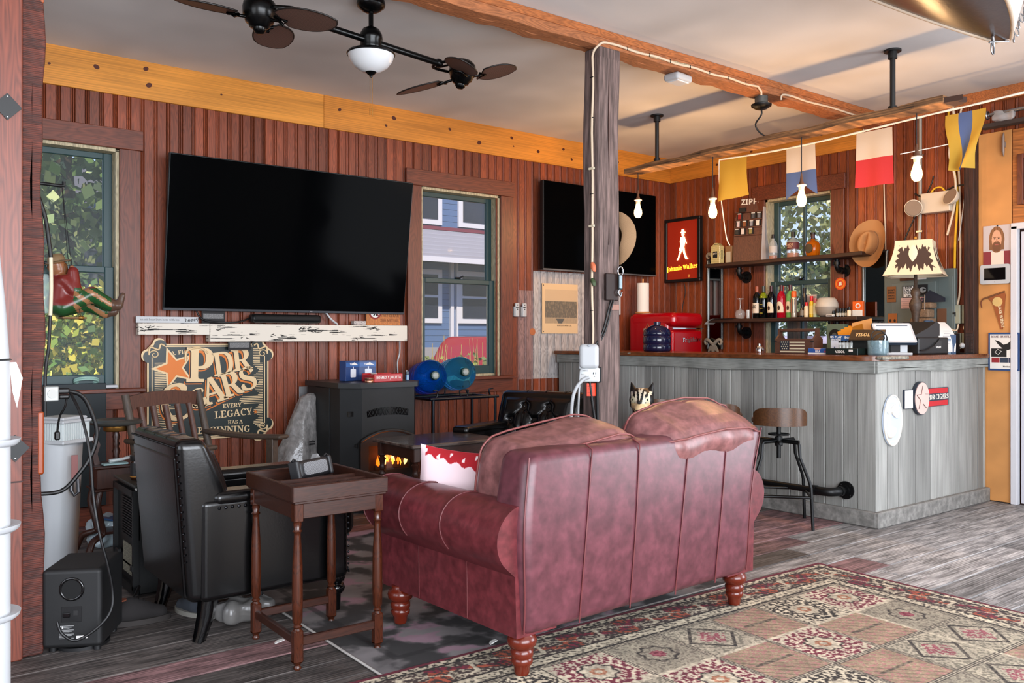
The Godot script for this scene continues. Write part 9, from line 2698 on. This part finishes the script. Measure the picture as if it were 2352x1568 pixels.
func build_outside() -> void:
	var gm := grained(Color(0.30, 0.33, 0.16), T.mottle, V(0.7, 0.7, 0.7), 1.0)
	var go := struct("ground_outside", B.new().box(V(5, -0.30, -18), V(90, 0.2, 35.6)).box(V(32, -0.30, 15), V(50, 0.2, 30)), gm)
	go.set_meta("label", "grassy ground outside")
	var yg := [Color(0.66, 0.70, 0.26), Color(0.82, 0.77, 0.32), Color(0.50, 0.60, 0.26), Color(0.90, 0.84, 0.44), Color(0.34, 0.48, 0.22)]
	var dg := [Color(0.30, 0.40, 0.20), Color(0.38, 0.47, 0.26), Color(0.46, 0.53, 0.32), Color(0.24, 0.34, 0.18), Color(0.62, 0.66, 0.46)]
	plant("leafy_bush", "yellow-green leafy bush close outside the lower half of the left window", "bush", V(1.75, 0.1, -3.2), [[[V(0, 0, 0), V(-0.1, 0.8, 0)], [0.03, 0.015]], [[V(0.2, 0, 0), V(0.35, 0.9, 0.1)], [0.025, 0.012]]], [[V(0, 0.70, 0), V(1.3, 0.95, 0.6), 4500], [V(0.3, 1.3, -0.2), V(0.7, 0.35, 0.5), 700]], 0.085, yg, 11)
	plant("shade_tree", "dark green maple tree filling the upper half of the left window", "tree", V(2.0, -0.2, -6.0), [[[V(0.3, 0, 0), V(0.2, 2.0, 0), V(0, 5, 0)], [0.22, 0.18, 0.1]]], [[V(-0.2, 4.6, 0), V(3.0, 2.6, 1.6), 7000], [V(-1.2, 2.6, 0.6), V(1.6, 1.2, 0.8), 1600]], 0.15, dg, 12)
	# grey shed behind the tree
	var sh := thing("grey_shed", "grey weathered shed behind the maple tree outside the left window", "shed", V(3.2, -0.2, -11))
	var sm := mat(Color(0.32, 0.33, 0.36), 0.9)
	put("walls", B.new().box(V(0, 1.8, 0), V(5, 3.6, 3)), mat(Color(0.40, 0.39, 0.44), 0.9), sh)
	for i in 14:
		put("siding_board", B.new().box(V(0, 0.2 + i * 0.25, 1.515), V(5, 0.23, 0.03)), sm, sh)
	put("roof", B.new().prism(pts2([-1.8, 3.5, 0, 4.6, 1.8, 3.5]), -2.7, 2.7), mat(Color(0.35, 0.34, 0.36), 0.9), sh, Vector3.ZERO, V(0, PI / 2, 0))
	# the blue house across the yard
	var h := thing("blue_house", "blue shingled house with white trim and a pale porch roof seen through the middle window", "house", V(0, 0, -9.0))
	var bl := mat(Color(0.33, 0.43, 0.60), 0.85)
	var wt := mat(Color(0.84, 0.83, 0.87), 0.7)
	put("walls", B.new().box(V(10.2, 3.0, -2.05), V(6.0, 6.4, 4.0)), mat(Color(0.22, 0.28, 0.40), 0.9), h)
	for i in 38:
		var y := 1.05 + i * 0.125
		if y > 2.75 and y < 3.45: continue
		put("shingle_course", B.new().box(V(10.2, y, -0.03), V(6.0, 0.118, 0.05)), bl, h, Vector3.ZERO, V(0.0, 0, 0))
	put("foundation", B.new().box(V(10.2, 0.45, -0.02), V(6.05, 1.1, 0.08)), mat(Color(0.60, 0.58, 0.60), 0.9), h)
	put("corner_board", B.new().box(V(9.95, 1.9, 0.02), V(0.075, 1.75, 0.06)).box(V(10.08, 1.9, 0.02), V(0.04, 1.75, 0.06)), wt, h)
	var porch := thing("porch_roof", "pale shingled porch roof with a maroon top edge on the blue house", "roof", V(10.2, 2.78, -8.95))
	for i in 7:
		put("shingle_course", B.new().box(V(0, 0.03 + i * 0.088, 0.62 - i * 0.085), V(6.1, 0.088, 0.12), 0.004), mat(Color(0.62, 0.61, 0.66), 0.85), porch, Vector3.ZERO, V(0, 0, 0))
	put("roof_deck", B.new().prism(pts2([0.0, 0.0, 0.66, 0.0, 0.0, 0.62]), -3.05, 3.05), mat(Color(0.58, 0.57, 0.62), 0.9), porch, Vector3.ZERO, V(0, -PI / 2, 0))
	put("top_trim", B.new().box(V(0, 0.66, 0.06), V(6.1, 0.07, 0.06)), mat(Color(0.46, 0.16, 0.24), 0.7), porch)
	put("fascia", B.new().box(V(0, -0.04, 0.68), V(6.1, 0.10, 0.04)), wt, porch)
	var gl := mat(Color(0.15, 0.17, 0.24), 0.12)
	for q in [[9.28, 1.60, 2.50, 0.62], [10.52, 1.60, 2.50, 0.62], [9.28, 3.62, 4.8, 0.62], [10.58, 3.62, 4.8, 0.72]]:
		var w := put("window", B.new().box(V(q[0], (q[1] + q[2]) / 2, 0.02), V(q[3] + 0.22, q[2] - q[1] + 0.2, 0.05)), wt, h)
		put("pane", B.new().box(V(q[0], (q[1] + q[2]) / 2 + (q[2] - q[1]) * 0.26, 0.05), V(q[3], (q[2] - q[1]) * 0.46, 0.02)), gl, w)
		put("pane", B.new().box(V(q[0], (q[1] + q[2]) / 2 - (q[2] - q[1]) * 0.26, 0.05), V(q[3], (q[2] - q[1]) * 0.46, 0.02)), gl, w)
	put("roof", B.new().prism(pts2([-2.4, 6.1, 0, 8.0, 2.4, 6.1]), -3.3, 3.3), mat(Color(0.4, 0.4, 0.44), 0.9), h, V(10.2, 0, -2.05), V(0, PI / 2, 0))
	# dry grass below the middle window
	var gs := thing("dry_grass", "tall dry grass and weeds growing below the middle window", "grass", V(6.0, -0.2, -2.9))
	var r := RandomNumberGenerator.new()
	r.seed = 4
	var st := B.new()
	for i in 160:
		var x := r.randf_range(-1.5, 1.5)
		var z := r.randf_range(-0.5, 0.5)
		var hgt := r.randf_range(0.9, 1.45)
		var b := r.randf_range(-0.15, 0.15)
		st.tube([V(x, 0, z), V(x + b * 0.4, hgt * 0.6, z), V(x + b, hgt, z)], [0.008, 0.006, 0.003], 4)
	var stalks := put("stalks", st, mat(Color(0.72, 0.62, 0.36), 0.9), gs)
	stalks.set_meta("kind", "stuff")
	leaves(gs, [[V(0, 0.7, 0), V(1.6, 0.5, 0.6), 1800]], 0.07, [Color(0.55, 0.58, 0.25), Color(0.72, 0.66, 0.38), Color(0.45, 0.48, 0.24)], 13)
	car("red car parked beyond the grass outside the middle window", V(9.3, -0.2, -6.3), 0.2, mat(Color(0.62, 0.05, 0.09), 0.2))
	# beside the bar window
	plant("shade_tree", "pale sunlit tree filling the upper part of the bar window", "tree", V(13.5, -0.2, -1.8), [[[V(1.2, 0, 0.5), V(1.0, 2.0, 0.4), V(0, 5, 0)], [0.22, 0.18, 0.1]]], [[V(0, 3.6, 0.3), V(1.8, 2.4, 3.2), 6500], [V(0.6, 2.2, -1.0), V(1.4, 0.9, 2.0), 1800]], 0.13, [Color(0.62, 0.66, 0.44), Color(0.75, 0.76, 0.56), Color(0.50, 0.55, 0.38), Color(0.42, 0.48, 0.34), Color(0.85, 0.84, 0.66)], 14)
	car("pale lavender car parked close outside the bar window", V(9.6, -0.2, 0.1), PI / 2 + 0.25, mat(Color(0.74, 0.70, 0.78), 0.25))
	plant("autumn_shrub", "yellowish shrub between the bar window and the parked car", "shrub", V(7.9, -0.2, 1.25), [[[V(0, 0, 0), V(0.05, 0.9, 0)], [0.025, 0.01]]], [[V(0, 0.9, 0.05), V(0.35, 0.50, 0.30), 900]], 0.06, [Color(0.62, 0.52, 0.22), Color(0.70, 0.62, 0.36), Color(0.46, 0.38, 0.2)], 15)
	var fp := thing("porch_post", "weathered tan porch post standing just outside the bar window", "post", V(7.15, -0.2, 1.17))
	put("shaft", B.new().box(V(0, 0.8, 0), V(0.14, 1.6, 0.14), 0.01), grained(Color(0.55, 0.40, 0.30), T.weather, V(5, 1, 5), 0.9), fp)
	put("cap", B.new().box(V(0, 1.62, 0), V(0.18, 0.04, 0.18), 0.008), mat(Color(0.5, 0.38, 0.3), 0.9), fp)

func car(label: String, at: Vector3, yaw: float, paint: Material) -> void:
	var o := thing("car", label, "car", at, yaw)
	put("body", B.new().rbox(V(0, 0.58, 0), V(4.2, 0.62, 1.72), 0.16, 6, func(q): return q + V(0, -0.10 * smoothstep(0.9, 2.1, absf(q.x)) * (1.0 if q.y > 0.6 else 0.0), 0)), paint, o)
	put("cabin", B.new().rbox(V(-0.15, 1.12, 0), V(2.3, 0.60, 1.45), 0.18, 4, func(q): return q + V(-signf(q.x + 0.15) * 0.35 * clampf((q.y - 0.85) / 0.5, 0, 1), 0, 0)), paint, o)
	var g := mat(Color(0.06, 0.07, 0.09), 0.06)
	put("windscreen", B.new().box(Vector3.ZERO, V(0.02, 0.46, 1.25), 0.008), g, o, V(0.86, 1.12, 0), V(0, 0, 0.60))
	for s in [-1, 1]:
		put("side_window", B.new().prism(pts2([-0.95, 0.92, 0.70, 0.92, 0.48, 1.33, -0.75, 1.33]), -0.01, 0.01), g, o, V(-0.05, 0, s * 0.722))
		for x in [-1.3, 1.3]:
			put("wheel", B.new().cyl(V(x, 0.31, s * 0.68), V(x, 0.31, s * 0.88), 0.31, 24), mat(Color(0.04, 0.04, 0.04), 0.8), o)
		put("headlamp", B.new().ball(V(2.02, 0.62, s * 0.62), V(0.08, 0.07, 0.14), 12), M.chrome, o)
